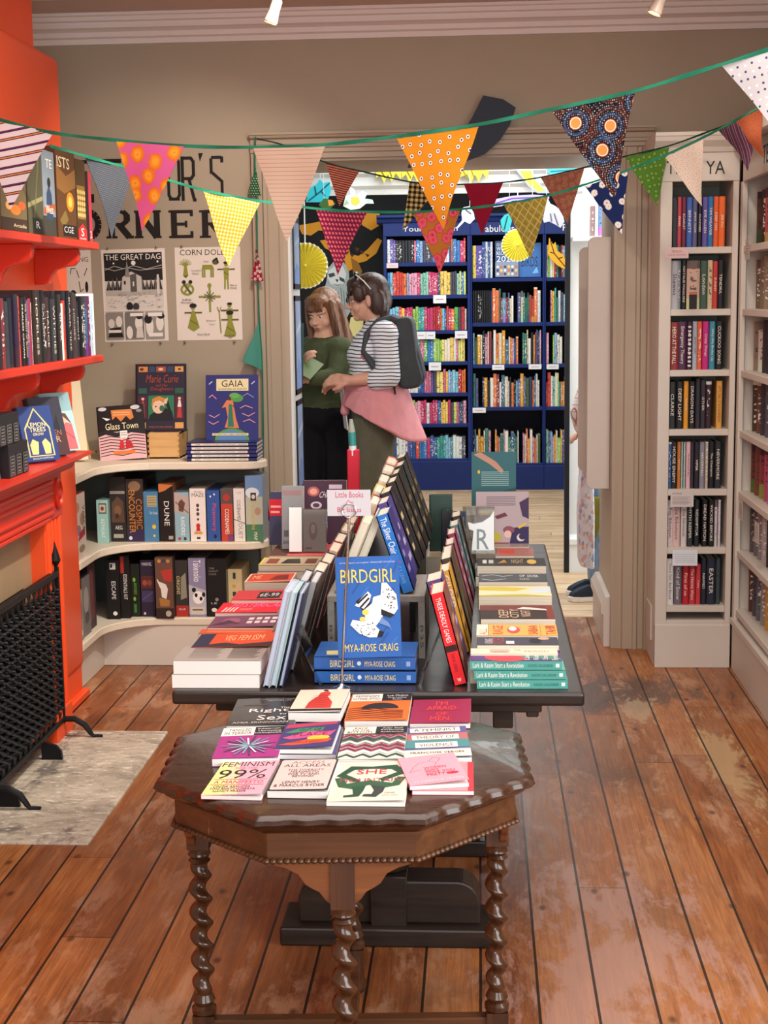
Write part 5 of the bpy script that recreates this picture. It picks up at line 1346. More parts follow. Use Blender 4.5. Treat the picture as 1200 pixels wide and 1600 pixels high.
_, _ = flat_px('pink paperback with red lettering and line drawn woman, on top of its twin', (643, 1238.5), (730, 1227), (652, 1190), 1233.5, BZ + 0.0085, '#e89aa6', [
 ('r', 0, 0, 1, 1, '#ec9fae'), ('l', [(0.2, 0.62), (0.32, 0.74), (0.5, 0.78), (0.62, 0.7), (0.56, 0.6)], 0.008, '#8a3a4a'), ('l', [(0.5, 0.78), (0.6, 0.9), (0.72, 0.86), (0.64, 0.72)], 0.008, '#8a3a4a'), ('l', [(0.2, 0.62), (0.1, 0.44), (0.3, 0.5)], 0.008, '#8a3a4a'), ('t', 'WOMEN', 0.36, 0.50, 0.74, 0.58, '#cc2440'), ('t', "DON'T", 0.36, 0.42, 0.6, 0.49, '#cc2440'), ('t', 'OWE YOU', 0.36, 0.34, 0.86, 0.42, '#cc2440'), ('t', 'PRETTY', 0.36, 0.25, 0.74, 0.33, '#cc2440'), ('c', 0.8, 0.28, 0.1, 0.04, '#cc2440'), ('t', 'FLORENCE GIVEN', 0.1, 0.05, 0.92, 0.11, '#f8dce0')], lift=0.008, tcov=0.0085)
VM = '#9a2f7c'
burst = []
for k in range(22):
 a = R(360 / 22 * k)
 r0 = 0.42 if k % 2 else 0.34
 burst.append(('l', [(0.5, 0.36), (0.5 + r0 * math.cos(a), 0.36 + r0 * 0.75 * math.sin(a))], 0.03, ['#7fa6bc', '#4a3a5c', '#c9d6dc', '#6a8ea4'][k % 4]))
flat_px('magenta paperback with a blue starburst on the octagonal table', (331, 1199), (435, 1197), (355, 1139), 1186.5, BZ, VM, [('r', 0, 0, 1, 0.72, '#a32f80'), ('r', 0, 0.72, 0.52, 1, '#ece6de'), ('r', 0.52, 0.72, 1, 1, '#201c1e'), ('t', 'TANGLED', 0.1, 0.87, 0.46, 0.96, '#201c1e'), ('t', 'IN TERROR', 0.05, 0.76, 0.48, 0.85, '#201c1e'), ('t', 'Suhaiymah', 0.56, 0.91, 0.92, 0.95, '#f2eef0'), ('t', 'Uprooting', 0.58, 0.83, 0.94, 0.88, '#f2eef0'), ('t', 'Islamophobia', 0.54, 0.76, 0.96, 0.81, '#f2eef0')] + burst)
flat_px('black paperback with white lettering, back left of the octagonal table', (353, 1143.7), (460, 1142), (377, 1093), 1135, BZ, '#2b2625', [('t', 'THE SUNDAY TIMES', 0.38, 0.92, 0.9, 0.95, '#b8b0a8'), ('t', 'BESTSELLER', 0.5, 0.87, 0.86, 0.90, '#b8b0a8'), ('r', 0.14, 0.72, 0.5, 0.76, '#554c46'), ('t', 'The', 0.72, 0.58, 0.86, 0.64, '#efeae2'), ('t', 'Right', 0.26, 0.42, 0.86, 0.58, '#efeae2'), ('t', 'to', 0.74, 0.34, 0.84, 0.39, '#efeae2'), ('t', 'Sex', 0.42, 0.16, 0.86, 0.33, '#efeae2'), ('t', 'AMIA SRINIVASAN', 0.08, 0.05, 0.9, 0.11, '#c9c2ba')])
dress = [('p', [(0.28, 0.16), (0.78, 0.16), (0.76, 0.42), (0.62, 0.66), (0.4, 0.66), (0.3, 0.42)], '#c83a30'), ('p', [(0.42, 0.66), (0.62, 0.66), (0.66, 0.8), (0.58, 0.92), (0.44, 0.84)], '#c83a30')]
for k in range(7):
 dress.append(('l', [(0.32, 0.2 + 0.08 * k), (0.5, 0.24 + 0.08 * k), (0.7, 0.2 + 0.08 * k)], 0.012, '#7d2020'))
flat_px('cream paperback with a red dress and black foot, back row of the octagonal table', (450, 1128.5), (532, 1129.6), (471, 1086), 1122, BZ + 0.012, '#262122', [('r', 0, 0.14, 1, 1, '#ead2bc'), ('r', 0, 0, 1, 0.14, '#1c191a'), ('r', 0, 0.0, 1, 0.04, '#d8d2cc')] + dress + [('c', 0.53, 0.94, 0.05, 0.03, '#1c191a')], tcov=0.022)
flat_px('purple paperback lying beneath a second copy on the octagonal table', (435, 1187), (525, 1187), (452, 1136), 1179, BZ, '#4a3f7a', None, lift=0)
flat_px('purple paperback with painted stripes, lying on top of its twin', (429, 1178.5), (519, 1179), (449.5, 1132), 1171, BZ + 0.0125, '#3c3468', [('r', 0, 0, 1, 1, '#40376e'), ('p', [(0.02, 0.8), (0.95, 0.9), (0.95, 1), (0.05, 0.96)], '#b83a5a'), ('p', [(0.05, 0.62), (0.3, 0.78), (0.75, 0.78), (0.72, 0.66), (0.2, 0.6)], '#3f8a5c'), ('p', [(0.05, 0.42), (0.5, 0.64), (0.9, 0.6), (0.98, 0.66), (0.9, 0.44), (0.2, 0.34)], '#d84f86'), ('c', 0.7, 0.36, 0.2, 0.1, '#e8c23c'), ('p', [(0.02, 0.14), (0.5, 0.3), (0.95, 0.3), (0.9, 0.18), (0.3, 0.1)], '#e0512f'), ('t', 'OUT OF', 0.3, 0.66, 0.7, 0.76, '#1f2440'), ('t', 'PLACE', 0.24, 0.44, 0.84, 0.6, '#7a2050'), ('t', 'ISABELLE BARRY', 0.24, 0.18, 0.8, 0.24, '#7a2a18')], lift=0.008)
flat_px('orange paperback with a black sun over striped hills', (538, 1139), (637.6, 1139), (553, 1086), 1127, BZ, '#e0672a', [('r', 0, 0, 1, 1, '#e86c22'), ('r', 0.02, 0.72, 0.52, 1, '#ece2d6'), ('r', 0.52, 0.72, 1, 1, '#1f1b1b'), ('t', 'FEMINISM', 0.08, 0.87, 0.46, 0.95, '#1f1b1b'), ('t', 'INTERRUPTED', 0.04, 0.76, 0.49, 0.84, '#1f1b1b'), ('t', 'Lola Olufemi', 0.6, 0.89, 0.94, 0.95, '#f2ece6'), ('t', 'Disrupting', 0.62, 0.81, 0.92, 0.86, '#f2ece6'), ('t', 'Power', 0.7, 0.75, 0.86, 0.79, '#f2ece6')] + [('p', [(0.22 + 0.3 - 0.3 * math.cos(R(a)), 0.42 + 0.22 * math.sin(R(a))) for a in range(0, 181, 12)], '#241d1c')] + [('l', [(0.02, 0.04 + 0.075 * k), (0.3, 0.1 + 0.075 * k), (0.65, 0.05 + 0.06 * k), (0.9, 0.08 + 0.05 * k)], 0.028, '#2a1c16') for k in range(6)])
zig = []
for k in range(7):
 c = ['#1f4a3c', '#e8e6dc', '#8c2048', '#8c2048', '#e8e6dc', '#1f4a3c', '#8c2048'][k]
 for s in range(4):
  x0, x1 = s * 0.25, s * 0.25 + 0.125
  y0 = 0.02 + 0.1 * k
  zig += [('p', [(x0, y0), (x1, y0 + 0.09), (x1, y0 + 0.15), (x0, y0 + 0.06)], c), ('p', [(x1, y0 + 0.09), (x1 + 0.125, y0), (x1 + 0.125, y0 + 0.06), (x1, y0 + 0.15)], c)]
flat_px('cream paperback with green and maroon zigzags', (526, 1195.7), (630, 1196.8), (539, 1140), 1187, BZ, '#e4dccb', [('r', 0, 0, 1, 0.73, '#d9d6ca')] + zig + [('r', 0, 0.77, 0.5, 1, '#e8dfce'), ('r', 0.5, 0.77, 1, 1, '#221f1f'), ('t', 'RACE', 0.16, 0.92, 0.36, 0.98, '#1f1b1b'), ('t', 'TO THE', 0.12, 0.85, 0.4, 0.905, '#1f1b1b'), ('t', 'BOTTOM', 0.06, 0.78, 0.44, 0.84, '#1f1b1b'), ('t', 'Azfar Shafi', 0.6, 0.92, 0.92, 0.96, '#e8e2dc'), ('t', 'Reclaiming', 0.58, 0.85, 0.94, 0.90, '#e8e2dc'), ('t', 'Antiracism', 0.58, 0.79, 0.94, 0.83, '#e8e2dc')])
flat_px("crimson paperback with orange capitals, back right of the octagonal table", (640, 1138), (735, 1139), (645, 1094), 1130.7, BZ, '#8c1c44', [('r', 0, 0, 1, 1, '#941f48'), ('t', "I'M", 0.4, 0.74, 0.6, 0.9, '#e8452f'), ('t', 'AFRAID', 0.25, 0.54, 0.75, 0.70, '#e8452f'), ('t', 'OF', 0.42, 0.3, 0.6, 0.45, '#e8452f'), ('t', 'MEN.', 0.33, 0.1, 0.68, 0.26, '#e8452f'), ('l', [(0.15, 0.5), (0.6, 0.52), (0.85, 0.5)], 0.008, '#3a1426')])
flat_px('paperback with purple, red and teal stripes and white title strips, octagonal table', (632, 1195.7), (737, 1191), (643, 1140), 1187, BZ, '#54588a', [('r', 0, 0.8, 1, 1, '#5a5a94'), ('r', 0, 0.56, 1, 0.78, '#b06a6a'), ('r', 0, 0.3, 1, 0.56, '#4a8a8c'), ('r', 0, 0, 1, 0.24, '#e2d8ca'), ('r', 0.12, 0.82, 0.9, 0.97, '#efe6da'), ('r', 0.14, 0.57, 0.86, 0.72, '#efe6da'), ('r', 0.18, 0.3, 0.82, 0.47, '#efe6da'), ('t', 'A FEMINIST', 0.18, 0.85, 0.85, 0.94, '#1c1a1c'), ('t', 'THEORY OF', 0.2, 0.60, 0.8, 0.69, '#1c1a1c'), ('t', 'VIOLENCE', 0.24, 0.34, 0.76, 0.43, '#1c1a1c'), ('t', 'FRANÇOISE VERGÈS', 0.1, 0.1, 0.9, 0.18, '#1c1a1c')])
# ================================================================ BOOKS ON THE TRESTLE TABLE
random.seed(21)
def pile(labels, x0, x1, yedge, cols, ths, depth, art, spine_front=None, Y0=None, pages=None, lift=0.0, yaw=0.0, name='paperback'):
 """pile of face-up books whose long side faces the viewer; cols/ths bottom first"""
 h = sum(ths)
 if Y0 is None:
  c = at((x0 + x1) / 2, yedge, Z=TTZ + h)
  Y0 = c.y
 A, B = at(x0, yedge, Y=Y0), at(x1, yedge, Y=Y0)
 W = B.x - A.x
 z = TTZ + 0.0005
 n = len(cols)
 for k in range(n):
  t = ths[k]
  top = k == n - 1
  jx = random.uniform(-0.004, 0.004) if n > 1 else 0
  if spine_front:
   root = book(name, labels[k], depth, W, t - 0.0004, cols[k], ((A.x + B.x) / 2 + jx - W / 2, Y0 + depth / 2, z), (-PI / 2, 0, PI / 2 + yaw), art if top else None, spine_front[k], False, pages=pages)
  else:
   root = book(name, labels[k], W, depth, t - 0.0004, cols[k], ((A.x + B.x) / 2 + jx, Y0, z), (-PI / 2, 0, yaw + random.uniform(-0.01, 0.01)), art if top else None, None, False, pages=pages or M_pages, lift=lift if top else 0)
  z += t
 return z, Y0
gtext = [('r', 0, 0, 1, 1, '#a39a92')] + [('r', 0.15 + 0.0 * k, 0.16 + 0.09 * k, [0.48, 0.5, 0.46][k % 3], 0.19 + 0.09 * k, '#6d655f') for k in range(8)] + [('r', 0.60, 0.16 + 0.09 * k, [0.92, 0.94, 0.9][k % 3], 0.19 + 0.09 * k, '#6d655f') for k in range(8)]
L = 'left side of the trestle table'
pile(['thick white edged paperback at the front left corner of the trestle table, lower of two', 'thick white edged paperback at the front left corner, upper of two, cover open'], 271, 407, 1078, ['#cfc8c0', '#8d8680'], [0.034, 0.035], 0.15, gtext, Y0=3.47, pages=M_pagew)
pile(['grey paperback under an orange one on the left side of the trestle table', 'orange paperback with curling cover, second pile from the front left corner'], 297, 420, 1012, ['#8c7f78', '#cf4f2a'], [0.036, 0.034], 0.145, [('r', 0, 0, 1, 1, '#d9502a'), ('r', 0, 0, 0.2, 1, '#2c2d48'), ('p', [(0.2, 0.2), (0.4, 0.3), (0.6, 0.15), (1, 0.3), (1, 0), (0.2, 0)], '#3a2a30'), ('t', 'VEG', 0.36, 0.45, 0.5, 0.85, '#efc08a'), ('t', 'FEM', 0.54, 0.45, 0.68, 0.85, '#efc08a'), ('t', 'ISM', 0.72, 0.45, 0.86, 0.85, '#efc08a')], lift=0.006)
pile(['slim orange paperback with grey text pages, third pile from the front left corner'], 310, 424, 990, ['#c8562f'], [0.066], 0.052, [('r', 0, 0, 1, 1, '#cf5a34'), ('r', 0.1, 0.3, 0.9, 0.6, '#d97a58')])
pile(['plum patterned paperback with white tiles, left side of the trestle table', 'plum paperback with white check pattern, fourth pile from the front left'], 324, 428, 981, ['#6a4458', '#6d3f56'], [0.035, 0.036], 0.14, [('r', 0, 0, 1, 1, '#75465e')] + [('r', 0.55 + 0.12 * (k % 4), 0.3 + 0.3 * (k // 4), 0.63 + 0.12 * (k % 4), 0.5 + 0.3 * (k // 4), '#e0d4d0') for k in range(8)] + [('c', 0.3, 0.5, 0.14, 0.3, '#9a5a74'), ('p', [(0.05, 0.2), (0.25, 0.6), (0.45, 0.3)], '#4a2f40')], lift=0.005)
pile(['white edged paperback under the bright red one', 'bright red paperback with pink slanted lettering on the left of the trestle table'], 337, 434, 958, ['#d8d2cc', '#d8202c'], [0.03, 0.032], 0.14, [('r', 0, 0, 1, 1, '#e02233'), ('t', 'HYSTERICAL', 0.18, 0.55, 1.0, 0.95, '#e87ab8', 0.05), ('t', 'ELISSA BASSIST', 0.36, 0.22, 0.56, 0.42, '#f0b0b0')] + [('l', [(0.1 + 0.06 * k, 0.1), (0.13 + 0.06 * k, 0.5)], 0.03, '#f0d8d0') for k in range(4)], lift=0.003, pages=M_pagew)
pile(['grey paged paperback below a red and black one, left side of the trestle table', 'red paperback with black band and pale digits, left side of the trestle table'], 360, 442, 938, ['#9a8f88', '#c83a3c'], [0.038, 0.034], 0.14, [('r', 0, 0, 1, 1, '#cc4044'), ('r', 0.46, 0.1, 0.9, 0.8, '#2a2426'), ('t', '6E-99', 0.5, 0.3, 0.86, 0.65, '#e6dfd8')], lift=0.004)
pile(['dark blue paperback with teal title below an orange one', 'orange paperback with cream border and dark panel, on the blue one'], 382, 456, 910, ['#3c4a72', '#cf4a30'], [0.036, 0.034], 0.14, [('r', 0, 0, 1, 1, '#ecd8bc'), ('r', 0.04, 0.06, 0.97, 0.95, '#d94d2e'), ('p', [(0.5, 0.2), (0.9, 0.2), (0.86, 0.8), (0.6, 0.7)], '#7d2a22'), ('t', 'ME', 0.12, 0.35, 0.3, 0.75, '#f0c8a0')], lift=0.004)
pile(['grey paged paperback in the seventh pile back on the left', 'grey paged paperback above its like in the seventh pile back', 'black paperback with yellow bordered cover, seventh pile back on the left'], 402, 500, 883, ['#8f857c', '#a0958a', '#1e1a1a'], [0.025, 0.024, 0.022], 0.14, [('r', 0, 0, 1, 1, '#cfc04a'), ('r', 0.04, 0.08, 1, 0.92, '#b8a894'), ('r', 0.1, 0.2, 0.28, 0.85, '#8a4a3c'), ('p', [(0.34, 0.2), (0.66, 0.2), (0.6, 0.85), (0.4, 0.8)], '#2a2220'), ('r', 0.72, 0.2, 0.9, 0.85, '#6d3a34')])
pile(['grey paperback at the back left of the trestle table', 'red covered paperback below the clear leaflet holder', 'wine coloured paperback below the clear leaflet holder'], 420, 512, 868, ['#9a9088', '#8f857e', '#b04048'], [0.024, 0.024, 0.024], 0.34, [('r', 0, 0, 0.3, 1, '#5a3f36'), ('r', 0.3, 0, 1, 1, '#b23c4a'), ('p', [(0.3, 0.4), (0.7, 0.7), (1, 0.4), (1, 0), (0.3, 0)], '#d85a5c')])
R_ = 'right side of the trestle table'
def tr_(t, a0, b0, a1, b1, c):
 return ('tup', t, a0, b0, a1, b1, c)
_art0 = MB.art
def art2(s, F, W, H, items, off0=0.0002, step=0.00008):
 """adds lettering that reads upwards (turned a quarter left)"""
 out = []
 for i, it in enumerate(items):
  if it[0] == 'tup':
   _, t, a0, b0, a1, b1, c = it
   o, u, v = F
   nrm = u.cross(v).normalized()
   vs, fs, _k = text_shape(t)
   q = off0 + step * (i + 1)
   s.add([o + u * ((a1 - y * (a1 - a0)) * W) + v * ((b0 + x * (b1 - b0)) * H) + nrm * q for x, y in vs], fs, P(c))
   out.append(('p', [(0, 0), (1e-4, 0), (0, 1e-4)], c))
  else:
   out.append(it)
 return _art0(s, F, W, H, out, off0, step)
MB.art = art2
lark = [('r', 0.1, 0.1, 0.9, 0.9, '#5ab0a4')]
ls = [('tv', 'Lark & Kasim Start a Revolution', 0.25, 0.42, 0.78, 0.97, '#f4f4ee'), ('tv', 'KACEN CALLENDER', 0.34, 0.1, 0.62, 0.37, '#2a4a48'), ('r', 0.3, 0.03, 0.7, 0.07, '#cfe6e0')]
lk = []
for k, (xa, xb, yb) in enumerate(((744.5, 886.5, 1090), (740, 883, 1075), (734.5, 878, 1059))):
 pass
zz = TTZ + 0.0005
labs = ['lowest of three teal spined paperbacks stacked at the front right of the trestle table', 'middle of three teal spined paperbacks stacked at the front right of the trestle table', 'top teal spined paperback with purple cover and red circle, front right of the trestle table']
for k, (xa, xb) in enumerate(((744.5, 886.5), (740, 883), (734.5, 878))):
 Y0 = 3.475
 A, B = at(xa, 1085, Y=Y0), at(xb, 1085, Y=Y0)
 t = 0.0232
 book('paperback', labs[k], 0.105, B.x - A.x, t - 0.0005, '#4f9f94', (B.x, Y0 + 0.0525, zz), (-PI / 2, 0, PI / 2 + R([1.2, 1.2, 0.4][k])),
   None if k < 2 else [('r', 0, 0, 1, 1, '#5c3a78'), ('c', 0.35, 0.6, 0.42, 0.24, '#c8404f'), ('p', [(0.1, 0.0), (0.9, 0.1), (0.8, 0.5), (0.3, 0.42)], '#4a8a72'), ('r', 0.75, 0, 1, 1, '#3c2c3c'), ('t', 'Lark', 0.1, 0.35, 0.75, 0.41, '#ece4ea'), ('t', 'Kasim', 0.1, 0.25, 0.8, 0.31, '#ece4ea'), ('t', 'Start a', 0.1, 0.15, 0.85, 0.21, '#ece4ea'), ('t', 'Revolution', 0.05, 0.04, 0.95, 0.11, '#ece4ea')], ls)
 zz += t
def rpile(labels, x0, x1, yedge, cols, ths, depth, art, Y0=None, pages=None):
 """pile with the books' heads to the right-hand side, spines to the viewer"""
 h = sum(ths)
 if Y0 is None:
  Y0 = at((x0 + x1) / 2, yedge, Z=TTZ + h).y
 A, B = at(x0, yedge, Y=Y0), at(x1, yedge, Y=Y0)
 z = TTZ + 0.0005
 for k in range(len(cols)):
  top = k == len(cols) - 1
  book('paperback', labels[k], B.x - A.x, depth, ths[k] - 0.0004, cols[k], ((A.x + B.x) / 2 + random.uniform(-.003, .003), Y0, z), (-PI / 2, 0, random.uniform(-0.012, 0.012)), art if top else None, None, False, pages=pages or M_pages)
  z += ths[k]
rpile(['cream edged paperback below the pale beige cover on the right of the trestle table', 'pale beige paperback with faint grey lettering, behind the teal spined stack'], 736.5, 873, 1022, ['#d9c8ae', '#e0cdb4'], [0.036, 0.038], 0.058, [('r', 0, 0, 1, 1, '#e4d2ba'), ('r', 0.22, 0.2, 0.45, 0.85, '#c2aaa0'), ('r', 0.25, 0.3, 0.42, 0.4, '#8a7068'), ('t', 'THE', 0.5, 0.5, 0.58, 0.8, '#b08a80'), ('t', 'PRISON', 0.62, 0.3, 0.9, 0.6, '#b89088')])
rpile(['charcoal paperback lower of two, right of the trestle table', 'charcoal paperback with red title and small white letters, third pile on the right'], 743.5, 872, 1008, ['#3a3a44', '#3c3c48'], [0.04, 0.041], 0.085, [('r', 0, 0, 1, 1, '#41414e'), tr_('KING', 0.1, 0.2, 0.2, 0.8, '#d8c8c4'), tr_('WITCHES', 0.2, 0.1, 0.34, 0.9, '#b04a48'), ('r', 0.36, 0.15, 0.46, 0.5, '#e6e0dc'), ('c', 0.72, 0.5, 0.08, 0.3, '#20202a'), ('c', 0.83, 0.8, 0.07, 0.15, '#d8a88c')])
rpile(['orange paperback lower of two on the right of the trestle table', 'light orange paperback with red sideways capitals'], 743.5, 871, 993, ['#d89a52', '#e0a050'], [0.04, 0.041], 0.125, [('r', 0, 0, 1, 1, '#e8a857'), ('r', 0, 0, 0.14, 1, '#efe0c8'), tr_('ALL', 0.03, 0.05, 0.13, 0.6, '#a8282c'), ('r', 0.145, 0, 0.155, 1, '#b07a34'), tr_('RAGE', 0.2, 0.1, 0.33, 0.9, '#b83028'), ('c', 0.46, 0.5, 0.08, 0.32, '#d84848'), ('c', 0.45, 0.6, 0.05, 0.2, '#efe0d8'), tr_('SABAA', 0.64, 0.08, 0.76, 0.92, '#b83028'), ('r', 0.79, 0, 0.797, 1, '#b07a34'), tr_('TAHIR', 0.86, 0.08, 0.98, 0.92, '#b83028')])
rpile(['dark brown paperback lower of two on the right', 'dark brown paperback with cream painted capitals and red band'], 752, 869, 967, ['#3c2220', '#43241f'], [0.042, 0.042], 0.175, [('r', 0, 0, 1, 1, '#2f1f1c'), ('r', 0, 0.62, 1, 1, '#6d2f26'), ('r', 0.9, 0, 1, 1, '#7a2f24'), tr_('DEEP', 0.25, 0.1, 0.38, 0.65, '#d8b894'), tr_('CITY', 0.4, 0.08, 0.52, 0.7, '#d8b894'), tr_('NIGHT', 0.55, 0.15, 0.68, 0.6, '#d8b894'), ('p', [(0.5, 0.7), (0.92, 0.6), (0.9, 0.7), (0.6, 0.85)], '#e0d4c8')])
rpile(['yellow and white paperback lower of two on the right', 'pale yellow and white misty paperback, sixth pile on the right'], 748.5, 863, 932, ['#cfc052', '#d8d2a0'], [0.04, 0.04], 0.15, [('r', 0, 0, 1, 1, '#dcd6b0'), ('p', [(0, 0.1), (0.6, 0.2), (1, 0.05), (1, 0), (0, 0)], '#b8a83a'), ('p', [(0, 0.6), (0.5, 0.5), (0.7, 0.8), (0.3, 0.95), (0, 0.9)], '#c9b83a'), ('p', [(0.65, 0.3), (1, 0.4), (1, 0.9), (0.8, 0.8)], '#c8d4dc'), ('l', [(0.05, 0.4), (0.5, 0.35), (0.95, 0.45)], 0.02, '#f2f0e4')])
rpile(['charcoal paperback lower of two, seventh pile on the right', 'charcoal paperback with white scrollwork and letters, seventh pile on the right'], 748, 856, 909, ['#3a3c40', '#3f4246'], [0.04, 0.041], 0.13, [('r', 0, 0, 1, 1, '#43474b'), ('l', [(0.05, 0.7), (0.2, 0.85), (0.35, 0.65), (0.5, 0.8)], 0.02, '#d8d8d4'), ('l', [(0.05, 0.3), (0.2, 0.15), (0.4, 0.35)], 0.02, '#d8d8d4'), ('t', 'OF', 0.6, 0.6, 0.68, 0.85, '#e8e8e4'), ('t', 'DUSK', 0.72, 0.55, 0.88, 0.85, '#e8e8e4'), ('t', 'KERRI', 0.6, 0.2, 0.74, 0.42, '#b8b8b4')])
rpile(['black paperback lower of two, eighth pile on the right', 'black paperback with gold and cream cover, eighth pile on the right'], 744, 852, 884, ['#1d1c20', '#262428'], [0.035, 0.035], 0.14, [('r', 0, 0, 1, 1, '#312f30'), ('r', 0.08, 0.3, 0.14, 0.75, '#d8d4cc'), ('r', 0.17, 0.3, 0.24, 0.75, '#c8c4bc'), ('p', [(0.3, 0.3), (0.44, 0.4), (0.4, 0.8)], '#b88a3c'), ('t', 'NIGHT', 0.5, 0.3, 0.68, 0.8, '#c8b07a'), ('c', 0.8, 0.5, 0.07, 0.3, '#d8b04a')])
rpile(['pale paged paperback in a low stack near the far right end of the table', 'red speckled paperback near the far right end of the table'], 773, 834, 868, ['#b8aaa0', '#a8483c'], [0.03, 0.03], 0.15, [('r', 0, 0, 1, 1, '#a8706a'), ('r', 0.1, 0.2, 0.5, 0.8, '#c84a38')])
BGB = '#2a5ea6'
zz = TTZ + 0.0005
by = 3.515
bA, bB = at(492, 1075, Y=by), at(650, 1075, Y=by)
bgs = [('tv', 'BIRDGIRL', 0.22, 0.60, 0.72, 0.84, '#e8d27a'), ('c', 0.5, 0.555, 0.16, 0.02, '#d8dce4'), ('tv', 'MYA-ROSE CRAIG', 0.26, 0.2, 0.66, 0.5, '#e8d27a'), ('r', 0.3, 0.05, 0.65, 0.09, '#8aa6d0')]
for k in range(2):
 t = 0.0345
 book('hardback', ['lower', 'upper'][k] + ' of two blue hardbacks lying flat beneath the upright bird cover', 0.155, bB.x - bA.x, t - 0.0005, BGB, (bB.x, by + 0.0775, zz), (-PI / 2, 0, PI / 2 - R(k * 0.6)),
   [('r', 0, 0, 1, 1, '#2c62ac'), ('p', [(0.1, 0.7), (0.4, 0.75), (0.35, 0.9), (0.1, 0.88)], '#e0cf8a')] if k else None, bgs, True)
 zz += t
bird = [('r', 0, 0, 1, 1, '#2a62b0')]
for k in range(14):
 x = 0.05 + 0.9 * ((k * 0.37) % 1)
 y = 0.05 + 0.9 * ((k * 0.61) % 1)
 bird.append(('l', [(x, y), (min(0.98, x + 0.12), min(0.98, y + 0.1))], 0.03, ['#24549c', '#3470bd'][k % 2]))
bird += [('t', 'Lyrical, poignant and insightful  MARGARET ATWOOD', 0.06, 0.935, 0.94, 0.955, '#c8d4e8'), ('t', 'BIRDGIRL', 0.07, 0.745, 0.95, 0.88, '#ecd060'), ('t', 'MYA-ROSE CRAIG', 0.10, 0.06, 0.95, 0.135, '#ecd060'),
   ('p', [(0.30, 0.56), (0.52, 0.66), (0.50, 0.54), (0.62, 0.50), (0.58, 0.44), (0.42, 0.46)], '#1a1a1e'),
   ('p', [(0.28, 0.52), (0.50, 0.66), (0.55, 0.62), (0.52, 0.56), (0.46, 0.48)], '#eef0ee'), ('l', [(0.33, 0.54), (0.49, 0.63)], 0.03, '#1a1a1e'), ('l', [(0.37, 0.50), (0.51, 0.59)], 0.03, '#1a1a1e'), ('l', [(0.42, 0.47), (0.53, 0.55)], 0.025, '#1a1a1e'),
   ('p', [(0.44, 0.48), (0.60, 0.56), (0.72, 0.50), (0.72, 0.40), (0.62, 0.32), (0.44, 0.36)], '#e6e8e8'), ('c', 0.45, 0.45, 0.055, 0.03, '#e2cf62'), ('c', 0.40, 0.385, 0.05, 0.022, '#e2cf62'),
   ('p', [(0.56, 0.54), (0.58, 0.60), (0.70, 0.62), (0.72, 0.74), (0.80, 0.74), (0.95, 0.62), (0.97, 0.48), (0.90, 0.42), (0.76, 0.46), (0.66, 0.48)], '#eef0ee'), ('p', [(0.70, 0.48), (0.92, 0.42), (0.84, 0.39), (0.70, 0.42)], '#1a1a1e'),
   ('p', [(0.2, 0.33), (0.24, 0.38), (0.40, 0.36), (0.56, 0.38), (0.62, 0.30), (0.72, 0.24), (0.66, 0.2), (0.5, 0.2), (0.34, 0.24)], '#eef0ee'), ('p', [(0.66, 0.27), (0.74, 0.25), (0.7, 0.2), (0.62, 0.2)], '#1a1a1e'), ('p', [(0.70, 0.40), (0.66, 0.34), (0.82, 0.30), (0.86, 0.26), (0.82, 0.34)], '#6a8cc0')]
random.seed(3)
for k in range(30):
 bird.append(('c', random.uniform(0.3, 0.6), random.uniform(0.225, 0.345), 0.008, 0.005, '#1a1a1e'))
 bird.append(('c', random.uniform(0.74, 0.93), random.uniform(0.48, 0.68), 0.009, 0.006, '#1a1a1e'))
face_out('hardback', 'blue hardback with a diving white bird, standing upright on two blue copies', (529, 1031), (627, 1029), 873, BGB, Z=zz, tilt=0.12, yaw=0.02, t=0.03, art=bird, roll=R(-1.5)).location.y += 0.034
rs = thing('display_riser', 'grey plywood riser marked B35 under the leaning books', 'riser', (-0.272, 3.77, TTZ))
m = MB()
RW = 0.128
RH = 0.168
RD = 0.30
m.box(-RW, RW, 0, RD, RH - 0.017, RH, M_ply)
m.build('shelf_board', rs, bevel=0.001)
for s in (-1, 1):
 m = MB()
 m.box(s * RW - (0.018 if s > 0 else 0), s * RW + (0.018 if s < 0 else 0), 0, RD, 0, RH - 0.017, M_ply)
 sb = m.build('side_board', rs, bevel=0.001)
 q = MB()
 q.text(frame((s * RW - (0.018 if s > 0 else 0), 0, 0), (1, 0, 0), (0, 0, 1)), 'B35', 0.005, 0.03, 0.013, 0.09, P('#4a463f'), 0.0004, vert=True)
 q.build('pencil_mark', sb)
rs2 = thing('display_riser', 'narrow black riser behind the grey plywood one, under the leaning books', 'riser', (-0.272, 4.09, TTZ))
m = MB()
m.box(-0.118, 0.088, 0, 0.88, RH - 0.017, RH, M_black)
m.build('shelf_board', rs2, bevel=0.001)
for s in (-1, 1):
 m = MB()
 m.box(-0.118 if s < 0 else 0.072, -0.102 if s < 0 else 0.088, 0, 0.88, 0, RH - 0.017, M_black)
 m.build('side_board', rs2, bevel=0.001)
ACR = []
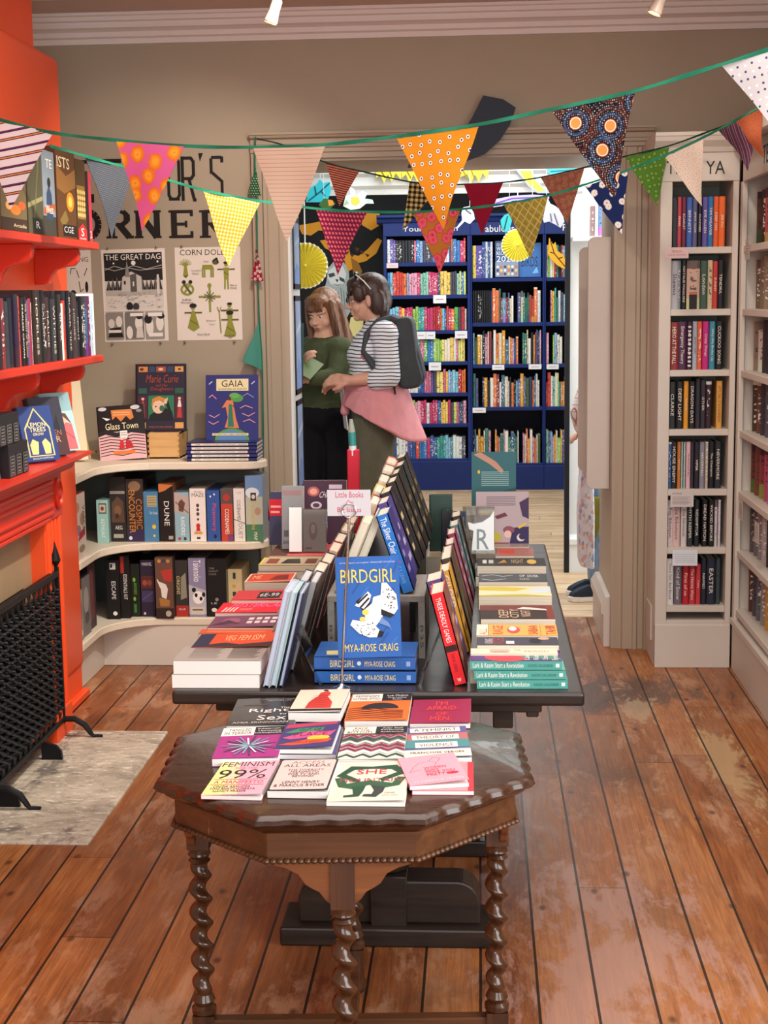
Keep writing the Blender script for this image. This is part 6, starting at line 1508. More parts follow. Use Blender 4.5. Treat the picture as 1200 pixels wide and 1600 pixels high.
def lean_book(side, label, X, Y, Z, t, lean, H, W, col, art=None, spine=None, hard=True, tw=0.0, pages=None, name='hardback'):
 """side +1: cover to the right, spine to the viewer; -1: cover to the left, page edges to the viewer. (X,Y,Z): foot of the near edge"""
 Mr = (Matrix.Rotation(-side * lean, 4, 'Y') @ Matrix.Rotation(side * PI / 2 + tw, 4, 'Z'))
 loc = Vector((X, Y, Z)) - Mr @ Vector((-side * W / 2, -t / 2, 0))
 dz = (Mr @ Vector((0, 0 if side > 0 else 0, 0))).z
 low = min((Mr @ Vector((x, y, 0))).z for x in (-W / 2, W / 2) for y in (0, -t))
 cz = (loc.z + low) - Z
 loc.z -= cz - 0.0008
 return book(name, label, W, H, t, col, (0, 0, 0), (0, 0, 0), art, spine, hard, M=Matrix.Translation(loc) @ Mr, pages=pages)
def gen_art(c1, c2, c3, seed):
 rd = random.Random(seed)
 it = [('r', 0, 0, 1, 1, c1)]
 for k in range(5):
  x, y = rd.random() * 0.7, rd.random() * 0.8
  it.append(('p', [(x, y), (x + 0.3 * rd.random() + 0.1, y + 0.1 * rd.random()), (x + 0.2, y + 0.25 * rd.random() + 0.05)], c2))
 for k in range(3):
  it.append(('r', 0.2, 0.2 + 0.2 * k, 0.5 + 0.3 * rd.random(), 0.28 + 0.2 * k, c3))
 return it
RZ = TTZ + RH
pS = at(638, 922, Y=3.79)
lean_book(1, 'bright blue spined hardback with white script, leaning on the riser', pS.x, 3.79, RZ, 0.033, R(18), 0.215, 0.145, '#2a72c0', gen_art('#2f2a6d', '#4a3f94', '#8a84b8', 1), [('tv', 'The Silver Chair', 0.22, 0.5, 0.74, 0.96, '#f2f4f6'), ('l', [(0.4, 0.42), (0.7, 0.38)], 0.1, '#c83a5a'), ('tv', 'C.S. LEWIS', 0.3, 0.12, 0.6, 0.34, '#7fb0dc')])
tiers = [(-0.005, 3.95, 0.03, 19, 0.225, '#4a3f86', '#5a3f74', '#b0a8c8'), (0.0, 4.10, 0.032, 20, 0.235, '#1d1a20', '#3c3650', '#c9b98a'), (0.01, 4.26, 0.03, 20, 0.245, '#2c2622', '#55483c', '#8a7a5c'), (0.012, 4.42, 0.03, 20, 0.25, '#26231f', '#4c4438', '#77694a'), (0.014, 4.58, 0.032, 19, 0.255, '#2a2e2e', '#4a5450', '#a88a4a'), (0.016, 4.74, 0.03, 19, 0.265, '#2b2926', '#5a4a34', '#98803c')]
tl_ = ['violet hardback leaning behind the blue spined one on the riser', 'black spined hardback behind the violet one on the riser', 'dark brown hardback, fourth leaning on the right of the riser', 'dark brown hardback, fifth leaning on the right of the riser', 'dark green grey hardback, sixth leaning on the right of the riser', 'tall dark hardback furthest back on the right of the riser']
for k, (dx, y, t, ln_, H, c, c2, c3) in enumerate(tiers):
 lean_book(1, tl_[k], pS.x + dx + 0.002, y, RZ, t, R(ln_), H, 0.15, c, gen_art(c, c2, c3, 10 + k), [('tv', ['NIGHT TALES', 'VICIOUS', 'THE THORNS', 'ASHES', 'THE WOLF', 'GILDED'][k], 0.28, 0.6, 0.72, 0.94, '#e0dccf')])
pR = at(722, 1081, Z=TTZ)
lean_book(1, 'bright red spined hardback leaning at the table front', pR.x - 0.004, 3.50, TTZ, 0.034, R(14), 0.232, 0.15, '#d81f26', gen_art('#7d4a3c', '#5a3428', '#b8866a', 5), [('tv', 'THESE DEADLY GAMES', 0.3, 0.46, 0.66, 0.95, '#f4e8e4'), ('r', 0.1, 0.36, 0.9, 0.43, '#2a1414'), ('tv', 'DIANA URBAN', 0.34, 0.14, 0.6, 0.34, '#7d1014'), ('t', 'W', 0.36, 0.03, 0.64, 0.07, '#f4e8e4')])
lw = [(0.0, 3.70, 0.042, 16, 0.225, '#5f4a78', '#3c2f50', '#b8a8c8', 'BELLADONNA', 'purple spined hardback right behind the red spined one'),
  (0.028, 3.83, 0.026, 14, 0.225, '#c8922a', '#8a5a24', '#5a3a1c', 'GILDED', 'mustard yellow hardback leaning third from the front on the right'),
  (0.03, 3.99, 0.03, 14, 0.23, '#4a3a2c', '#6d5a34', '#3f5a34', 'WILDWOOD', 'brown mottled hardback leaning fourth from the front on the right'),
  (0.032, 4.15, 0.028, 15, 0.22, '#5a4436', '#7d3f2c', '#37452c', 'EMBER', 'rust brown hardback leaning fifth from the front on the right'),
  (0.036, 4.32, 0.026, 15, 0.215, '#9a5a6a', '#b87a86', '#d8a8b0', 'ROSE', 'dusty pink hardback leaning sixth from the front on the right'),
  (0.04, 4.48, 0.026, 15, 0.22, '#8f2f52', '#5a8a88', '#b8c8c4', 'CRIMSON', 'crimson and teal hardback leaning seventh from the front on the right'),
  (0.044, 4.64, 0.028, 14, 0.22, '#5a7a7c', '#39474c', '#a8b4b4', 'TIDES', 'grey teal hardback leaning eighth from the front on the right'),
  (0.047, 4.80, 0.03, 13, 0.225, '#3a2f2a', '#5a4a3c', '#8a7a5c', 'HOLLOW', 'dark brown hardback furthest back in the leaning row on the right')]
xb_ = pR.x
for dx, y, t, ln_, H, c, c2, c3, s, lab in lw:
 lean_book(1, lab, xb_ - 0.012 + dx * 0.6, y, TTZ, t, R(ln_), H, 0.125, c, gen_art(c, c2, c3, hash(s) % 97 if False else len(s) + int(y * 10)), [('tv', s, 0.2, 0.55, 0.78, 0.95, '#d8cfe0')])
M_blueedge = P('#b9c7d6', 0.7, name='blue_tinted_page_edges')
M_greyedge = P('#c2c4c6', 0.7, name='grey_page_edges')
pL = at(412, 1083, Z=TTZ)
lft = [(0, 3.472, 0.016, 13.5, 0.245, '#b8b0c4', M_blueedge, 'pale striped hardback leaning at the front left, outermost of three'), (0.017, 3.474, 0.016, 13.5, 0.243, '#8fb0a8', M_blueedge, 'pale striped hardback leaning at the front left, middle of three'), (0.0345, 3.476, 0.012, 13.5, 0.24, '#23264a', M_blueedge, 'navy backed hardback leaning at the front left, innermost of three')]
for dx, y, t, ln_, H, c, pg, lab in lft:
 lean_book(-1, lab, pL.x + dx, y, TTZ, t, R(ln_), H, 0.15, c, gen_art(c, '#d98a3c', '#2c3050', 7), None, pages=pg)
pL2 = at(450, 1051, Z=TTZ)
lf2 = [(pL2.x - 0.022, 3.62, 0.022, 16, 0.245, '#4a2f28', M_greyedge, 'dark brown hardback with grey page edges, second leaning on the left'), (pL2.x + 0.004, 3.63, 0.02, 16, 0.24, '#39261f', M_greyedge, 'dark hardback with white page edges, third leaning on the left'), (pL2.x + 0.0, 3.80, 0.03, 16, 0.232, '#5a3a30', M_pages, 'brown hardback with cream page edges, fourth leaning on the left'), (pL2.x + 0.004, 3.95, 0.03, 16, 0.23, '#3a2a26', M_pages, 'dark brown hardback, fifth leaning on the left'), (pL2.x + 0.008, 4.11, 0.03, 16, 0.235, '#8a2a34', M_pages, 'wine red hardback, sixth leaning on the left'), (pL2.x + 0.012, 4.27, 0.03, 15, 0.235, '#2a2426', M_pages, 'black hardback, seventh leaning on the left'), (pL2.x + 0.016, 4.43, 0.03, 15, 0.24, '#8f8a52', M_pages, 'olive hardback, eighth leaning on the left'), (pL2.x + 0.02, 4.6, 0.03, 14, 0.24, '#5a4a44', M_pages, 'grey brown hardback furthest back in the leaning row on the left')]
for x, y, t, ln_, H, c, pg, lab in lf2:
 lean_book(-1, lab, x, y, TTZ, t, R(ln_), H, 0.14, c, gen_art(c, '#8a5a44', '#c9b9a0', int(y * 100)), None, pages=pg)
lf3 = [(-0.358, 3.80, 0.026, 22, 0.20, '#a8a284', 'cream hardback leaning on the left of the riser, nearest'), (-0.332, 3.81, 0.02, 22, 0.215, '#cfc9b0', 'white edged hardback leaning on the riser behind the sign'), (-0.356, 3.98, 0.028, 21, 0.225, '#9c2a2c', 'red hardback leaning second on the left of the riser'), (-0.354, 4.14, 0.03, 20, 0.235, '#c9b24a', 'yellow hardback leaning third on the left of the riser'), (-0.350, 4.30, 0.032, 19, 0.245, '#2a201c', 'black hardback leaning fourth on the left of the riser'), (-0.346, 4.46, 0.034, 18, 0.255, '#7d4a34', 'chestnut hardback leaning fifth on the left of the riser'), (-0.342, 4.62, 0.034, 17, 0.26, '#c85a2a', 'orange backed hardback leaning furthest back on the left of the riser')]
for x, y, t, ln_, H, c, lab in lf3:
 lean_book(-1, lab, x - 0.013, y, RZ, t, R(ln_), H, 0.145, c, gen_art(c, '#8a5a44', '#e0d0b0', int(y * 100) + 1), None)
ac = thing('acrylic_book_rest', 'clear acrylic book rest at the front left of the plywood riser', 'book rest', tuple(at(470, 1068, Z=TTZ)))
m = MB()
m.box(-0.0015, 0.0015, 0, 0.12, 0, 0.14, M_acrylic, Matrix.Rotation(R(-24), 4, 'Y'))
m.build('sloping_plate', ac)
MB().box(-0.004, 0.004, 0, 0.12, 0, 0.006, M_acrylic).build('foot_lip', ac)
ac.location.x += 0.052
ac.location.y = 3.49
ac = thing('acrylic_book_rest', 'clear acrylic book rest between the blue stack and the red spined book', 'book rest', (at(658, 1060, Z=TTZ).x, 3.50, TTZ))
m = MB()
m.box(-0.0015, 0.0015, 0, 0.12, 0, 0.13, M_acrylic, Matrix.Rotation(R(22), 4, 'Y'))
m.build('sloping_plate', ac)
MB().box(-0.004, 0.004, 0, 0.12, 0, 0.006, M_acrylic).build('foot_lip', ac)
sp_ = at(533, 1079, Z=TTZ)
sg = thing('sign_holder', 'chrome card holder with white card reading Little Books On Big Issues', 'sign', (sp_.x, 3.468, TTZ))
m = MB()
m.lathe([(0.022, 0), (0.022, 0.004), (0.010, 0.008), (0.004, 0.014)], M_chrome, n=20)
m.build('base', sg, smooth=True)
rt_ = at(546, 800, Y=3.478)
dx, dz = rt_.x - sp_.x, rt_.z - TTZ
MB().tube([(0, 0, 0.005), (dx * 0.5, 0, dz * 0.5), (dx, 0.004, dz - 0.012)], 0.0033, M_chrome, 10).build('rod', sg, smooth=True)
m = MB()
rr = 0.0165
m.tube([(dx + rr * math.cos(2 * PI * k / 24), 0.002, dz + 0.004 + rr * math.sin(2 * PI * k / 24)) for k in range(24)], 0.0016, M_chrome, 6, closed=True)
m.build('ring_clip', sg, smooth=True)
a, b_ = at(512, 806, Y=3.476), at(579, 765, Y=3.476)
q = MB()
q.box(a.x - sp_.x, b_.x - sp_.x, 0.006, 0.0075, a.z - TTZ, b_.z - TTZ, P('#c4c1c6', 0.5))
cd = q.build('card', sg)
q = MB()
F = frame((a.x - sp_.x, 0.006, a.z - TTZ), (1, 0, 0), (0, 0, 1))
W, H = b_.x - a.x, b_.z - a.z
q.art(F, W, H, [('t', 'Little Books', 0.19, 0.70, 0.83, 0.93, '#c03a5c'), ('t', 'On', 0.44, 0.42, 0.60, 0.60, '#c03a5c'), ('t', 'Big Issues', 0.23, 0.08, 0.78, 0.34, '#c03a5c')])
q.build('card_lettering', cd)
FE = TTZ + 0.073
face_out('book', 'grey paperback with a small black bird, standing at the far left of the table', (442, 858), (476, 857), 759, '#8d9094', Y=5.05, tilt=0.1, yaw=-0.05, t=0.022, hard=False, art=[('r', 0.05, 0.86, 0.9, 0.93, '#9a7a7a'), ('p', [(0.4, 0.6), (0.48, 0.68), (0.56, 0.64), (0.6, 0.58), (0.44, 0.58)], '#1a1a1c'), ('r', 0.1, 0.2, 0.4, 0.3, '#5a5c60'), ('t', 'BONNET', 0.08, 0.08, 0.5, 0.14, '#2a2a2c')])
face_out('book', 'navy and red paperback at the far left corner of the trestle table', (423, 851), (443, 851), 768, '#3a3f5c', Y=5.12, tilt=0.1, yaw=-0.1, t=0.02, hard=False, art=[('r', 0, 0.55, 1, 0.86, '#c02030'), ('r', 0.1, 0.6, 0.8, 0.64, '#e8a0a0'), ('r', 0.1, 0.7, 0.9, 0.74, '#e8a0a0')])
face_out('book', 'maroon paperback with doodled hearts and planets, standing behind the card sign', (476, 848), (543, 846), 750, '#3f2a3a', Y=5.18, tilt=0.1, yaw=0.0, t=0.03, hard=False, art=[('r', 0, 0, 1, 1, '#452c40'), ('c', 0.24, 0.82, 0.14, 0.08, '#b05a5c'), ('c', 0.24, 0.82, 0.09, 0.05, '#d8a08c'), ('t', 'CHARLIE', 0.36, 0.72, 0.8, 0.82, '#d8d0d8', 0.1), ('c', 0.3, 0.6, 0.13, 0.06, '#c8c0cc'), ('c', 0.3, 0.6, 0.08, 0.035, '#5a3a50'), ('r', 0.6, 0.86, 0.9, 0.93, '#c8b8c8'), ('r', 0.65, 0.58, 0.85, 0.64, '#c88a4a'), ('p', [(0.6, 0.5), (0.8, 0.54), (0.7, 0.44)], '#c88a4a')])
lh = thing('leaflet_holder', 'clear acrylic leaflet holder with pale leaflets at the far left of the table', 'leaflet holder', (at(482, 862, Y=4.98).x, 4.98, TTZ + 0.0735))
W = at(511, 830, Y=4.98).x - at(452, 830, Y=4.98).x
H = at(482, 795, Y=4.98).z - TTZ - 0.0735
T = Matrix.Rotation(R(-7), 4, 'X')
m = MB()
m.box(-W / 2, W / 2, -0.022, -0.020, 0, H, M_acrylic, T)
m.box(-W / 2, W / 2, 0.0, 0.002, 0, H, M_acrylic, T)
for x in (-W / 2, -0.04, W / 2):
 m.box(x - 0.001, x + 0.001, -0.022, 0.002, 0, H * 0.98, M_acrylic, T)
m.build('holder', lh)
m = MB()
m.box(-W / 2 + 0.002, -0.020, -0.026, -0.0235, 0.003, H + 0.004, P('#eef8fa', 0.4), T)  # whitened colour stands for the bright reflection on this leaflet
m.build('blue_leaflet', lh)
m = MB()
m.box(-0.016, W / 2 - 0.004, -0.014, -0.006, 0.003, H - 0.004, P('#a89ca0', 0.5), T)
m.art((T @ Vector((-0.016, -0.0142, 0.003)), (T.to_3x3() @ Vector((1, 0, 0))), (T.to_3x3() @ Vector((0, 0, 1)))), W / 2 + 0.01, H - 0.01, [('c', 0.45, 0.5, 0.2, 0.22, '#8a7478'), ('c', 0.45, 0.55, 0.1, 0.12, '#b8a8a8'), ('r', 0.1, 0.06, 0.4, 0.1, '#6d6468')])
m.build('grey_leaflet', lh)
face_out('book', 'teal paperback showing its text back cover, tallest at the far right of the table', (737, 790), (806, 790), 706, '#2b6068', Y=5.5, tilt=0.1, yaw=0.0, t=0.03, hard=False, art=[('r', 0, 0, 1, 1, '#2f646c'), ('p', [(0.2, 1.0), (0.55, 0.82), (0.72, 0.66), (0.68, 0.6), (0.4, 0.78), (0.05, 0.95)], '#b88a74'), ('p', [(0.3, 0.0), (1, 0.1), (1, 0.35), (0.6, 0.25)], '#24504f'), ('r', 0.14, 0.6, 0.19, 0.66, '#d8b84a')] + [('r', 0.22, 0.62 - 0.035 * k, 0.84, 0.635 - 0.035 * k, '#8ab0ac') for k in range(8)] + [('p', [(0.6, 0.05), (0.7, 0.2), (0.76, 0.05)], '#a88a4a')])
for k in range(3):
 book('paperback', ['lowest', 'middle', 'topmost'][k] + ' of three paperbacks stacked under the teal back cover book', 0.2, 0.14, 0.044, ['#8a4a44', '#3a4a5c', '#c9b48a'][k], (at(771, 790, Y=5.44).x, 5.42, TTZ + 0.0006 + 0.0445 * k), (-PI / 2, 0, 0))
face_out('book', 'grey pink paperback with purple foliage and a moon, at the far right of the table', (744, 853), (826, 853), 768, '#a39096', Y=5.30, tilt=0.1, yaw=0.02, t=0.018, hard=False, art=[('r', 0, 0, 1, 1, '#b0a0a4')] + [('r', 0.2, 0.90 - 0.03 * k, 0.75, 0.912 - 0.03 * k, '#6d6068') for k in range(6)] + [('p', [(0.82, 0.8), (1, 0.9), (1, 0.5), (0.88, 0.55)], '#3f2a50'), ('p', [(0.62, 0), (1, 0), (1, 0.36), (0.7, 0.34)], '#2f2450'), ('c', 0.85, 0.16, 0.08, 0.07, '#d8d0c8'), ('c', 0.88, 0.18, 0.07, 0.06, '#2f2450'), ('c', 0.62, 0.3, 0.11, 0.07, '#8a4a5c'), ('c', 0.6, 0.22, 0.07, 0.07, '#ddb8a8'), ('c', 0.32, 0.17, 0.16, 0.1, '#b8a83c'), ('p', [(0.35, 0.55), (0.55, 0.62), (0.6, 0.56), (0.4, 0.5)], '#6a3040'), ('r', 0.3, 0, 0.62, 0.07, '#8a3a34'), ('p', [(0.78, 0.36), (0.95, 0.44), (0.96, 0.4), (0.82, 0.32)], '#d8b44a')])
book('paperback', 'thick paperback lying beneath the grey pink upright book', 0.19, 0.14, 0.05, '#a08a84', (at(785, 853, Y=5.28).x, 5.22, TTZ + 0.0006), (-PI / 2, 0, 0))
lh = thing('acrylic_stand', 'clear acrylic stand with a white card cut with an R, far right of the table', 'card stand', (at(748, 853, Y=5.08).x, 5.08, TTZ + 0.062))
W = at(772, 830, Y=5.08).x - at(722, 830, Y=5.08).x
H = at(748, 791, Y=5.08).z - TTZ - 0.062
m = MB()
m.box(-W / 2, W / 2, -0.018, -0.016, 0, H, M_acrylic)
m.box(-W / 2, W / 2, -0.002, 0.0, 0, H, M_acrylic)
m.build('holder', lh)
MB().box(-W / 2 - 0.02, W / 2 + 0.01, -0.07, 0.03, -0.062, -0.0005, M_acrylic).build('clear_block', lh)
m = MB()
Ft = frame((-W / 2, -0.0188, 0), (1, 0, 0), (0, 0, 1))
reflp = [(0.28, 0.02), (0.98, 0.02), (0.98, 0.92), (0.86, 0.78), (0.62, 0.66), (0.34, 0.62), (0.16, 0.66), (0.2, 0.5), (0.34, 0.46)]  # pale shape and letter painted in for a window's reflection on the acrylic
m.poly(Ft, [(a * W, b * H) for a, b in reflp], P('#f4fbfc', 0.4))
m.poly(Ft, [(a * W, b * H) for a, b in reflp[::-1]], P('#f4fbfc', 0.4), -0.001)
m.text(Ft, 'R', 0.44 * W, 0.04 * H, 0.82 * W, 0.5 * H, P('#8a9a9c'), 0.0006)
m.build('painted_reflection', lh)
for k, (xa, xb, yt, yy, c, lab) in enumerate([(672, 707, 772, 5.10, '#1f3a30', 'dark green hardback with pale page top, standing at the far middle of the table'), (690, 708, 797, 5.0, '#1d1d22', 'black hardback with pale page top, far middle of the table'), (708.5, 728, 799, 4.99, '#20264a', 'navy hardback with white letters, standing at the far middle of the table')]):
 A, B = at(xa, 820, Y=yy), at(xb, 820, Y=yy)
 base = Vector(((A.x + B.x) / 2, yy, TTZ + 0.0612))
 book('hardback', lab, B.x - A.x, fit_height(base, 0.05, 0, yt), 0.035, c, tuple(base), (-0.05, 0, 0), [('t', 'AS BOW', 0.55, 0.3, 0.85, 0.9, '#d8d4cc')] if k == 2 else [('c', 0.8, 0.6, 0.1, 0.15, '#3f6a52')], None, True)
book('paperback', 'thick pale paperback under the small dark hardbacks at the far middle of the table', 0.125, 0.2, 0.06, '#b8a48a', (at(697, 845, Y=5.1).x, 4.95, TTZ + 0.0006), (-PI / 2, 0, 0))
rd_ = thing('red_sleeve', 'red upright sleeve with a teal and white tube, behind the cream page edges', 'tube', (at(554, 760, Y=4.85).x, 4.80, RZ))
zt_ = at(554, 702, Y=4.8).z - RZ
m = MB()
m.prism([(-0.018, 0), (0.022, 0), (0.022, zt_), (-0.018, zt_)], -0.012, 0.012, P('#c02038', 0.5), 'Y')
m.build('sleeve', rd_, bevel=0.003)
z2 = at(554, 675, Y=4.8).z - RZ
z3 = at(551, 655, Y=4.8).z - RZ
m = MB()
m.tube([(0.0, 0, zt_ - 0.02), (0.0, 0, zt_ + 0.012)], 0.0125, P('#cfd6d8', 0.4), 14)
m.tube([(0.0, 0, zt_ + 0.012), (-0.002, 0, z2)], 0.0125, P('#2f8a84', 0.4), 14)
m.tube([(-0.002, 0, z2), (-0.004, 0, z3)], [0.0125, 0.006], P('#8f9a8c', 0.4), 14)
m.build('tube', rd_, smooth=True)
# ================================================================ YA BOOKCASE (end wall, right of the doorway)
YF = 6.472
SHZ = [1.841, 1.578, 1.318, 1.061, 0.798, 0.540, 0.279]
BX0, BX1 = 0.770, 1.100
bc = thing('bookcase', 'tall narrow off white bookcase headed TEEN YA beside the doorway', 'bookcase', (0.935, 6.6, 0))
OX, OY = -0.935, -6.6
def bpart(name, boxes, mat=None, bevel=0.002, root=None, off=(OX, OY)):
 m = MB()
 for b in boxes:
  m.box(b[0] + off[0], b[1] + off[0], b[2] + off[1], b[3] + off[1], b[4], b[5], mat or M_white)
 return m.build(name, root or bc, bevel=bevel)
YB = WALLY - 0.002
bpart('side_panel', [(BX0, BX0 + 0.05, YF, YB, 0, 2.26)])
bpart('side_panel', [(BX1 - 0.025, BX1, YF, YB, 0, 2.26)])
M_caseback = paint('grey_green_case_back', '#8f9189', 0.03, 0.6)
bpart('back_panel', [(BX0 + 0.05, BX1 - 0.025, YB - 0.01, YB, 0.2, 2.12)], M_caseback)
bpart('plinth', [(BX0 + 0.0, BX1, YF - 0.004, YF + 0.016, 0, 0.195), (BX0 + 0.05, BX1 - 0.025, YF, YB, 0.18, 0.215)])
for z in SHZ:
 bpart('shelf', [(BX0 + 0.05, BX1 - 0.025, YF + 0.004, YB - 0.01, z - 0.028, z)])
hd = bpart('header', [(BX0, BX1, YF - 0.004, YF + 0.02, 2.115, 2.245)])
q = MB()
for t, xa, xb in (('TEEN', 1042, 1092), ('YA', 1103, 1133)):
 a, c = at(xa, 272, Y=YF - 0.005), at(xb, 251, Y=YF - 0.005)
 q.text(frame((OX, YF - 0.005 + OY, 0), (1, 0, 0), (0, 0, 1)), t, a.x, a.z, c.x, c.z, P('#26211e'), 0.0006)
q.build('header_lettering', hd)
m = MB()
moulding([(0, 0), (0.012, 0), (0.02, 0.02), (0.045, 0.045), (0.05, 0.065), (0.055, 0.065), (0.055, 0.08), (0, 0.08)], (BX0 - 0.03 + OX, YF + OY, 2.235), (BX1 + OX, YF + OY, 2.235), (0, -1, 0), M_white, m)
m.box(BX0 - 0.03 + OX, BX1 + OX, YF + OY, YB + OY, 2.235, 2.315, M_white)
m.build('crown_moulding', bc)
m = MB()
m.box(BX0 - 0.008 + OX, BX0 + OX, YF + 0.1 + OY, YF + 0.28 + OY, 0.1, 0.26, M_white)
m.build('side_block', bc, bevel=0.002)
YA = [
 [(650, 686, '#24252b', None, 0.20), (686, 714, '#27383a', 'DEFY THE WORLD', 0.21), (715, 738, '#b8424f', 'PEARL', .212), (739, 764, '#6d2438', 'SCARLET', .212), (765, 796, '#3c62b0', 'BENNETT', .21), (797, 823, '#5a5a80', 'JENNY OLDER', .205), (825, 849, '#17181c', 'CLOCKED', .20), (850, 879, '#5f549e', 'EVE ALLEN', .21), (880, 909, '#2c6fae', 'TIM WEAVER', .212), (910, 937, '#e0602c', 'KEEP ON', .212), (938, 972, '#e86a2a', 'JEKYLL', .212)],
 [(645, 669, '#8f2b3c', 'JESSE WARD', .207), (672, 715, '#c0bcc2', 'Shawna', .207), (717, 736, '#7a8a8a', None, .207), (737, 763, '#17171a', 'NATALIE MAGUIRE', .207), (765, 836, '#d8b4a0', None, .207), (838, 877, '#3f5a4c', 'London', .205), (878, 905, '#c8b894', None, .207), (906, 932, '#c23a34', 'SUNNY', .203), (933, 963, '#1d1d24', 'TENDRIL', .207)],
 [(642, 666, '#39454c', 'STEEL SAINTS', .205), (667, 713, '#8f3328', 'HERO AT THE FALL', .205), (715, 766, '#4d2748', 'Emergency Theory', .207), (767, 796, '#3a1f2e', None, .207), (797, 822, '#a8b4c0', 'JENNY HAN', .207), (822, 848, '#e0623a', None, .207), (850, 884, '#c0267c', 'Crazy Things', .207), (887, 919, '#3a8aa0', 'Why We Broke Up', .207), (922, 958, '#1d1f24', 'CUCKOO SONG', .207)],
 [(640, 668, '#2c3036', 'LEWIS', .205), (670, 707, '#26282c', 'CLARKE', .205), (710, 747, '#1d1d20', 'DEEP LIGHT', .205), (750, 776, '#e0982f', 'Certainty', .207), (778, 811, '#1f1d22', 'DRAGON DAYS', .205), (812, 839, '#2a2c33', None, .218), (840, 866, '#33303a', 'OTHER', .212), (868, 899, '#39222a', None, .205), (925, 956, '#dca24e', "LET'S CALL IT A DOOMSDAY", .207)],
 [(635, 655, '#2f5d92', None, .205), (655, 678, '#e2cf48', 'HOW TO', .205), (680, 714, '#1a1a1c', 'HOUSE ENEMY', .205), (715, 734, '#c8762f', 'The Danger', .205), (736, 746, '#a8c4c0', None, .205), (748, 759, '#a8c4c0', None, .205), (762, 786, '#e2b4bc', "The Boyfriend's Boy", .205), (787, 804, '#3a3440', None, .205), (805, 833, '#1f1f26', 'VIPER', .203), (835, 863, '#8a8894', 'HAVERFALL', .205), (864, 881, '#b8b0a0', None, .205), (882, 914, '#17171b', 'The Champion', .205), (917, 950, '#2a2d33', 'NEVERMORE', .207)],
 [(635, 652, '#6d1f24', None, .155), (655, 690, '#d8c8c6', 'Eva Ibbotson', .207), (692, 731, '#dbb8b4', 'Eva Ibbotson', .207), (734, 766, '#d4ccc8', 'Eva Ibbotson', .207), (768, 798, '#30353a', 'MYTH KEEPER', .207), (805, 834, '#20242c', 'REDEMPTOR', .207), (847, 878, '#17161a', 'DREAD NATION', .207), (882, 912, '#121214', 'WICKED BEFORE', .207), (914, 931, '#cfc6cc', None, .207), (933, 948, '#cfc6cc', None, .207)],
 [(635, 655, '#7d1f24', None, .207), (657, 694, '#e4dfda', 'Good Girl, Bad Blood', .207), (697, 739, '#6a6470', 'Kind of Snow', .185), (742, 777, '#b8232c', 'First of us', .18), (779, 812, '#c03a44', 'The Henna Wars', .18), (814, 840, '#c83c40', 'Funny', .18), (842, 870, '#1f2733', 'NAMED', .207), (872, 919, '#23283a', 'EASTER', .207), (922, 945, '#3a4a4c', None, .207)]]
rowname = ['top', 'second', 'third', 'fourth', 'fifth', 'sixth', 'bottom']
random.seed(8)
for r_, row in enumerate(YA):
 for k, (a, b_, c, t, h) in enumerate(row):
  yr = 345 + 95 * r_
  pa, pb_ = at(850 + a / 3.43, yr, Y=YF + 0.03).x, at(850 + b_ / 3.43, yr, Y=YF + 0.03).x
  x = (pa + pb_) / 2
  lc = '#efe6d8' if sum(lin(c)[:3]) < 1.1 else '#3a2a2c'
  lab = '%s book, %s from left on %s shelf of the TEEN YA bookcase' % (cname(c), ordinal(k + 1), rowname[r_])
  spine_book('book', lab, max(0.006, pb_ - pa - 0.001), 0.13, h, c, (min(max(x, BX0 + 0.052 + (pb_ - pa) / 2), BX1 - 0.027 - (pb_ - pa) / 2), YF + 0.03 + random.uniform(0, 0.008), SHZ[r_]), (0, 0, 0), 'books on the %s shelf of the TEEN YA bookcase' % rowname[r_], t, lc,
     bands=[(0.0, 0.3, '#2a2224'), (0.3, 0.36, '#c87a5a')] if (r_, k) == (1, 4) else ([(0.06 + 0.09 * j, 0.1 + 0.09 * j, '#e4dce0') for j in range(10)] if (r_, k) == (2, 3) else None), printed=True)
def card(label, x0, y0, x1, y1, Y, col, lines, lc='#8a8486', name='shelf_card'):
 a, c = at(x0, y1, Y=Y), at(x1, y0, Y=Y)
 W, H = c.x - a.x, c.z - a.z
 o = MB().box(0, W, 0, 0.0012, 0, H, P(col, 0.4)).build(name, None, (a.x, Y, a.z))
 tag(o, label, 'label card')
 q = MB()
 q.art(frame((0, 0, 0), (1, 0, 0), (0, 0, 1)), W, H, lines)
 if q.v:
  q.build('card_lettering', o)
 return o
card('pink card reading TEEN/YA on the top shelf edge of the TEEN YA bookcase', 1039, 388, 1076, 404, YF - 0.003, '#e2c4c0', [('t', 'TEEN/YA', 0.28, 0.58, 0.72, 0.82, '#b8404c'), ('t', '(A-Z BY AUTHOR)', 0.12, 0.22, 0.88, 0.44, '#b8404c')])
card('white printed card on the fifth shelf edge of the TEEN YA bookcase', 1047.5, 768, 1084, 792, YF - 0.003, '#cfc6c2', [('t', 'BOOKSELLERS', 0.08, 0.82, 0.5, 0.92, '#4a4446')] + [('r', 0.08, 0.62 - 0.09 * k, 0.86 - 0.1 * (k % 2), 0.65 - 0.09 * k, '#8f8886') for k in range(6)])
card('shiny silver white card on the sixth shelf edge of the TEEN YA bookcase', 1050.5, 859, 1090, 884, YF - 0.003, '#dde3ea', [('r', 0.1, 0.7 - 0.12 * k, 0.9, 0.73 - 0.12 * k, '#b8c0c8') for k in range(5)])
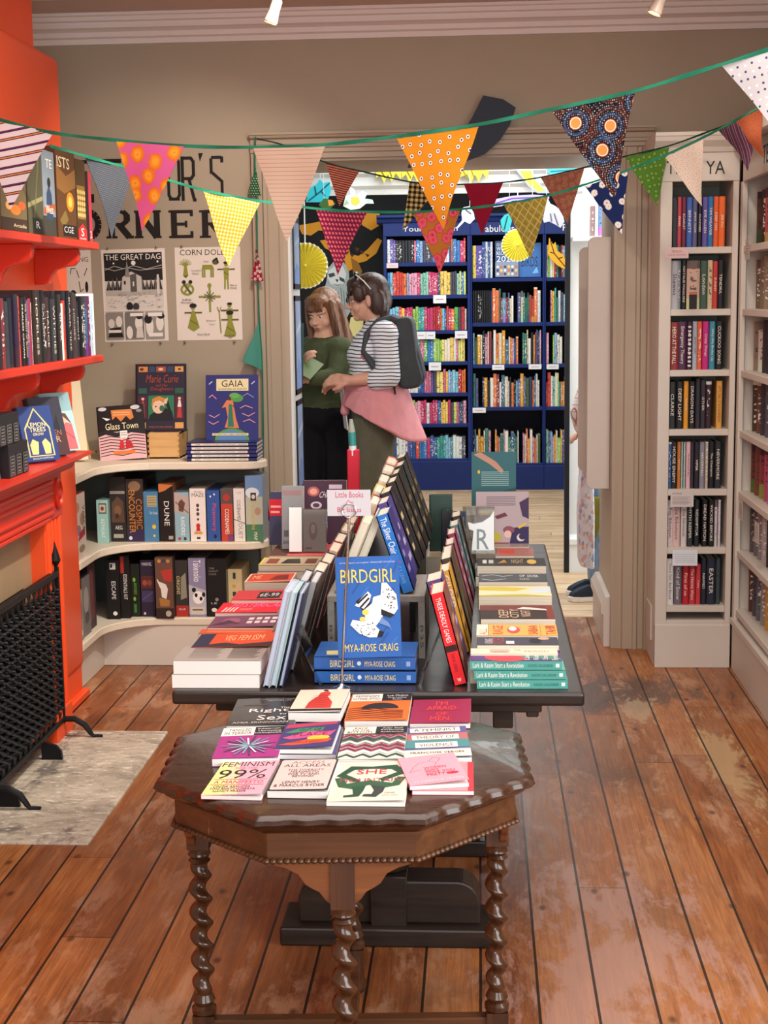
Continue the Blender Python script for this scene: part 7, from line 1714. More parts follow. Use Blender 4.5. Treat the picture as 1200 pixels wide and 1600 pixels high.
# ================================================================ SIDE BOOKCASE along the right-hand wall
sc = thing('bookcase', 'off white bookcase along the right hand wall, cut by the right edge', 'bookcase', (1.3, 5.7, 0))
SXF = 1.108
so = (-1.3, -5.7)
Y0s, Y1s = 4.75, 6.462
bpart('side_panel', [(SXF, 1.498, Y1s - 0.03, Y1s, 0.0, 2.26)], root=sc, off=so)
bpart('side_panel', [(SXF, 1.498, Y0s, Y0s + 0.03, 0.0, 2.26)], root=sc, off=so)
bpart('back_panel', [(1.485, 1.498, Y0s + 0.03, Y1s - 0.03, 0.2, 2.2)], root=sc, off=so, mat=M_white)
bpart('face_stile', [(SXF - 0.004, SXF + 0.018, Y1s - 0.05, Y1s, 0.2, 2.2)], root=sc, off=so)
bpart('plinth', [(SXF - 0.002, SXF + 0.02, Y0s, Y1s, 0, 0.215), (SXF - 0.012, SXF + 0.05, Y0s, Y1s, 0.205, 0.232)], root=sc, off=so)
for z in SHZ:
 bpart('shelf', [(SXF + 0.004, 1.485, Y0s + 0.03, Y1s - 0.03, z - 0.028, z)], root=sc, off=so)
hd = bpart('header', [(SXF - 0.004, SXF + 0.02, Y0s, Y1s, 2.105, 2.25)], root=sc, off=so)
q = MB()
q.text(frame((SXF - 0.0045 + so[0], 5.98 + so[1], 0), (0, -1, 0), (0, 0, 1)), 'TEEN', 0.0, 2.14, 0.26, 2.21, P('#26211e'), 0.0006)
q.build('header_lettering', hd)
m = MB()
m.box(SXF - 0.05 + so[0], 1.498 + so[0], Y0s + so[1], 6.412 + so[1], 2.25, 2.31, M_white)
m.build('crown_moulding', sc, bevel=0.006)
m = MB()
for z0 in SHZ:
 for k in range(3):
  m.lathe([(0.004, 0), (0.004, 0.0008)], P('#2a2622'), T=Matrix.Translation((1.20 + so[0], Y1s - 0.0302 + so[1], z0 + 0.10 + 0.045 * k)) @ Matrix.Rotation(R(90), 4, 'X'), n=8)
m.build('peg_holes', sc)
SIDE = [['#5a4438', '#4a3a34', '#c05a5c', '#d88a5c', '#e0c08a', '#2a2426', '#8a4a3c', '#c87a4a', '#3a3034', '#6a4438', '#a83a3c'],
  ['#6d5c4c', '#7a6a58', '#8f7f68', '#8a7a64', '#6d5f50', '#b83a44', '#7a8a8c', '#5a6a72', '#b8a8a0', '#3a4a54', '#c0b0a4'],
  ['#8a7a6c', '#cfc4b8', '#3a3234', '#2c2a30', '#8f8a94', '#b84a5c', '#d8ccc8', '#a83c4c', '#cfc8c4', '#5a3a40', '#8a8088'],
  ['#4a3f34', '#6d4438', '#3a3a44', '#5a5460', '#8f8a98', '#3c3844', '#c9c0b8', '#e0dcd8', '#54505c', '#3a3034', '#7a5a4c'],
  ['#6a3a34', '#7a4438', '#8f3f48', '#b8506a', '#a86a8a', '#d8a03c', '#c88a2c', '#4a2a2c', '#8a4a44', '#b83a3c', '#6d3a3c'],
  ['#5a5456', '#6d676a', '#8a8488', '#b8b0b4', '#3a3638', '#c9c0c4', '#2c282a', '#c03034', '#8a2a2e', '#4a4446', '#b03a3c'],
  ['#5a3a30', '#4a4a54', '#5a6470', '#8f8a88', '#c8943c', '#b8843a', '#3a2a24', '#7a5a3c', '#a8743a', '#5a4438', '#8a6a4a']]
for r_, row in enumerate(SIDE):
 for k, c in enumerate(row[:9]):
  y = Y1s - 0.115 - 0.092 * k
  rd_ = random.Random(r_ * 31 + k)
  o = spine_book('book', '%s book, %s from the corner on %s shelf of the right hand wall bookcase' % (cname(c), ordinal(k + 1), rowname[r_]), 0.050 + rd_.uniform(-.006, .004), 0.15, 0.212 + rd_.uniform(-.012, .012), c, (SXF + 0.062, y, SHZ[r_] + 0.0005), (R(0), R(0), R(-52)), 'books on the %s shelf of the right hand wall bookcase' % rowname[r_])
for i, (y, z, lab) in enumerate([(6.30, 1.841 - 0.06, 'slanted white card at the top shelf end of the right hand wall bookcase'), (6.32, 0.798 - 0.11, 'grey printed card under the fifth shelf of the right hand wall bookcase'), (5.95, 0.798 - 0.15, 'pale printed card below the fifth shelf, near the right edge of the photo')]):
 o = MB().box(0, 0.0012, -0.045, 0.045, 0, 0.085, P('#c9c0b8', 0.4)).build('shelf_card', None, (SXF + 0.0, y, z), (0, 0, 0))
 tag(o, lab, 'label card')
 q = MB().art(frame((0, 0.045, 0), (0, -1, 0), (0, 0, 1)), 0.09, 0.085, [('r', 0.1, 0.75 - 0.12 * k, 0.85, 0.78 - 0.12 * k, '#8a8280') for k in range(5)])
 q.build('card_print', o)
ep = thing('display_end_panel', 'plain off white panel with rounded corners hung in the doorway at right', 'panel', (0.55, 7.0, 0))
def rrect(x0, x1, z0, z1, r, corners):
 pts = []
 for (cx_, cz_, a0, on) in ((x1 - r, z1 - r, 0, corners[0]), (x0 + r, z1 - r, 90, corners[1]), (x0 + r, z0 + r, 180, corners[2]), (x1 - r, z0 + r, 270, corners[3])):
  if on:
   pts += [(cx_ + r * math.cos(R(a0 + 15 * i)), cz_ + r * math.sin(R(a0 + 15 * i))) for i in range(7)]
  else:
   pts.append((x1 if a0 in (0, 270) else x0, z1 if a0 in (0, 90) else z0))
 return pts
za, zb = at(940, 764, Y=6.95).z, at(940, 370, Y=6.95).z
xa = at(918, 560, Y=6.95).x
m = MB()
m.prism([(a - 0.55, b_) for a, b_ in rrect(xa, DX1 - 0.013, za, zb, 0.03, (0, 1, 1, 0))], -0.05, -0.025, M_white, 'Y')
m.build('front_board', ep, bevel=0.002)
m = MB()
xb2 = at(906, 500, Y=7.35).x
m.prism([(a - 0.55, b_) for a, b_ in rrect(xb2, DX1 - 0.013, za + 0.03, zb - 0.03, 0.03, (0, 1, 1, 0))], 0.42, 0.445, M_white, 'Y')
m.build('rear_board', ep, bevel=0.002)
m = MB()
m.box(DX1 - 0.03 - 0.55, DX1 - 0.013 - 0.55, -0.025, 0.42, za + 0.02, zb - 0.02, M_white)
for z in (za + 0.05, (za + zb) / 2, zb - 0.35):
 m.box(xa + 0.03 - 0.55, DX1 - 0.03 - 0.55, -0.025, 0.42, z, z + 0.015, M_white)
m.build('spine_and_shelves', ep)
for k, (ya, yb, lab) in enumerate([(340, 452, 'topmost of three black framed pale blue prints on the left door lining'), (462, 615, 'middle black framed pale blue print of three on the left door lining'), (624, 766, 'lowest of three black framed pale blue prints on the left door lining')]):
 Yc = 7.03
 xw = DX0 + 0.013
 z0, z1 = at(462, yb, Y=Yc).z, at(462, ya, Y=Yc).z
 fr_ = thing('picture_frame', lab, 'picture', (xw, Yc, z0))
 m = MB()
 h = z1 - z0
 hw = 0.125
 for b in ((-hw, -hw + 0.022, 0, h), (hw - 0.022, hw, 0, h)):
  m.box(0, 0.005, b[0], b[1], b[2], b[3], P('#1c1d22', 0.4))
 m.box(0, 0.005, -hw, hw, 0, 0.025, P('#1c1d22', 0.4))
 m.box(0, 0.005, -hw, hw, h - 0.025, h, P('#1c1d22', 0.4))
 m.build('frame', fr_)
 m = MB()
 m.box(0.001, 0.004, -hw + 0.03, hw - 0.03, 0.025, h - 0.025, P('#a9c4ee', 0.3))
 m.art(frame((0.0041, -hw + 0.03, 0.025), (0, 1, 0), (0, 0, 1)), 2 * hw - 0.06, h - 0.05, [('p', [(0, 0), (1, 0), (1, 0.25), (0.5, 0.35), (0, 0.2)], '#7f9fd8'), ('p', [(0, 0.6), (1, 0.7), (1, 0.78), (0, 0.66)], '#c4d6f0')])
 m.build('print', fr_)
# ================================================================ NAVY BOOKCASES OF THE BACK ROOM
BF = 12.58
cases = [(-0.805, -0.0735, 0.027, [1.927, 1.656, 1.361, 1.097, 0.832, 0.570, 0.269], 'Young Fiction', 'left navy bookcase'), (-0.0735, 0.5435, 0.0135, [1.790, 1.418, 1.069, 0.707, 0.226], 'Fabulous Facts', 'middle navy bookcase'), (0.5435, 1.25, 0.0135, [1.790, 1.418, 1.069, 0.707, 0.226], 'Picture Books', 'right navy bookcase')]
VIV = ['#d84a3c', '#e8b43a', '#3f7fc0', '#5fae5a', '#e8dcc8', '#c83a6a', '#7fc0d8', '#e87a3a', '#f0e080', '#6a5aa8', '#e4a0b8', '#2f5a9c', '#9ac85a', '#e0e4e4', '#3a9a94', '#b83038', '#f0c860', '#8ab0d8', '#d86a8a', '#4a4a5c', '#c8d870', '#88c4b0']
DRK = ['#2a3a5c', '#c8ccd0', '#e0dcd0', '#3f6a8c', '#8a3a44', '#e0a03a', '#3a7a6a', '#1d1f28', '#e8e4dc', '#b84a3c', '#5a5f8c', '#7fb0d0', '#d8c8a8', '#46603c', '#e07a4a', '#cf9ab0']
nb = 0
STUFF = []
for ci, (x0, x1, sw, zs, head, cn) in enumerate(cases):
 cx_ = (x0 + x1) / 2
 r0 = thing('bookcase', 'tall ' + cn + ' with white heading, far room', 'bookcase', (cx_, BF, 0))
 o2 = (-cx_, -BF)
 B = lambda nm, bx, mt=M_blue: bpart(nm, bx, mt, 0.003, r0, o2)
 B('side_panel', [(x0, x0 + sw, BF, FARY - 0.002, 0, 2.26)])
 B('side_panel', [(x1 - sw, x1, BF, FARY - 0.002, 0, 2.26)])
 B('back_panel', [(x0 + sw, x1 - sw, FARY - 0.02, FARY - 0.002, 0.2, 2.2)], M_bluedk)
 B('plinth', [(x0, x1, BF - 0.012, FARY - 0.02, 0, zs[-1] - 0.02)])
 for z in zs:
  B('shelf', [(x0 + sw, x1 - sw, BF + 0.006, FARY - 0.02, z - 0.032, z)])
 h_ = B('header', [(x0, x1, BF - 0.006, BF + 0.02, 2.145, 2.26)])
 m = MB()
 moulding([(0, 0), (0.02, 0.01), (0.03, 0.035), (0.055, 0.05), (0.055, 0.07), (0, 0.07)], (x0 - (0.05 if ci == 0 else 0) - cx_, 0, 2.25), (x1 - cx_, 0, 2.25), (0, -1, 0), M_blue, m)
 m.box(x0 - (0.05 if ci == 0 else 0) - cx_, x1 - cx_, 0, 0.3, 2.25, 2.32, M_blue)
 m.build('crown_moulding', r0)
 q = MB()
 xs = [at(629, 358, Y=BF).x, at(752, 358, Y=BF).x, at(883, 358, Y=BF).x - 0.02][ci]
 q.text(frame((-cx_, -0.0066, 0), (1, 0, 0), (0, 0, 1)), head, xs, 2.17, xs + 0.46, 2.225, P('#e8e6e0'), 0.0006)
 q.build('header_lettering', h_)
 for ri, z in enumerate(zs):
  rd_ = random.Random(100 * ci + ri)
  rn = ['top', 'second', 'third', 'fourth', 'fifth', 'sixth', 'bottom'][ri] if ri < len(zs) - 1 else 'bottom'
  x = x0 + sw + 0.004
  k = 0
  X1 = min(x1 - sw - 0.004, 0.80)
  g = 'books on the %s shelf of the %s' % (rn, cn)
  run = 0
  c = None
  while True:
   if ci == 0:
    w_ = rd_.choice([0.016, 0.02, 0.022, 0.026, 0.03])
    h = rd_.uniform(0.175, 0.2)
    if run <= 0:
     c = rd_.choice(VIV)
     run = rd_.choice([1, 1, 1, 2, 3])
    if ri == 0 and 3 <= k <= 8:
     c, w_, h = '#26282e', 0.026, 0.185
    run -= 1
   else:
    w_ = rd_.choice([0.012, 0.015, 0.018, 0.022, 0.028])
    h = rd_.uniform(0.2, 0.29) if ri else rd_.uniform(0.24, 0.27)
    c = rd_.choice(DRK if ci == 1 else DRK + VIV)
   if ci == 1 and ri == 0:
    seq = [('#e0c860', .03, .27), ('#5a4a9c', .05, .27), ('#2f4f8c', .028, .30), ('#c4ccd6', .02, .30), ('#2f4f8c', .02, .30), ('#c4ccd6', .02, .30)]
    if k >= len(seq):
     break
    c, w_, h = seq[k]
   if ci == 1 and ri == 1 and k < 10:
    c, w_, h = '#141418', 0.015, 0.27
   gap = 0
   if ci and ri and rd_.random() < 0.06:
    gap = 0.035
   if x + w_ + gap > X1:
    break
   x += gap
   k += 1
   lab = '%s book, %s from left on %s shelf of the %s' % (cname(c), ordinal(k), rn, cn)
   pos = (x + w_ / 2, BF + 0.02 + rd_.uniform(0, 0.012), z + 0.0004)
   if ci == 1 and ri in (1, 2) and w_ >= 0.018 and c != '#141418':
    spine_book('book', lab, w_ - 0.001, 0.2, h, c, pos, (0, 0, 0), g)
   else:
    STUFF.append((w_ - 0.001, h, c, pos, rd_.random()))
   x += w_
   nb += 1
def stuff_mat():
 m, nt, b = newmat('far_room_book_spines')
 g = NT(nt)
 col = g.n('ShaderNodeAttribute', attribute_name='book_colour').outputs['Color']
 x, z, rnd = g.xyz(g.n('ShaderNodeAttribute', attribute_name='book_coord').outputs['Vector'])
 nv = g.n('ShaderNodeTexNoise', noise_dimensions='4D', ins={'Vector': g.comb(g.m('MULTIPLY', x, 2.2), 0.0, g.m('MULTIPLY', z, 15.0)), 'W': g.m('MULTIPLY', rnd, 90.0), 'Scale': 1.0, 'Detail': 2.0})
 ink = g.m('MULTIPLY', g.m('GREATER_THAN', nv.outputs[0], 0.57), g.m('LESS_THAN', z, 0.86))
 inkc = g.mix(g.m('GREATER_THAN', g.m('FRACT', g.m('MULTIPLY', rnd, 91.3)), 0.45), g.mix(0.8, col, (0.9, 0.88, 0.82, 1)), g.mix(0.75, col, (0.02, 0.02, 0.03, 1)))
 col = g.mix(g.m('MULTIPLY', ink, g.m('GREATER_THAN', z, 0.12)), col, inkc)
 nt.links.new(col, b.inputs['Base Color'])
 b.inputs['Roughness'].default_value = 0.45
 return m
M_stuff = stuff_mat()
sm_ = MB()
acol, aco = [], []
for w_, h, c, pos, rn_ in STUFF:
 bmk = spine_mesh(w_, 0.2, h, M_stuff, M_pages)
 for v in bmk.v:
  acol.append(lin(c))
  aco.append((v.x / w_ + 0.5, v.z / h, rn_))
 k0 = len(sm_.v)
 a_ = sm_.mi(M_stuff)
 b2 = sm_.mi(M_pages)
 sm_.v += [v + Vector(pos) for v in bmk.v]
 sm_.f += [tuple(i + k0 for i in f) for f in bmk.f]
 sm_.m += [a_ if bmk.mats[i] is M_stuff else b2 for i in bmk.m]
so_ = sm_.build('shelved_books')
at1 = so_.data.attributes.new('book_colour', 'FLOAT_COLOR', 'POINT')
at1.data.foreach_set('color', [q_ for c_ in acol for q_ in c_])
at2 = so_.data.attributes.new('book_coord', 'FLOAT_VECTOR', 'POINT')
at2.data.foreach_set('vector', [q_ for c_ in aco for q_ in c_])
tag(so_, 'many small bright books filling the navy bookcases of the far room', 'books')
so_['kind'] = 'stuff'
face_out('book', 'silver blue annual dated 2023 faced out on the middle navy bookcase', (774, 433), (810, 433), 377, '#3f5c8c', Y=BF + 0.08, tilt=0.08, t=0.03, art=[('r', 0, 0, 1, 0.42, '#8a98b0')] + [('c', 0.1 + 0.16 * (k % 6), 0.08 + 0.1 * (k // 6), 0.06, 0.04, ['#d8dce4', '#c8743c', '#5a3a50', '#e8c86a'][k % 4]) for k in range(18)] + [('t', 'GUINNESS', 0.05, 0.86, 0.7, 0.94, '#e8ecf4'), ('t', 'WORLD', 0.05, 0.73, 0.7, 0.84, '#e8ecf4'), ('t', 'RECORDS', 0.05, 0.61, 0.8, 0.71, '#e8ecf4'), ('t', '2023', 0.05, 0.42, 0.85, 0.58, '#f2f4f8')])
face_out('book', 'mid blue picture book faced out at the right of the silver blue annual', (811, 433), (845, 433), 380, '#3a6cae', Y=BF + 0.10, tilt=0.08, t=0.02, art=[('r', 0, 0, 1, 1, '#3f72b4'), ('t', 'BIRDS', 0.1, 0.3, 0.85, 0.6, '#16284c'), ('p', [(0.6, 0.1), (0.8, 0.3), (0.9, 0.12)], '#7fb8e0'), ('c', 0.3, 0.8, 0.15, 0.08, '#5a8cc4')])
face_out('book', 'sky blue picture book faced out behind the yellow leaf, right navy bookcase', (856, 432), (887, 432), 396, '#5a80c4', Y=BF + 0.1, tilt=0.08, t=0.02, art=[('r', 0, 0.4, 1, 0.7, '#7aa0d8')])
for (xa, ya, xb, yb, lab, c) in [(604, 411, 622, 419, 'pink shelf label at the left end of the left navy bookcase, top shelf', '#e8c8cc'), (677, 461, 697, 474, 'white shelf label under the second shelf of the left navy bookcase', '#e6e6ea'), (650, 518, 665, 530, 'left of two adjoining white shelf labels beside the grey backpack', '#e6e6ea'), (665.5, 518, 680, 530, 'right of two adjoining white shelf labels beside the grey backpack', '#e6e6ea'), (711, 517, 730, 529, 'white shelf label at the right end of the third shelf, left navy bookcase', '#e6e6ea'), (670, 566, 689, 579, 'white shelf label under the fourth shelf of the left navy bookcase', '#e6e6ea'), (769, 570, 788, 578, 'white shelf label at the middle of the third shelf, middle navy bookcase', '#e6e6ea'), (826, 569, 846, 577, 'white shelf label at the right end of the third shelf, middle navy bookcase', '#e6e6ea'), (854, 569, 873, 577, 'white shelf label on the right navy bookcase', '#e6e6ea'), (738.5, 637, 759, 645, 'white shelf label under the fourth shelf of the middle navy bookcase', '#e6e6ea')]:
 card(lab, xa, ya, xb, yb, BF - 0.003, c, [('r', 0.2, 0.4, 0.8, 0.55, '#b8a8b0')])
# ================================================================ MURAL AND HANGING DECORATIONS
mural = thing('wall_mural', 'black wall mural of ochre branches and a grey furry creature, far room', 'mural', (0, 0, 0))
mu = MB()
MY = FARY - 0.004
Fm = frame((0, MY, 0), (1, 0, 0), (0, 0, 1))
def mp(pts, c, off=0.0):
 mu.poly(Fm, [(at(x, y, Y=MY).x, at(x, y, Y=MY).z) for x, y in pts], P(c, 0.7), off)
OC, OD2 = '#c98a1c', '#8a5c14'
mp([(466, 352), (480, 350), (500, 346), (518, 350), (512, 362), (498, 360), (486, 368), (472, 366)], OC, .001)
mp([(500, 376), (520, 372), (534, 384), (546, 396), (560, 400), (574, 390), (590, 372), (597, 376), (588, 396), (572, 408), (556, 412), (540, 408), (522, 394), (508, 388)], OC, .001)
mp([(520, 346), (532, 356), (540, 372), (548, 398), (552, 420), (544, 424), (536, 400), (526, 372)], OC, .0015)
mp([(548, 402), (560, 410), (566, 424), (560, 440), (552, 428)], OD2, .002)
mp([(560, 336), (592, 330), (597, 350), (580, 360), (566, 352)], OC, .001)
mp([(516, 352), (526, 350), (536, 366), (530, 376)], OD2, .002)
for k in range(6):
 mp([(530 + 8 * k, 386 + (k % 3) * 5), (538 + 8 * k, 388 + (k % 3) * 5), (534 + 8 * k, 394 + (k % 3) * 4)], '#4a3008', .003)
mu.build('ochre_branches', mural)
mu = MB()
sl = [(527, 418)]
mp([(512, 420), (522, 408), (536, 408), (545, 420), (546, 446), (540, 470), (548, 486), (540, 500), (520, 492), (508, 478), (504, 462), (510, 440)], '#9aa4a4', .001)
mp([(514, 422), (524, 415), (536, 416), (541, 428), (538, 442), (528, 448), (517, 444), (512, 434)], '#c8cdca', .002)
mp([(513, 428), (522, 426), (524, 431), (515, 434)], '#3a4042', .003)
mp([(530, 432), (538, 436), (539, 442), (531, 438)], '#3a4042', .003)
mp([(524, 436), (529, 437), (527, 441)], '#26282a', .004)
mp([(519, 443), (528, 445), (535, 443), (528, 447)], '#5a6062', .004)
for k in range(9):
 x = 507 + 4.2 * k
 mp([(x, 450 + (k % 3) * 3), (x + 1, 450 + (k % 3) * 3), (x + 3.5, 472 + (k % 4) * 4), (x + 2.5, 472 + (k % 4) * 4)], '#5a6466', .003)
mu.build('grey_creature', mural)
mu = MB()
mp([(548, 496), (560, 492), (568, 500), (566, 522), (552, 526), (545, 512)], '#d8cf8a', .002)
mu.build('pale_fruit', mural)
mu = MB()
mp([(497, 706), (504, 708), (503, 716), (508, 728), (513, 738), (512, 750), (490, 750), (488, 736), (492, 722)], OC, .001)
mp([(498, 707), (504, 708), (503, 713), (497, 713)], '#e8cc4a', .002)
mu.build('ochre_bird', mural)
def cutout(name, label, pts, Y, col, t=0.006, lines=(), cat='decoration', lw=0.06):
 ctr = Vector((sum(at(*p, Y=Y).x for p in pts) / len(pts), Y, sum(at(*p, Y=Y).z for p in pts) / len(pts)))
 rt = thing(name, label, cat, tuple(ctr))
 m = MB()
 pp = [(at(x, y, Y=Y).x - ctr.x, at(x, y, Y=Y).z - ctr.z) for x, y in pts]
 m.prism(pp, 0, t, P(col, 0.6), 'Y')
 m.build('cut_shape', rt)
 if abs(Y - 8.6) < 0.3 and name != 'paper_flame':
  tz = max(p[1] for p in pp)
  tx = [p[0] for p in pp if p[1] == tz][0]
  MB().tube([(tx, t / 2, tz - 0.004), (tx, t / 2, CZ - ctr.z)], 0.0012, P('#d8dcdc', 0.6), 5).build('thread', rt)
 if lines:
  m = MB()
  for ln, c in lines:
   l2 = [(at(x, y, Y=Y).x - ctr.x, at(x, y, Y=Y).z - ctr.z) for x, y in ln]
   if c.startswith('~'):
    m.poly(frame((0, 0, 0), (1, 0, 0), (0, 0, 1)), l2, P(c[1:], 0.6), 0.0006)
   else:
    m.art(frame((0, 0, 0), (1, 0, 0), (0, 0, 1)), 1, 1, [('l', l2, 0.008, c)], off0=0.0012)
  m.build('painted_lines', rt)
 return rt
DY = 8.6975
cutout('paper_leaf', 'turquoise cut out leaf hanging at the upper left of the passage', [(478, 316), (482, 296), (494, 288), (500, 280), (505, 286), (515, 284), (517, 300), (512, 312), (500, 316)], DY, '#35c4d8', lines=[([(482, 314), (500, 300), (515, 286)], '#0f5a6a'), ([(494, 304), (492, 292)], '#0f5a6a'), ([(502, 299), (508, 306)], '#0f5a6a')])
cutout('paper_leaf', 'small green and orange cut out leaves beside the turquoise leaf', [(498, 320), (506, 310), (518, 312), (524, 318), (516, 326), (504, 326)], DY - 0.03, '#3f6a34', lines=[([(512, 312), (520, 313), (522, 320), (514, 322)], '~#e89a3a')])
cutout('paper_flower', 'white cut out flower with pale green leaves hanging in the passage', [(536, 322), (540, 306), (548, 304), (545, 290), (554, 296), (556, 306), (566, 298), (574, 302), (570, 310), (582, 312), (584, 318), (572, 318), (562, 326), (548, 328)], DY, '#e4ecec', lines=[([(549, 308), (560, 308), (563, 316), (556, 322), (549, 318)], '~#e8d85a'), ([(536, 322), (541, 312), (546, 318)], '~#a8d0a0'), ([(570, 310), (582, 312), (576, 318)], '~#b8dccc')])
for k, (x0, x1, lab) in enumerate([(588, 628, 'left'), (628, 668, 'second'), (716, 764, 'third')]):
 cutout('paper_flame', 'jagged yellow cut out hanging under the door head, %s of the three' % lab, [(x0, 262), (x1, 262), (x1 - 2, 280), (x1 - 10, 270), (x1 - 16, 284), (x1 - 22, 272), (x1 - 28, 286), (x1 - 34, 272), (x0, 278)], DY - 0.0012 * k, '#e8d838', lines=[([(x0 + 6, 264), (x0 + 14, 278)], '#7a6a10'), ([(x0 + 20, 264), (x0 + 24, 276)], '#7a6a10')])
cutout('paper_feather', 'large yellow and grey cut out feather at the upper right of the passage', [(806, 266), (832, 266), (838, 280), (850, 294), (864, 296), (858, 302), (840, 302), (826, 292), (816, 278)], DY, '#8a98ac', lines=[([(812, 267), (830, 267), (836, 282), (852, 298), (840, 299), (826, 288), (818, 278)], '~#ecd63c')])
cutout('paper_leaf', 'turquoise cut out leaf under the door head at upper right', [(852, 264), (912, 262), (908, 270), (880, 272), (864, 276)], DY, '#3fc8d4', lines=[([(860, 268), (904, 265)], '#0f5a6a')])
cutout('paper_ribbon', 'lilac cut out ribbon across the upper right of the passage', [(770, 312), (800, 306), (832, 304), (858, 306), (858, 311), (832, 310), (800, 314), (784, 322), (770, 324)], DY - 0.045, '#a79ad8', lines=[([(774, 318), (800, 310), (850, 308)], '#5a4a94')])
cutout('paper_bird', 'pale grey cut out bird with a long tail, left of the crimson pennant', [(724, 324), (734, 322), (740, 332), (742, 342), (734, 350), (726, 346), (716, 356), (712, 357), (722, 344), (721, 332)], DY - 0.045, '#c6c8d4', lines=[([(728, 328), (736, 334)], '#5a5c6a')])
cutout('paper_leaf', 'teal cut out leaf above the smaller yellow paper fan', [(784, 356), (782, 344), (788, 336), (796, 333), (800, 345), (796, 358), (790, 364)], DY - 0.03, '#2fa8ac', lines=[([(788, 358), (793, 338)], '#0f4a50')])
cutout('paper_figure', 'grey tasselled cut out figure at the upper right of the passage', [(846, 310), (854, 306), (860, 318), (868, 322), (878, 330), (882, 346), (876, 356), (866, 350), (858, 346), (850, 348), (845, 334)], DY - 0.06, '#a9aab6', lines=[([(860, 324), (868, 326), (866, 332), (860, 330)], '~#d8b0a8'), ([(866, 334), (872, 352)], '#5a5c68'), ([(860, 334), (862, 346)], '#5a5c68'), ([(850, 312), (848, 340)], '#6a6c7a')])
cutout('paper_leaf', 'large orange yellow cut out leaf on the right navy bookcase', [(858, 371), (864, 382), (868, 378), (871, 392), (880, 398), (884, 406), (888, 420), (880, 420), (870, 414), (860, 404), (856, 396)], BF - 0.05, '#eaa928', t=0.008, lines=[([(860, 376), (866, 396), (884, 418)], '#3a2408'), ([(866, 396), (860, 394)], '#3a2408'), ([(872, 404), (879, 402)], '#3a2408')])
cutout('cut_board', 'dark navy curved cut out board fixed above the doorway behind the bunting', [(755, 149), (786, 155), (806, 168), (797, 194), (781, 219), (757, 241), (731, 251), (706, 259), (690, 262), (637, 262), (640, 252), (671, 246), (702, 230), (722, 209), (738, 183)], WALLY - 0.075, '#27303f', t=0.012)
def fan(name, label, cx_, cy_, rpx, Y, top):
 c = at(cx_, cy_, Y=Y)
 r = rpx * Y / FPX
 rt = thing(name, label, 'paper fan', tuple(c))
 m, mw = MB(), MB()
 n = 30
 vs = [Vector((0, -0.012, 0))]
 ring = []
 for k in range(n * 2):
  a = PI * k / n
  ring.append(Vector((math.cos(a) * r * 0.93, -0.004 if k % 2 else 0.012, math.sin(a) * r * 0.93)))
 m.add(vs + ring, [(0, 1 + (k + 1) % (2 * n), 1 + k) for k in range(2 * n)], P('#efe04a', 0.7))
 rim = []
 for k in range(n * 2):
  a = PI * k / n
  q_ = r * (1.0 if k % 2 else 0.96)
  rim.append(Vector((math.cos(a) * q_, -0.005 if k % 2 else 0.012, math.sin(a) * q_)))
 mw.add(ring + rim, [(k, (k + 1) % (2 * n), 2 * n + (k + 1) % (2 * n), 2 * n + k) for k in range(2 * n)], P('#f4f2e4', 0.7))
 m.build('pleated_disc', rt)
 mw.build('white_rim', rt)
 MB().tube([(0, 0.004, r), (0, 0.004, top - c.z)], 0.004, P('#e8ecec', 0.6), 6).build('hanging_ribbon', rt)
 MB().lathe([(r * 0.06, 0), (r * 0.05, 0.006), (0.001, 0.01)], P('#f2e878', 0.6), T=Matrix.Translation((0, -0.012, 0)) @ Matrix.Rotation(R(90), 4, 'X'), n=12).build('centre_button', rt)
fan('paper_fan', 'large yellow pleated paper fan with white rim above the woman in green', 477, 415, 36, 7.9, 2.9)
fan('paper_fan', 'smaller yellow pleated paper fan hanging before the middle navy bookcase', 809, 383, 25.5, 11.4, 2.9)
ws = thing('wall_shelf', 'white ledge with upright books glimpsed above the white end panel', 'shelf', (at(940, 369, Y=8.6).x, 8.66, at(940, 369, Y=8.6).z))
MB().box(-0.16, 0.25, -0.09, 0.118, -0.025, 0, M_cool).build('shelf_board', ws)
for k, (c, h) in enumerate([('#8a6a6a', .17), ('#b8c0c8', .18), ('#6a8ab8', .19), ('#3a5a94', .185), ('#7fa0c8', .19), ('#c8d4dc', .17), ('#d8d0b8', .16)]):
 spine_book('book', '%s book on the white ledge glimpsed above the end panel, %s from left' % (cname(c), ordinal(k + 1)), 0.02, 0.12, h, c, (ws.location.x - 0.05 + 0.0215 * k, 8.60, ws.location.z), (0, 0, 0), 'books on the passage ledge')
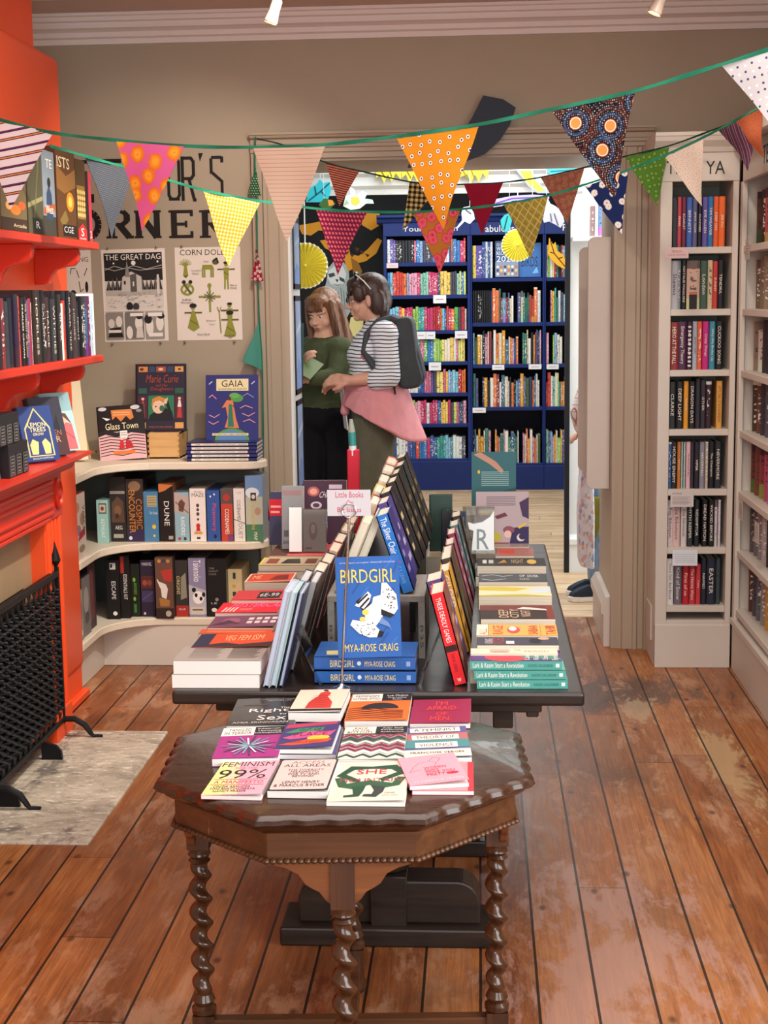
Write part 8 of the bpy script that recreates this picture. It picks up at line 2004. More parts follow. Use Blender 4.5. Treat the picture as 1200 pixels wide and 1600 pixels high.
# ================================================================ PEOPLE
SKINM = {}
def skin_mat(name, c):
 m, nt, b = newmat(name)
 g = NT(nt)
 f = g.noise(g.coord(), 9, 4)
 c = lin(c)
 nt.links.new(g.ramp(f, [(0.3, tuple(v * 0.9 for v in c[:3])), (0.7, tuple(min(1, v * 1.06) for v in c[:3]))]), b.inputs['Base Color'])
 b.inputs['Roughness'].default_value = 0.5
 b.inputs['Subsurface Weight'].default_value = 0.08
 b.inputs['Subsurface Radius'].default_value = (0.01, 0.004, 0.002)
 return m
def cap(mb, p0, r0, p1, r1, n=12):
 """tapered capsule"""
 p0, p1 = Vector(p0), Vector(p1)
 d = p1 - p0
 L = d.length
 d = d.normalized() if L > 1e-6 else Vector((0, 0, 1))
 pts, rs = [], []
 for k in range(5):
  a = PI / 2 * (1 - k / 4)
  pts.append(p0 - d * r0 * math.sin(a))
  rs.append(max(1e-4, r0 * math.cos(a)))
 for k in range(5):
  a = PI / 2 * k / 4
  pts.append(p1 + d * r1 * math.sin(a))
  rs.append(max(1e-4, r1 * math.cos(a)))
 P2, R2 = [pts[0]], [rs[0]]
 for p, r in zip(pts[1:], rs[1:]):
  if (p - P2[-1]).length > 1e-5:
   P2.append(p)
   R2.append(r)
 mb.tube(P2, R2, DUMMY, n)
DUMMY = P('#808080')
def blob(name, fill, mat, parent=None, voxel=0.007, smooth=3):
 """one continuous surface grown round overlapping shapes"""
 mb = MB()
 fill(mb)
 o = mb.build(name + '_core')
 md = o.modifiers.new('r', 'REMESH')
 md.mode = 'VOXEL'
 md.voxel_size = voxel
 md.use_smooth_shade = True
 if smooth:
  s = o.modifiers.new('s', 'SMOOTH')
  s.factor = 0.5
  s.iterations = smooth
 dg = bpy.context.evaluated_depsgraph_get()
 me = bpy.data.meshes.new_from_object(o.evaluated_get(dg))
 old = o.data
 bpy.data.objects.remove(o)
 bpy.data.meshes.remove(old)
 me.materials.clear()
 me.materials.append(mat)
 me.polygons.foreach_set('material_index', [0] * len(me.polygons))
 me.polygons.foreach_set('use_smooth', [True] * len(me.polygons))
 me.name = name
 r = bpy.data.objects.new(name, me)
 COL.objects.link(r)
 if parent:
  r.parent = parent
  r.location = -parent.location
 return r
def head_parts(mb, T, jaw=1.0):
 def e(c, r):
  mb.ell(c, r, DUMMY, 16, 12, T)
 def c_(a, ra, b_, rb):
  cap(mb, T @ Vector(a), ra, T @ Vector(b_), rb)
 e((0, 0.014, 0.028), (0.073, 0.094, 0.090))
 e((0, -0.028, -0.032), (0.057, 0.062, 0.078 * jaw))
 e((0, -0.064, -0.088 * jaw), (0.024, 0.020, 0.019))
 for s in (-1, 1):
  e((s * 0.036, -0.054, -0.036), (0.027, 0.026, 0.028))
  e((s * 0.074, 0.012, -0.012), (0.010, 0.019, 0.031))
  c_((s * 0.046, -0.062, 0.021), 0.010, (s * 0.014, -0.080, 0.020), 0.0105)
  e((s * 0.010, -0.097, -0.034), (0.007, 0.009, 0.007))
 c_((0, -0.084, 0.006), 0.0085, (0, -0.108, -0.029), 0.0105)
 c_((-0.016, -0.086, -0.056), 0.0075, (0.016, -0.086, -0.056), 0.0075)
 c_((-0.013, -0.084, -0.068), 0.008, (0.013, -0.084, -0.068), 0.008)
 c_((0, 0.020, -0.07), 0.050, (0, 0.042, -0.19), 0.056)
def face_details(root, T, iris='#3a2a20', lip='#a8605a', brow='#4a3426', off=None):
 off = off or -root.location
 m = MB()
 for s in (-1, 1):
  m.ell((s * 0.030, -0.0735, 0.0), (0.0125, 0.0095, 0.0075), P('#e8e2dc', 0.3), 12, 8, T)
 e = m.build('eyes', root, off, smooth=True)
 m = MB()
 for s in (-1, 1):
  m.ell((s * 0.030, -0.0815, -0.001), (0.0052, 0.0025, 0.0055), P(iris, 0.2), 10, 6, T)
  pts = [T @ Vector((s * (0.018 + 0.008 * k), -0.083 + 0.0025 * k, 0.0075 + 0.002 * math.sin(PI * k / 3))) for k in range(4)]
  m.tube(pts, 0.0014, P('#2a1c18'), 5)
 m.build('irises_and_lashes', root, off, smooth=True)
 m = MB()
 for s in (-1, 1):
  m.tube([T @ Vector((s * (0.014 + 0.012 * k), -0.0905 + 0.0055 * k * k * 0.4, 0.026 + 0.003 * math.sin(PI * k / 3))) for k in range(4)], [0.002, 0.003, 0.003, 0.0015], P(brow, 0.8), 6)
 m.build('eyebrows', root, off, smooth=True)
 m = MB()
 m.tube([T @ Vector((x, -0.0925 + abs(x) * 0.22, -0.0575 - 0.12 * abs(x))) for x in (-0.02, -0.01, 0, 0.01, 0.02)], [0.002, 0.0042, 0.0046, 0.0042, 0.002], P(lip, 0.5), 8)
 m.tube([T @ Vector((x, -0.0915 + abs(x) * 0.22, -0.0665 + 0.10 * abs(x))) for x in (-0.018, -0.009, 0, 0.009, 0.018)], [0.002, 0.0045, 0.0052, 0.0045, 0.002], P(lip, 0.5), 8)
 m.build('lips', root, off, smooth=True)
def hand_parts(mb, wrist, d, nrm, side=1, curl=0.5, s=1.0, spread=0.0):
 """palm, five unequal fingers bent at the knuckles, thumb from the side of the palm"""
 d = Vector(d).normalized()
 nrm = Vector(nrm)
 nrm = (nrm - d * nrm.dot(d)).normalized()
 lat = d.cross(nrm) * side
 w = Vector(wrist)
 cap(mb, w, 0.026 * s, w + d * 0.03 * s, 0.028 * s)
 for k in range(4):
  u = (k - 1.5) * 0.0185 * s
  kn = w + d * (0.082 - 0.004 * abs(k - 1.2)) * s + lat * u
  cap(mb, w + d * 0.012 * s + lat * u * 0.7, 0.014 * s, kn, 0.0115 * s)
  ln = [0.044, 0.049, 0.046, 0.036][k] * s
  a = 0.0
  p = kn
  for j, f in enumerate((1.0, 0.62, 0.48)):
   a += curl * (0.75 if j == 0 else 1.0)
   dd = d * math.cos(a) - nrm * math.sin(a)
   q = p + dd * ln * f
   cap(mb, p, (0.0098 - 0.0008 * j) * s, q, (0.0092 - 0.0008 * j) * s)
   p = q
 tb = w + d * 0.028 * s - lat * 0.026 * s
 t1 = tb + (d * 0.75 - lat * 0.55 - nrm * 0.35).normalized() * 0.036 * s
 t2 = t1 + (d * 0.95 - lat * 0.05 - nrm * 0.5).normalized() * 0.030 * s
 cap(mb, tb, 0.0135 * s, t1, 0.0115 * s)
 cap(mb, t1, 0.011 * s, t2, 0.009 * s)
def foot_parts(mb, ankle, d, s=1.0):
 a = Vector(ankle)
 d = Vector(d).normalized()
 cap(mb, a, 0.042 * s, a - d * 0.03 + Vector((0, 0, -a.z + 0.035)), 0.034 * s)
 cap(mb, Vector((a.x, a.y, 0.036)) - d * 0.035, 0.035 * s, Vector((a.x, a.y, 0.030)) + d * 0.15, 0.030 * s)
def cloth(name, c, var=0.1, rough=0.85, fold=0.25):
 m, nt, b = newmat(name)
 g = NT(nt)
 co = g.coord()
 f = g.noise(co, 14, 5, 0.6, 0.5)
 c = lin(c)
 nt.links.new(g.ramp(f, [(0.3, tuple(v * (1 - var) for v in c[:3])), (0.7, tuple(min(1, v * (1 + var)) for v in c[:3]))]), b.inputs['Base Color'])
 b.inputs['Roughness'].default_value = rough
 b.inputs['Specular IOR Level'].default_value = 0.2
 g.bump(b, g.noise(g.scale(co, (1, 1, 0.5)), 9, 3, 0.5, 1.0), fold, 0.03)
 return m
def hair_mat(name, dark, light, mid=None):
 m, nt, b = newmat(name)
 g = NT(nt)
 co = g.coord()
 f = g.noise(g.scale(co, (70, 70, 7)), 1.0, 4, 0.6, 0.8)
 nt.links.new(g.ramp(f, [(0.3, lin(dark)), (0.7, lin(light))]), b.inputs['Base Color'])
 b.inputs['Roughness'].default_value = 0.42
 b.inputs['Specular IOR Level'].default_value = 0.45
 g.bump(b, f, 0.5, 0.004)
 return m
def striped_top():
 m, nt, b = newmat('white_cotton_navy_stripes')
 g = NT(nt)
 co = g.coord()
 x, y, z = g.xyz(co)
 zz = g.m('ADD', z, g.m('MULTIPLY', g.noise(co, 6, 2), 0.02))
 st = g.m('LESS_THAN', g.m('FRACT', g.m('MULTIPLY', zz, 56.0)), 0.30)
 col = g.mix(st, lin('#dfe2e6'), lin('#2b3148'))
 vo = g.n('ShaderNodeTexVoronoi', ins={'Vector': co, 'Scale': 9.0})
 sp = g.m('LESS_THAN', g.m('ADD', vo.outputs['Distance'], g.m('MULTIPLY', g.noise(co, 60, 2), 0.12)), 0.20)
 col = g.mix(g.m('MULTIPLY', sp, 0.9), col, lin('#c8564a'))
 nt.links.new(col, b.inputs['Base Color'])
 b.inputs['Roughness'].default_value = 0.85
 g.bump(b, g.noise(co, 12, 3, 0.5, 0.6), 0.25, 0.02)
 return m
def hd_T(c, yaw, pitch=0.0, roll=0.0, s=1.0):
 """head frame: face along -Y turned by yaw (radians, + = to the photo's right), pitch + = looking down"""
 return Matrix.Translation(c) @ Matrix.Rotation(yaw, 4, 'Z') @ Matrix.Rotation(roll, 4, 'Y') @ Matrix.Rotation(pitch, 4, 'X') @ Matrix.Scale(s, 4)
SK1 = skin_mat('fair_skin', '#d8a48c')
SK2 = skin_mat('fair_skin_tanned', '#cf9a82')
PY = 7.50
def q2(x, y, dy=0.0):
 return at(x, y, Y=PY) + Vector((0, dy, 0))
w2 = thing('person', 'person in striped top and olive trousers with grey backpack, facing left', 'person', tuple(Vector((q2(583, 640).x, PY, 0))))
T2 = hd_T(q2(574, 467), R(-90), R(7), 0, 0.98)
hip = q2(586, 640)
arm_sh, arm_el, arm_wr = q2(604, 522, -0.165), q2(611, 585, -0.19), q2(556, 591, -0.20)
arm2_sh, arm2_el, arm2_wr = q2(598, 522, 0.16), q2(600, 588, 0.14), q2(553, 594, -0.06)
def torso2(mb, g=0.0):
 for (x, y, rx, ry, rz) in ((594, 522, .085, .15, .07), (586, 545, .108, .165, .10), (574, 556, .09, .14, .075), (583, 580, .105, .15, .10), (582, 610, .115, .16, .10)):
  mb.ell(q2(x, y), (rx + g, ry + g, rz + g), DUMMY, 20, 14)
 cap(mb, arm_sh, 0.058 + g, arm2_sh, 0.058 + g)
def legs2(mb, g=0.0, foot=True):
 mb.ell(q2(586, 632), (0.122 + g, 0.172 + g, 0.11 + g), DUMMY, 20, 14)
 mb.ell(q2(600, 640), (0.10 + g, 0.16 + g, 0.10 + g), DUMMY, 20, 14)
 for s in (-1, 1):
  h, k_, a = q2(586, 652, s * 0.085), q2(580 + s * 3, 778, s * 0.085), q2(588 + s * 6, 936, s * 0.085)
  cap(mb, h, 0.098 + g, k_, 0.066 + g)
  cap(mb, k_, 0.064 + g, (k_ + a) / 2 + Vector((0.012, 0, 0.03)), 0.056 + g)
  cap(mb, (k_ + a) / 2 + Vector((0.012, 0, 0.03)), 0.056 + g, a, 0.042 + g)
  if foot:
   foot_parts(mb, a, (-1, 0, 0))
def body2(mb):
 head_parts(mb, T2)
 torso2(mb)
 legs2(mb)
 for sh, el, wr in ((arm_sh, arm_el, arm_wr), (arm2_sh, arm2_el, arm2_wr)):
  cap(mb, sh, 0.05, el, 0.041)
  cap(mb, el, 0.041, wr, 0.027)
 hand_parts(mb, arm_wr + Vector((-0.012, 0, 0)), (-1, 0.1, 0.08), (0.1, -0.75, 0.6), 1, 0.55, 0.95)
 hand_parts(mb, arm2_wr + Vector((-0.012, 0, 0)), (-1, -0.1, -0.05), (0.0, 0.75, 0.6), -1, 0.5, 0.95)
blob('body', body2, SK2, w2, 0.0052, 2)
face_details(w2, T2, brow='#3a2620')
def top2(mb):
 torso2(mb, 0.016)
 for sh, el, e2 in ((arm_sh, arm_el, q2(592, 590, -0.195)), (arm2_sh, arm2_el, q2(586, 591, 0.06))):
  cap(mb, sh, 0.066, el, 0.060)
  cap(mb, el, 0.060, e2, 0.054)
 cap(mb, q2(590, 508), 0.062, q2(593, 520), 0.085)
blob('striped_top', top2, striped_top(), w2, 0.008, 4)
blob('trousers', lambda mb: legs2(mb, 0.016, False), cloth('olive_cotton', '#5d5c4c', 0.12), w2, 0.009, 4)
def shoes(mb, y0, pts, d):
 for a in pts:
  a = Vector(a)
  dd = Vector(d).normalized()
  cap(mb, Vector((a.x, a.y, 0.045)) - dd * 0.04, 0.043, Vector((a.x, a.y, 0.036)) + dd * 0.155, 0.036)
blob('shoes', lambda mb: shoes(mb, 0, [q2(588 + s * 6, 936, s * 0.085) for s in (-1, 1)], (-1, 0, 0)), P('#3a3a3c', 0.6), w2, 0.008, 2)
def hair2(mb):
 def e(c, r):
  mb.ell(c, r, DUMMY, 16, 12, T2)
 e((0, 0.024, 0.044), (0.083, 0.098, 0.090))
 e((0, 0.060, -0.01), (0.078, 0.068, 0.085))
 e((0, -0.048, 0.082), (0.066, 0.05, 0.040))
 e((0.02, -0.075, 0.055), (0.038, 0.022, 0.030))
 e((-0.02, -0.075, 0.058), (0.038, 0.022, 0.030))
 for s in (-1, 1):
  e((s * 0.072, -0.035, 0.030), (0.016, 0.032, 0.045))
  e((s * 0.066, 0.05, -0.02), (0.022, 0.045, 0.07))
 for k in range(5):
  cap(mb, T2 @ Vector((0.03, 0.085 - 0.004 * k, -0.05 - 0.022 * k)), 0.026 - 0.002 * k, T2 @ Vector((0.036, 0.082 - 0.006 * k, -0.07 - 0.022 * k)), 0.023 - 0.002 * k)
blob('hair', hair2, hair_mat('dark_brown_hair', '#1c100d', '#4a2c22'), w2, 0.006, 2)
m = MB()
for s in (-1, 1):
 m.ell((s * 0.033, -0.040, 0.128), (0.028, 0.012, 0.018), P('#101012', 0.15), 12, 8, T2)
 m.tube([T2 @ Vector((s * 0.062, -0.038, 0.128)), T2 @ Vector((s * 0.088, 0.0, 0.09)), T2 @ Vector((s * 0.087, 0.03, 0.045))], 0.003, P('#d8d0c4', 0.3), 6)
m.tube([T2 @ Vector((-0.01, -0.045, 0.13)), T2 @ Vector((0.01, -0.045, 0.13))], 0.003, P('#101012', 0.2), 6)
m.build('sunglasses', w2, -w2.location, smooth=True)
m = MB()
for s in (-1, 1):
 m.tube([T2 @ Vector((s * 0.030 + 0.021 * math.cos(2 * PI * k / 14), -0.0935, -0.002 + 0.016 * math.sin(2 * PI * k / 14))) for k in range(14)], 0.0015, P('#3a302c', 0.3), 5, closed=True)
 m.tube([T2 @ Vector((s * 0.052, -0.090, 0.002)), T2 @ Vector((s * 0.078, 0.0, 0.004))], 0.0016, P('#3a302c', 0.3), 5)
m.build('spectacles', w2, -w2.location)
def cardi_grid():
 m = MB()
 c0 = q2(586, 603) - w2.location
 c0.z = q2(586, 603).z
 def fn(u, v):
  th = R(-168 + 285 * u)
  back = 0.5 + 0.5 * math.cos(th - R(-5))
  L = 0.025 + 0.265 * back ** 0.9
  fold = 0.016 * math.sin(th * 5.0 + 1.0 + v * 1.2) * v * (0.3 + back) + 0.006 * math.sin(th * 13 + v * 4) * (0.2 + v)
  r_ = 0.022 + fold + (0.055 * v + 0.03 * v * v) * back
  x = (0.128 + r_) * math.cos(th)
  y = (0.178 + r_ * 0.8) * math.sin(th)
  z = 0.052 * math.cos(th) * 0.4 - L * v + 0.012 * math.sin(th * 3) * v
  return c0 + Vector((x, y, z))
 m.grid(fn, 70, 18, DUMMY)
 return m
def solid(o, th):
 md = o.modifiers.new('t', 'SOLIDIFY')
 md.thickness = th
 md.offset = 0
pink = cloth('pink_knit', '#d18d92', 0.08, 0.9, 0.4)
cg = cardi_grid()
cg.mats = [pink]
cgo = cg.build('tied_pink_cardigan', w2, smooth=True, angle=80)
solid(cgo, 0.014)
def knot(mb):
 kn = q2(549, 601, -0.07)
 cap(mb, kn + Vector((0.03, 0, 0.004)), 0.026, kn, 0.034)
 cap(mb, kn, 0.034, kn + Vector((0.0, 0, -0.03)), 0.032)
 cap(mb, kn, 0.03, q2(541, 641, -0.08), 0.024)
 cap(mb, kn, 0.028, q2(550, 636, -0.045), 0.022)
 n = 16
 for k in range(n):
  a0, a1 = R(-170 + 290 * k / n), R(-170 + 290 * (k + 1) / n)
  c0 = q2(586, 602)
  cap(mb, c0 + Vector((0.135 * math.cos(a0), 0.185 * math.sin(a0), 0.02 * math.cos(a0))), 0.024, c0 + Vector((0.135 * math.cos(a1), 0.185 * math.sin(a1), 0.02 * math.cos(a1))), 0.024, 8)
blob('cardigan_sleeves_knotted', knot, pink, w2, 0.007, 4)
bp = MB()
poly = [(q2(x, y).x - w2.location.x, q2(x, y).z) for x, y in ((624, 496), (643, 494), (648, 507), (654, 556), (663, 588), (657, 603), (634, 606), (624, 600), (619, 560), (616, 524))]
bp.prism(poly, -0.15, 0.15, cloth('grey_nylon', '#3d4146', 0.12, 0.6), 'Y')
ruck = bp.build('backpack', w2, smooth=True, bevel=0.028, seg=4)
m = MB()
pr2 = [(q2(x, y).x - w2.location.x, q2(x, y).z) for x, y in ((648, 526), (658, 556), (666, 588), (661, 600), (650, 598), (646, 560))]
m.prism(pr2, -0.12, 0.12, cloth('dark_grey_nylon', '#33373c', 0.1, 0.6), 'Y')
m.build('front_pocket', ruck, smooth=True, bevel=0.02, seg=3)
m = MB()
for s in (-1, 1):
 m.tube([q2(628, 504, s * 0.09) - w2.location, q2(612, 497, s * 0.10) - w2.location, q2(594, 502, s * 0.115) - w2.location, q2(577, 522, s * 0.145) - w2.location, q2(573, 548, s * 0.155) - w2.location, q2(592, 576, s * 0.185) - w2.location, q2(622, 590, s * 0.13) - w2.location], 0.019, P('#3a3e43', 0.7), 8)
m.build('shoulder_strap', ruck, smooth=True)
m = MB()
m.tube([q2(612, 575, -0.20) - w2.location, q2(618, 592, -0.20) - w2.location, q2(621, 612, -0.2) - w2.location], [0.012, 0.008, 0.005], P('#1c1d20', 0.7), 6)
m.build('loose_strap', ruck, smooth=True)
lf = MB()
lf.box(-0.003, 0.003, -0.07, 0.07, -0.24, 0.0, P('#c9cdd2', 0.5))
o = lf.build('magazine', None, tuple(q2(533, 597, -0.02)), (0, R(-6), R(12)))
tag(o, 'pale magazine held down by the person in the striped top', 'magazine')
QY = 7.82
def q1(x, y, dy=0.0):
 return at(x, y, Y=QY) + Vector((0, dy, 0))
w1 = thing('person', 'person with long auburn hair in olive green jumper, reading at the left', 'person', (q1(512, 640).x, QY, 0))
T1 = hd_T(q1(506, 489), R(-30), R(15), R(-3), 0.98)
a_sh, a_el, a_wr = q1(537, 548, -0.10), q1(529, 588, -0.20), q1(494, 588, -0.26)
b_sh, b_el, b_wr = q1(482, 548, 0.10), q1(462, 590, 0.02), q1(480, 578, -0.17)
def torso1(mb, g=0.0):
 for (x, y, rx, ry, rz) in ((510, 545, .12, .10, .05), (509, 558, .14, .115, .085), (504, 566, .125, .115, .08), (510, 592, .13, .11, .10), (512, 622, .142, .12, .10)):
  mb.ell(q1(x, y), (rx + g, ry + g, rz + g), DUMMY, 20, 14)
 cap(mb, a_sh, 0.06 + g, b_sh, 0.06 + g)
def legs1(mb, g=0.0, foot=True):
 mb.ell(q1(512, 645), (0.15 + g, 0.125 + g, 0.11 + g), DUMMY, 20, 14)
 for s in (-1, 1):
  h, k_, a = q1(512 + s * 23, 660, -s * 0.02), q1(511 + s * 24, 776, -s * 0.02 - 0.02), q1(512 + s * 25, 924, -s * 0.02)
  cap(mb, h, 0.092 + g, k_, 0.064 + g)
  cap(mb, k_, 0.062 + g, (k_ + a) / 2 + Vector((0, 0.012, 0.03)), 0.055 + g)
  cap(mb, (k_ + a) / 2 + Vector((0, 0.012, 0.03)), 0.055 + g, a, 0.04 + g)
  if foot:
   foot_parts(mb, a, (-0.6, -0.8, 0))
def body1(mb):
 head_parts(mb, T1, 0.97)
 torso1(mb)
 legs1(mb)
 cap(mb, q1(507, 512), 0.050, q1(509, 534), 0.070)
 for sh, el, wr in ((a_sh, a_el, a_wr), (b_sh, b_el, b_wr)):
  cap(mb, sh, 0.05, el, 0.042)
  cap(mb, el, 0.042, wr, 0.028)
 hand_parts(mb, a_wr, (-0.8, -0.1, 0.35), (0.3, -0.9, 0.3), 1, 0.5, 0.92)
 hand_parts(mb, b_wr, (0.1, -0.5, 0.6), (-0.9, -0.3, 0.1), -1, 0.5, 0.92)
blob('body', body1, SK1, w1, 0.0055, 2)
face_details(w1, T1, lip='#b06058', brow='#6a4030')
def top1(mb):
 torso1(mb, 0.018)
 for sh, el, wr in ((a_sh, a_el, a_wr), (b_sh, b_el, b_wr)):
  cap(mb, sh, 0.068, el, 0.056)
  cap(mb, el, 0.056, el.lerp(wr, 0.86), 0.042)
 cap(mb, q1(508, 534), 0.064, q1(509, 543), 0.09)
 mb.ell(q1(512, 636), (0.158, 0.135, 0.035), DUMMY, 20, 10)
blob('green_jumper', top1, cloth('olive_green_wool', '#4a5138', 0.1, 0.9, 0.35), w1, 0.008, 4)
blob('black_trousers', lambda mb: legs1(mb, 0.014, False), cloth('black_cotton', '#141419', 0.15, 0.85), w1, 0.009, 3)
blob('shoes', lambda mb: shoes(mb, 0, [q1(512 + s * 25, 924, -s * 0.02) for s in (-1, 1)], (-0.6, -0.8, 0)), P('#1c1c1f', 0.6), w1, 0.008, 2)
def hair1(mb):
 def e(c, r):
  mb.ell(c, r, DUMMY, 16, 12, T1)
 e((0, 0.026, 0.046), (0.085, 0.098, 0.090))
 e((0, 0.055, -0.03), (0.085, 0.062, 0.10))
 e((0, -0.050, 0.080), (0.068, 0.048, 0.036))
 for x in (-0.045, -0.022, 0.0, 0.022, 0.045):
  cap(mb, T1 @ Vector((x * 0.8, -0.070, 0.085)), 0.018, T1 @ Vector((x, -0.091 + abs(x) * 0.3, 0.036)), 0.009, 8)
 for s in (-1, 1):
  p = [T1 @ Vector((s * 0.074, -0.020, 0.05)), T1 @ Vector((s * 0.080, -0.028, -0.04)), T1 @ Vector((s * 0.082, -0.03, -0.12))]
  x_ = p[2]
  p.append(Vector((x_.x + 0.012 * s, x_.y - 0.035, x_.z - 0.12)))
  p.append(Vector((x_.x + 0.0 * s, x_.y - 0.05, x_.z - 0.20)))
  for a, b_ in zip(p, p[1:]):
   cap(mb, a, 0.024, b_, 0.026, 10)
  p = [T1 @ Vector((s * 0.072, 0.03, 0.03)), T1 @ Vector((s * 0.085, 0.03, -0.08))]
  p.append(Vector((p[1].x + 0.02 * s, p[1].y + 0.0, p[1].z - 0.13)))
  for a, b_ in zip(p, p[1:]):
   cap(mb, a, 0.034, b_, 0.034, 10)
 p = [T1 @ Vector((0, 0.075, 0.0)), T1 @ Vector((0, 0.10, -0.12))]
 p.append(Vector((p[1].x + 0.02, p[1].y + 0.01, p[1].z - 0.12)))
 for a, b_ in zip(p, p[1:]):
  cap(mb, a, 0.062, b_, 0.055, 12)
 e((0.06, 0.05, -0.16), (0.05, 0.05, 0.09))
blob('long_hair', hair1, hair_mat('auburn_hair', '#3d2016', '#8f6040'), w1, 0.006, 2)
m = MB()
bx = q1(503.5, 555, -0.145)
m.prism(rrect(bx.x - 0.016 - w1.location.x, bx.x + 0.016 - w1.location.x, bx.z - 0.027, bx.z + 0.027, 0.01, (1, 1, 1, 1)), -0.149, -0.144, P('#cfdcea', 0.3), 'Y')
m.build('name_badge', w1, (0, 0, 0), (R(-4), 0, 0))
o = MB().box(-0.009, 0.009, -0.08, 0.08, -0.15, 0.15, P('#2a5450', 0.4)).build('book', None, tuple(q1(476, 548, -0.26)), (0, R(2), R(18)))
tag(o, 'dark teal book held upright by the person in the green jumper', 'book')
m = MB()
m.box(-0.01, 0.003, -0.07, 0.07, -0.145, 0.145, P('#e8e2d2', 0.7))
pgs = m.build('page_block', o)
bk_ = MB().box(-0.055, 0.055, -0.004, 0.004, -0.075, 0.075, P('#5f7040', 0.5)).build('booklet', None, tuple(q1(490, 570, -0.27)), (R(-58), R(28), R(-10)))
tag(bk_, 'small open green booklet in the hands of the person in green', 'booklet')
ZY = 8.02
def q3(x, y, dy=0.0):
 return at(x, y, Y=ZY) + Vector((0, dy, 0))
w3 = thing('person', 'person in pale jeans and black trainers, mostly hidden behind the white end panel', 'person', (q3(944, 700).x, ZY, 0))
T3 = hd_T(q3(944, 480), R(-80), R(10), 0, 0.95)
c_sh, c_el, c_wr = q3(940, 540, -0.17), q3(903, 640, -0.19), q3(912, 690, -0.22)
d_sh, d_el, d_wr = q3(948, 540, 0.17), q3(940, 640, 0.18), q3(926, 672, 0.05)
def torso3(mb, g=0.0):
 for (x, y, rx, ry, rz) in ((946, 535, .09, .15, .06), (943, 565, .105, .16, .10), (942, 605, .10, .15, .11), (944, 640, .115, .155, .10)):
  mb.ell(q3(x, y), (rx + g, ry + g, rz + g), DUMMY, 18, 12)
 cap(mb, c_sh, 0.055 + g, d_sh, 0.055 + g)
def legs3(mb, g=0.0, foot=True):
 mb.ell(q3(944, 665), (0.12 + g, 0.165 + g, 0.11 + g), DUMMY, 18, 12)
 for s in (-1, 1):
  h, k_, a = q3(944, 685, s * 0.08), q3(938, 800, s * 0.08), q3(940, 912, s * 0.08)
  cap(mb, h, 0.09 + g, k_, 0.066 + g)
  cap(mb, k_, 0.066 + g, a + Vector((0, 0, 0.03)), 0.056 + g)
  if foot:
   foot_parts(mb, a, (-1, -0.15, 0), 0.9)
def body3(mb):
 head_parts(mb, T3)
 torso3(mb)
 legs3(mb)
 for sh, el, wr in ((c_sh, c_el, c_wr), (d_sh, d_el, d_wr)):
  cap(mb, sh, 0.048, el, 0.04)
  cap(mb, el, 0.04, wr, 0.028)
 hand_parts(mb, c_wr, (0.05, -0.2, -1), (-1, 0, 0), 1, 0.6, 0.9)
 hand_parts(mb, d_wr, (-0.8, -0.3, -0.1), (0, 0.3, 1), -1, 0.5, 0.9)
blob('body', body3, SK1, w3, 0.007, 2)
def check_shirt():
 m, nt, b = newmat('white_checked_shirt')
 g = NT(nt)
 co = g.coord()
 x, y, z = g.xyz(co)
 a = g.m('LESS_THAN', g.m('FRACT', g.m('MULTIPLY', z, 28)), 0.1)
 c = g.m('LESS_THAN', g.m('FRACT', g.m('MULTIPLY', g.m('ADD', x, y), 28)), 0.1)
 nt.links.new(g.mix(g.m('MAXIMUM', a, c), lin('#e2dcdc'), lin('#b07a72')), b.inputs['Base Color'])
 b.inputs['Roughness'].default_value = 0.85
 return m
def top3(mb):
 torso3(mb, 0.018)
 for sh, el, wr in ((c_sh, c_el, c_wr), (d_sh, d_el, d_wr)):
  cap(mb, sh, 0.066, el, 0.056)
  cap(mb, el, 0.056, el.lerp(wr, 0.4), 0.05)
blob('checked_shirt', top3, check_shirt(), w3, 0.009, 3)
def denim():
 m, nt, b = newmat('washed_denim')
 g = NT(nt)
 co = g.coord()
 f = g.noise(g.scale(co, (1, 1, 0.35)), 24, 5, 0.6, 1.5)
 nt.links.new(g.ramp(f, [(0.3, lin('#5f82ac')), (0.7, lin('#a3bedb'))]), b.inputs['Base Color'])
 b.inputs['Roughness'].default_value = 0.9
 g.bump(b, f, 0.4, 0.02)
 return m
blob('jeans', lambda mb: legs3(mb, 0.016, False), denim(), w3, 0.009, 2)
blob('hair', lambda mb: [mb.ell((0, 0.022, 0.044), (0.084, 0.098, 0.09), DUMMY, 16, 12, T3), mb.ell((0, 0.055, -0.03), (0.08, 0.06, 0.09), DUMMY, 16, 12, T3)], hair_mat('brown_hair', '#2a1a12', '#5a3a28'), w3, 0.008, 2)
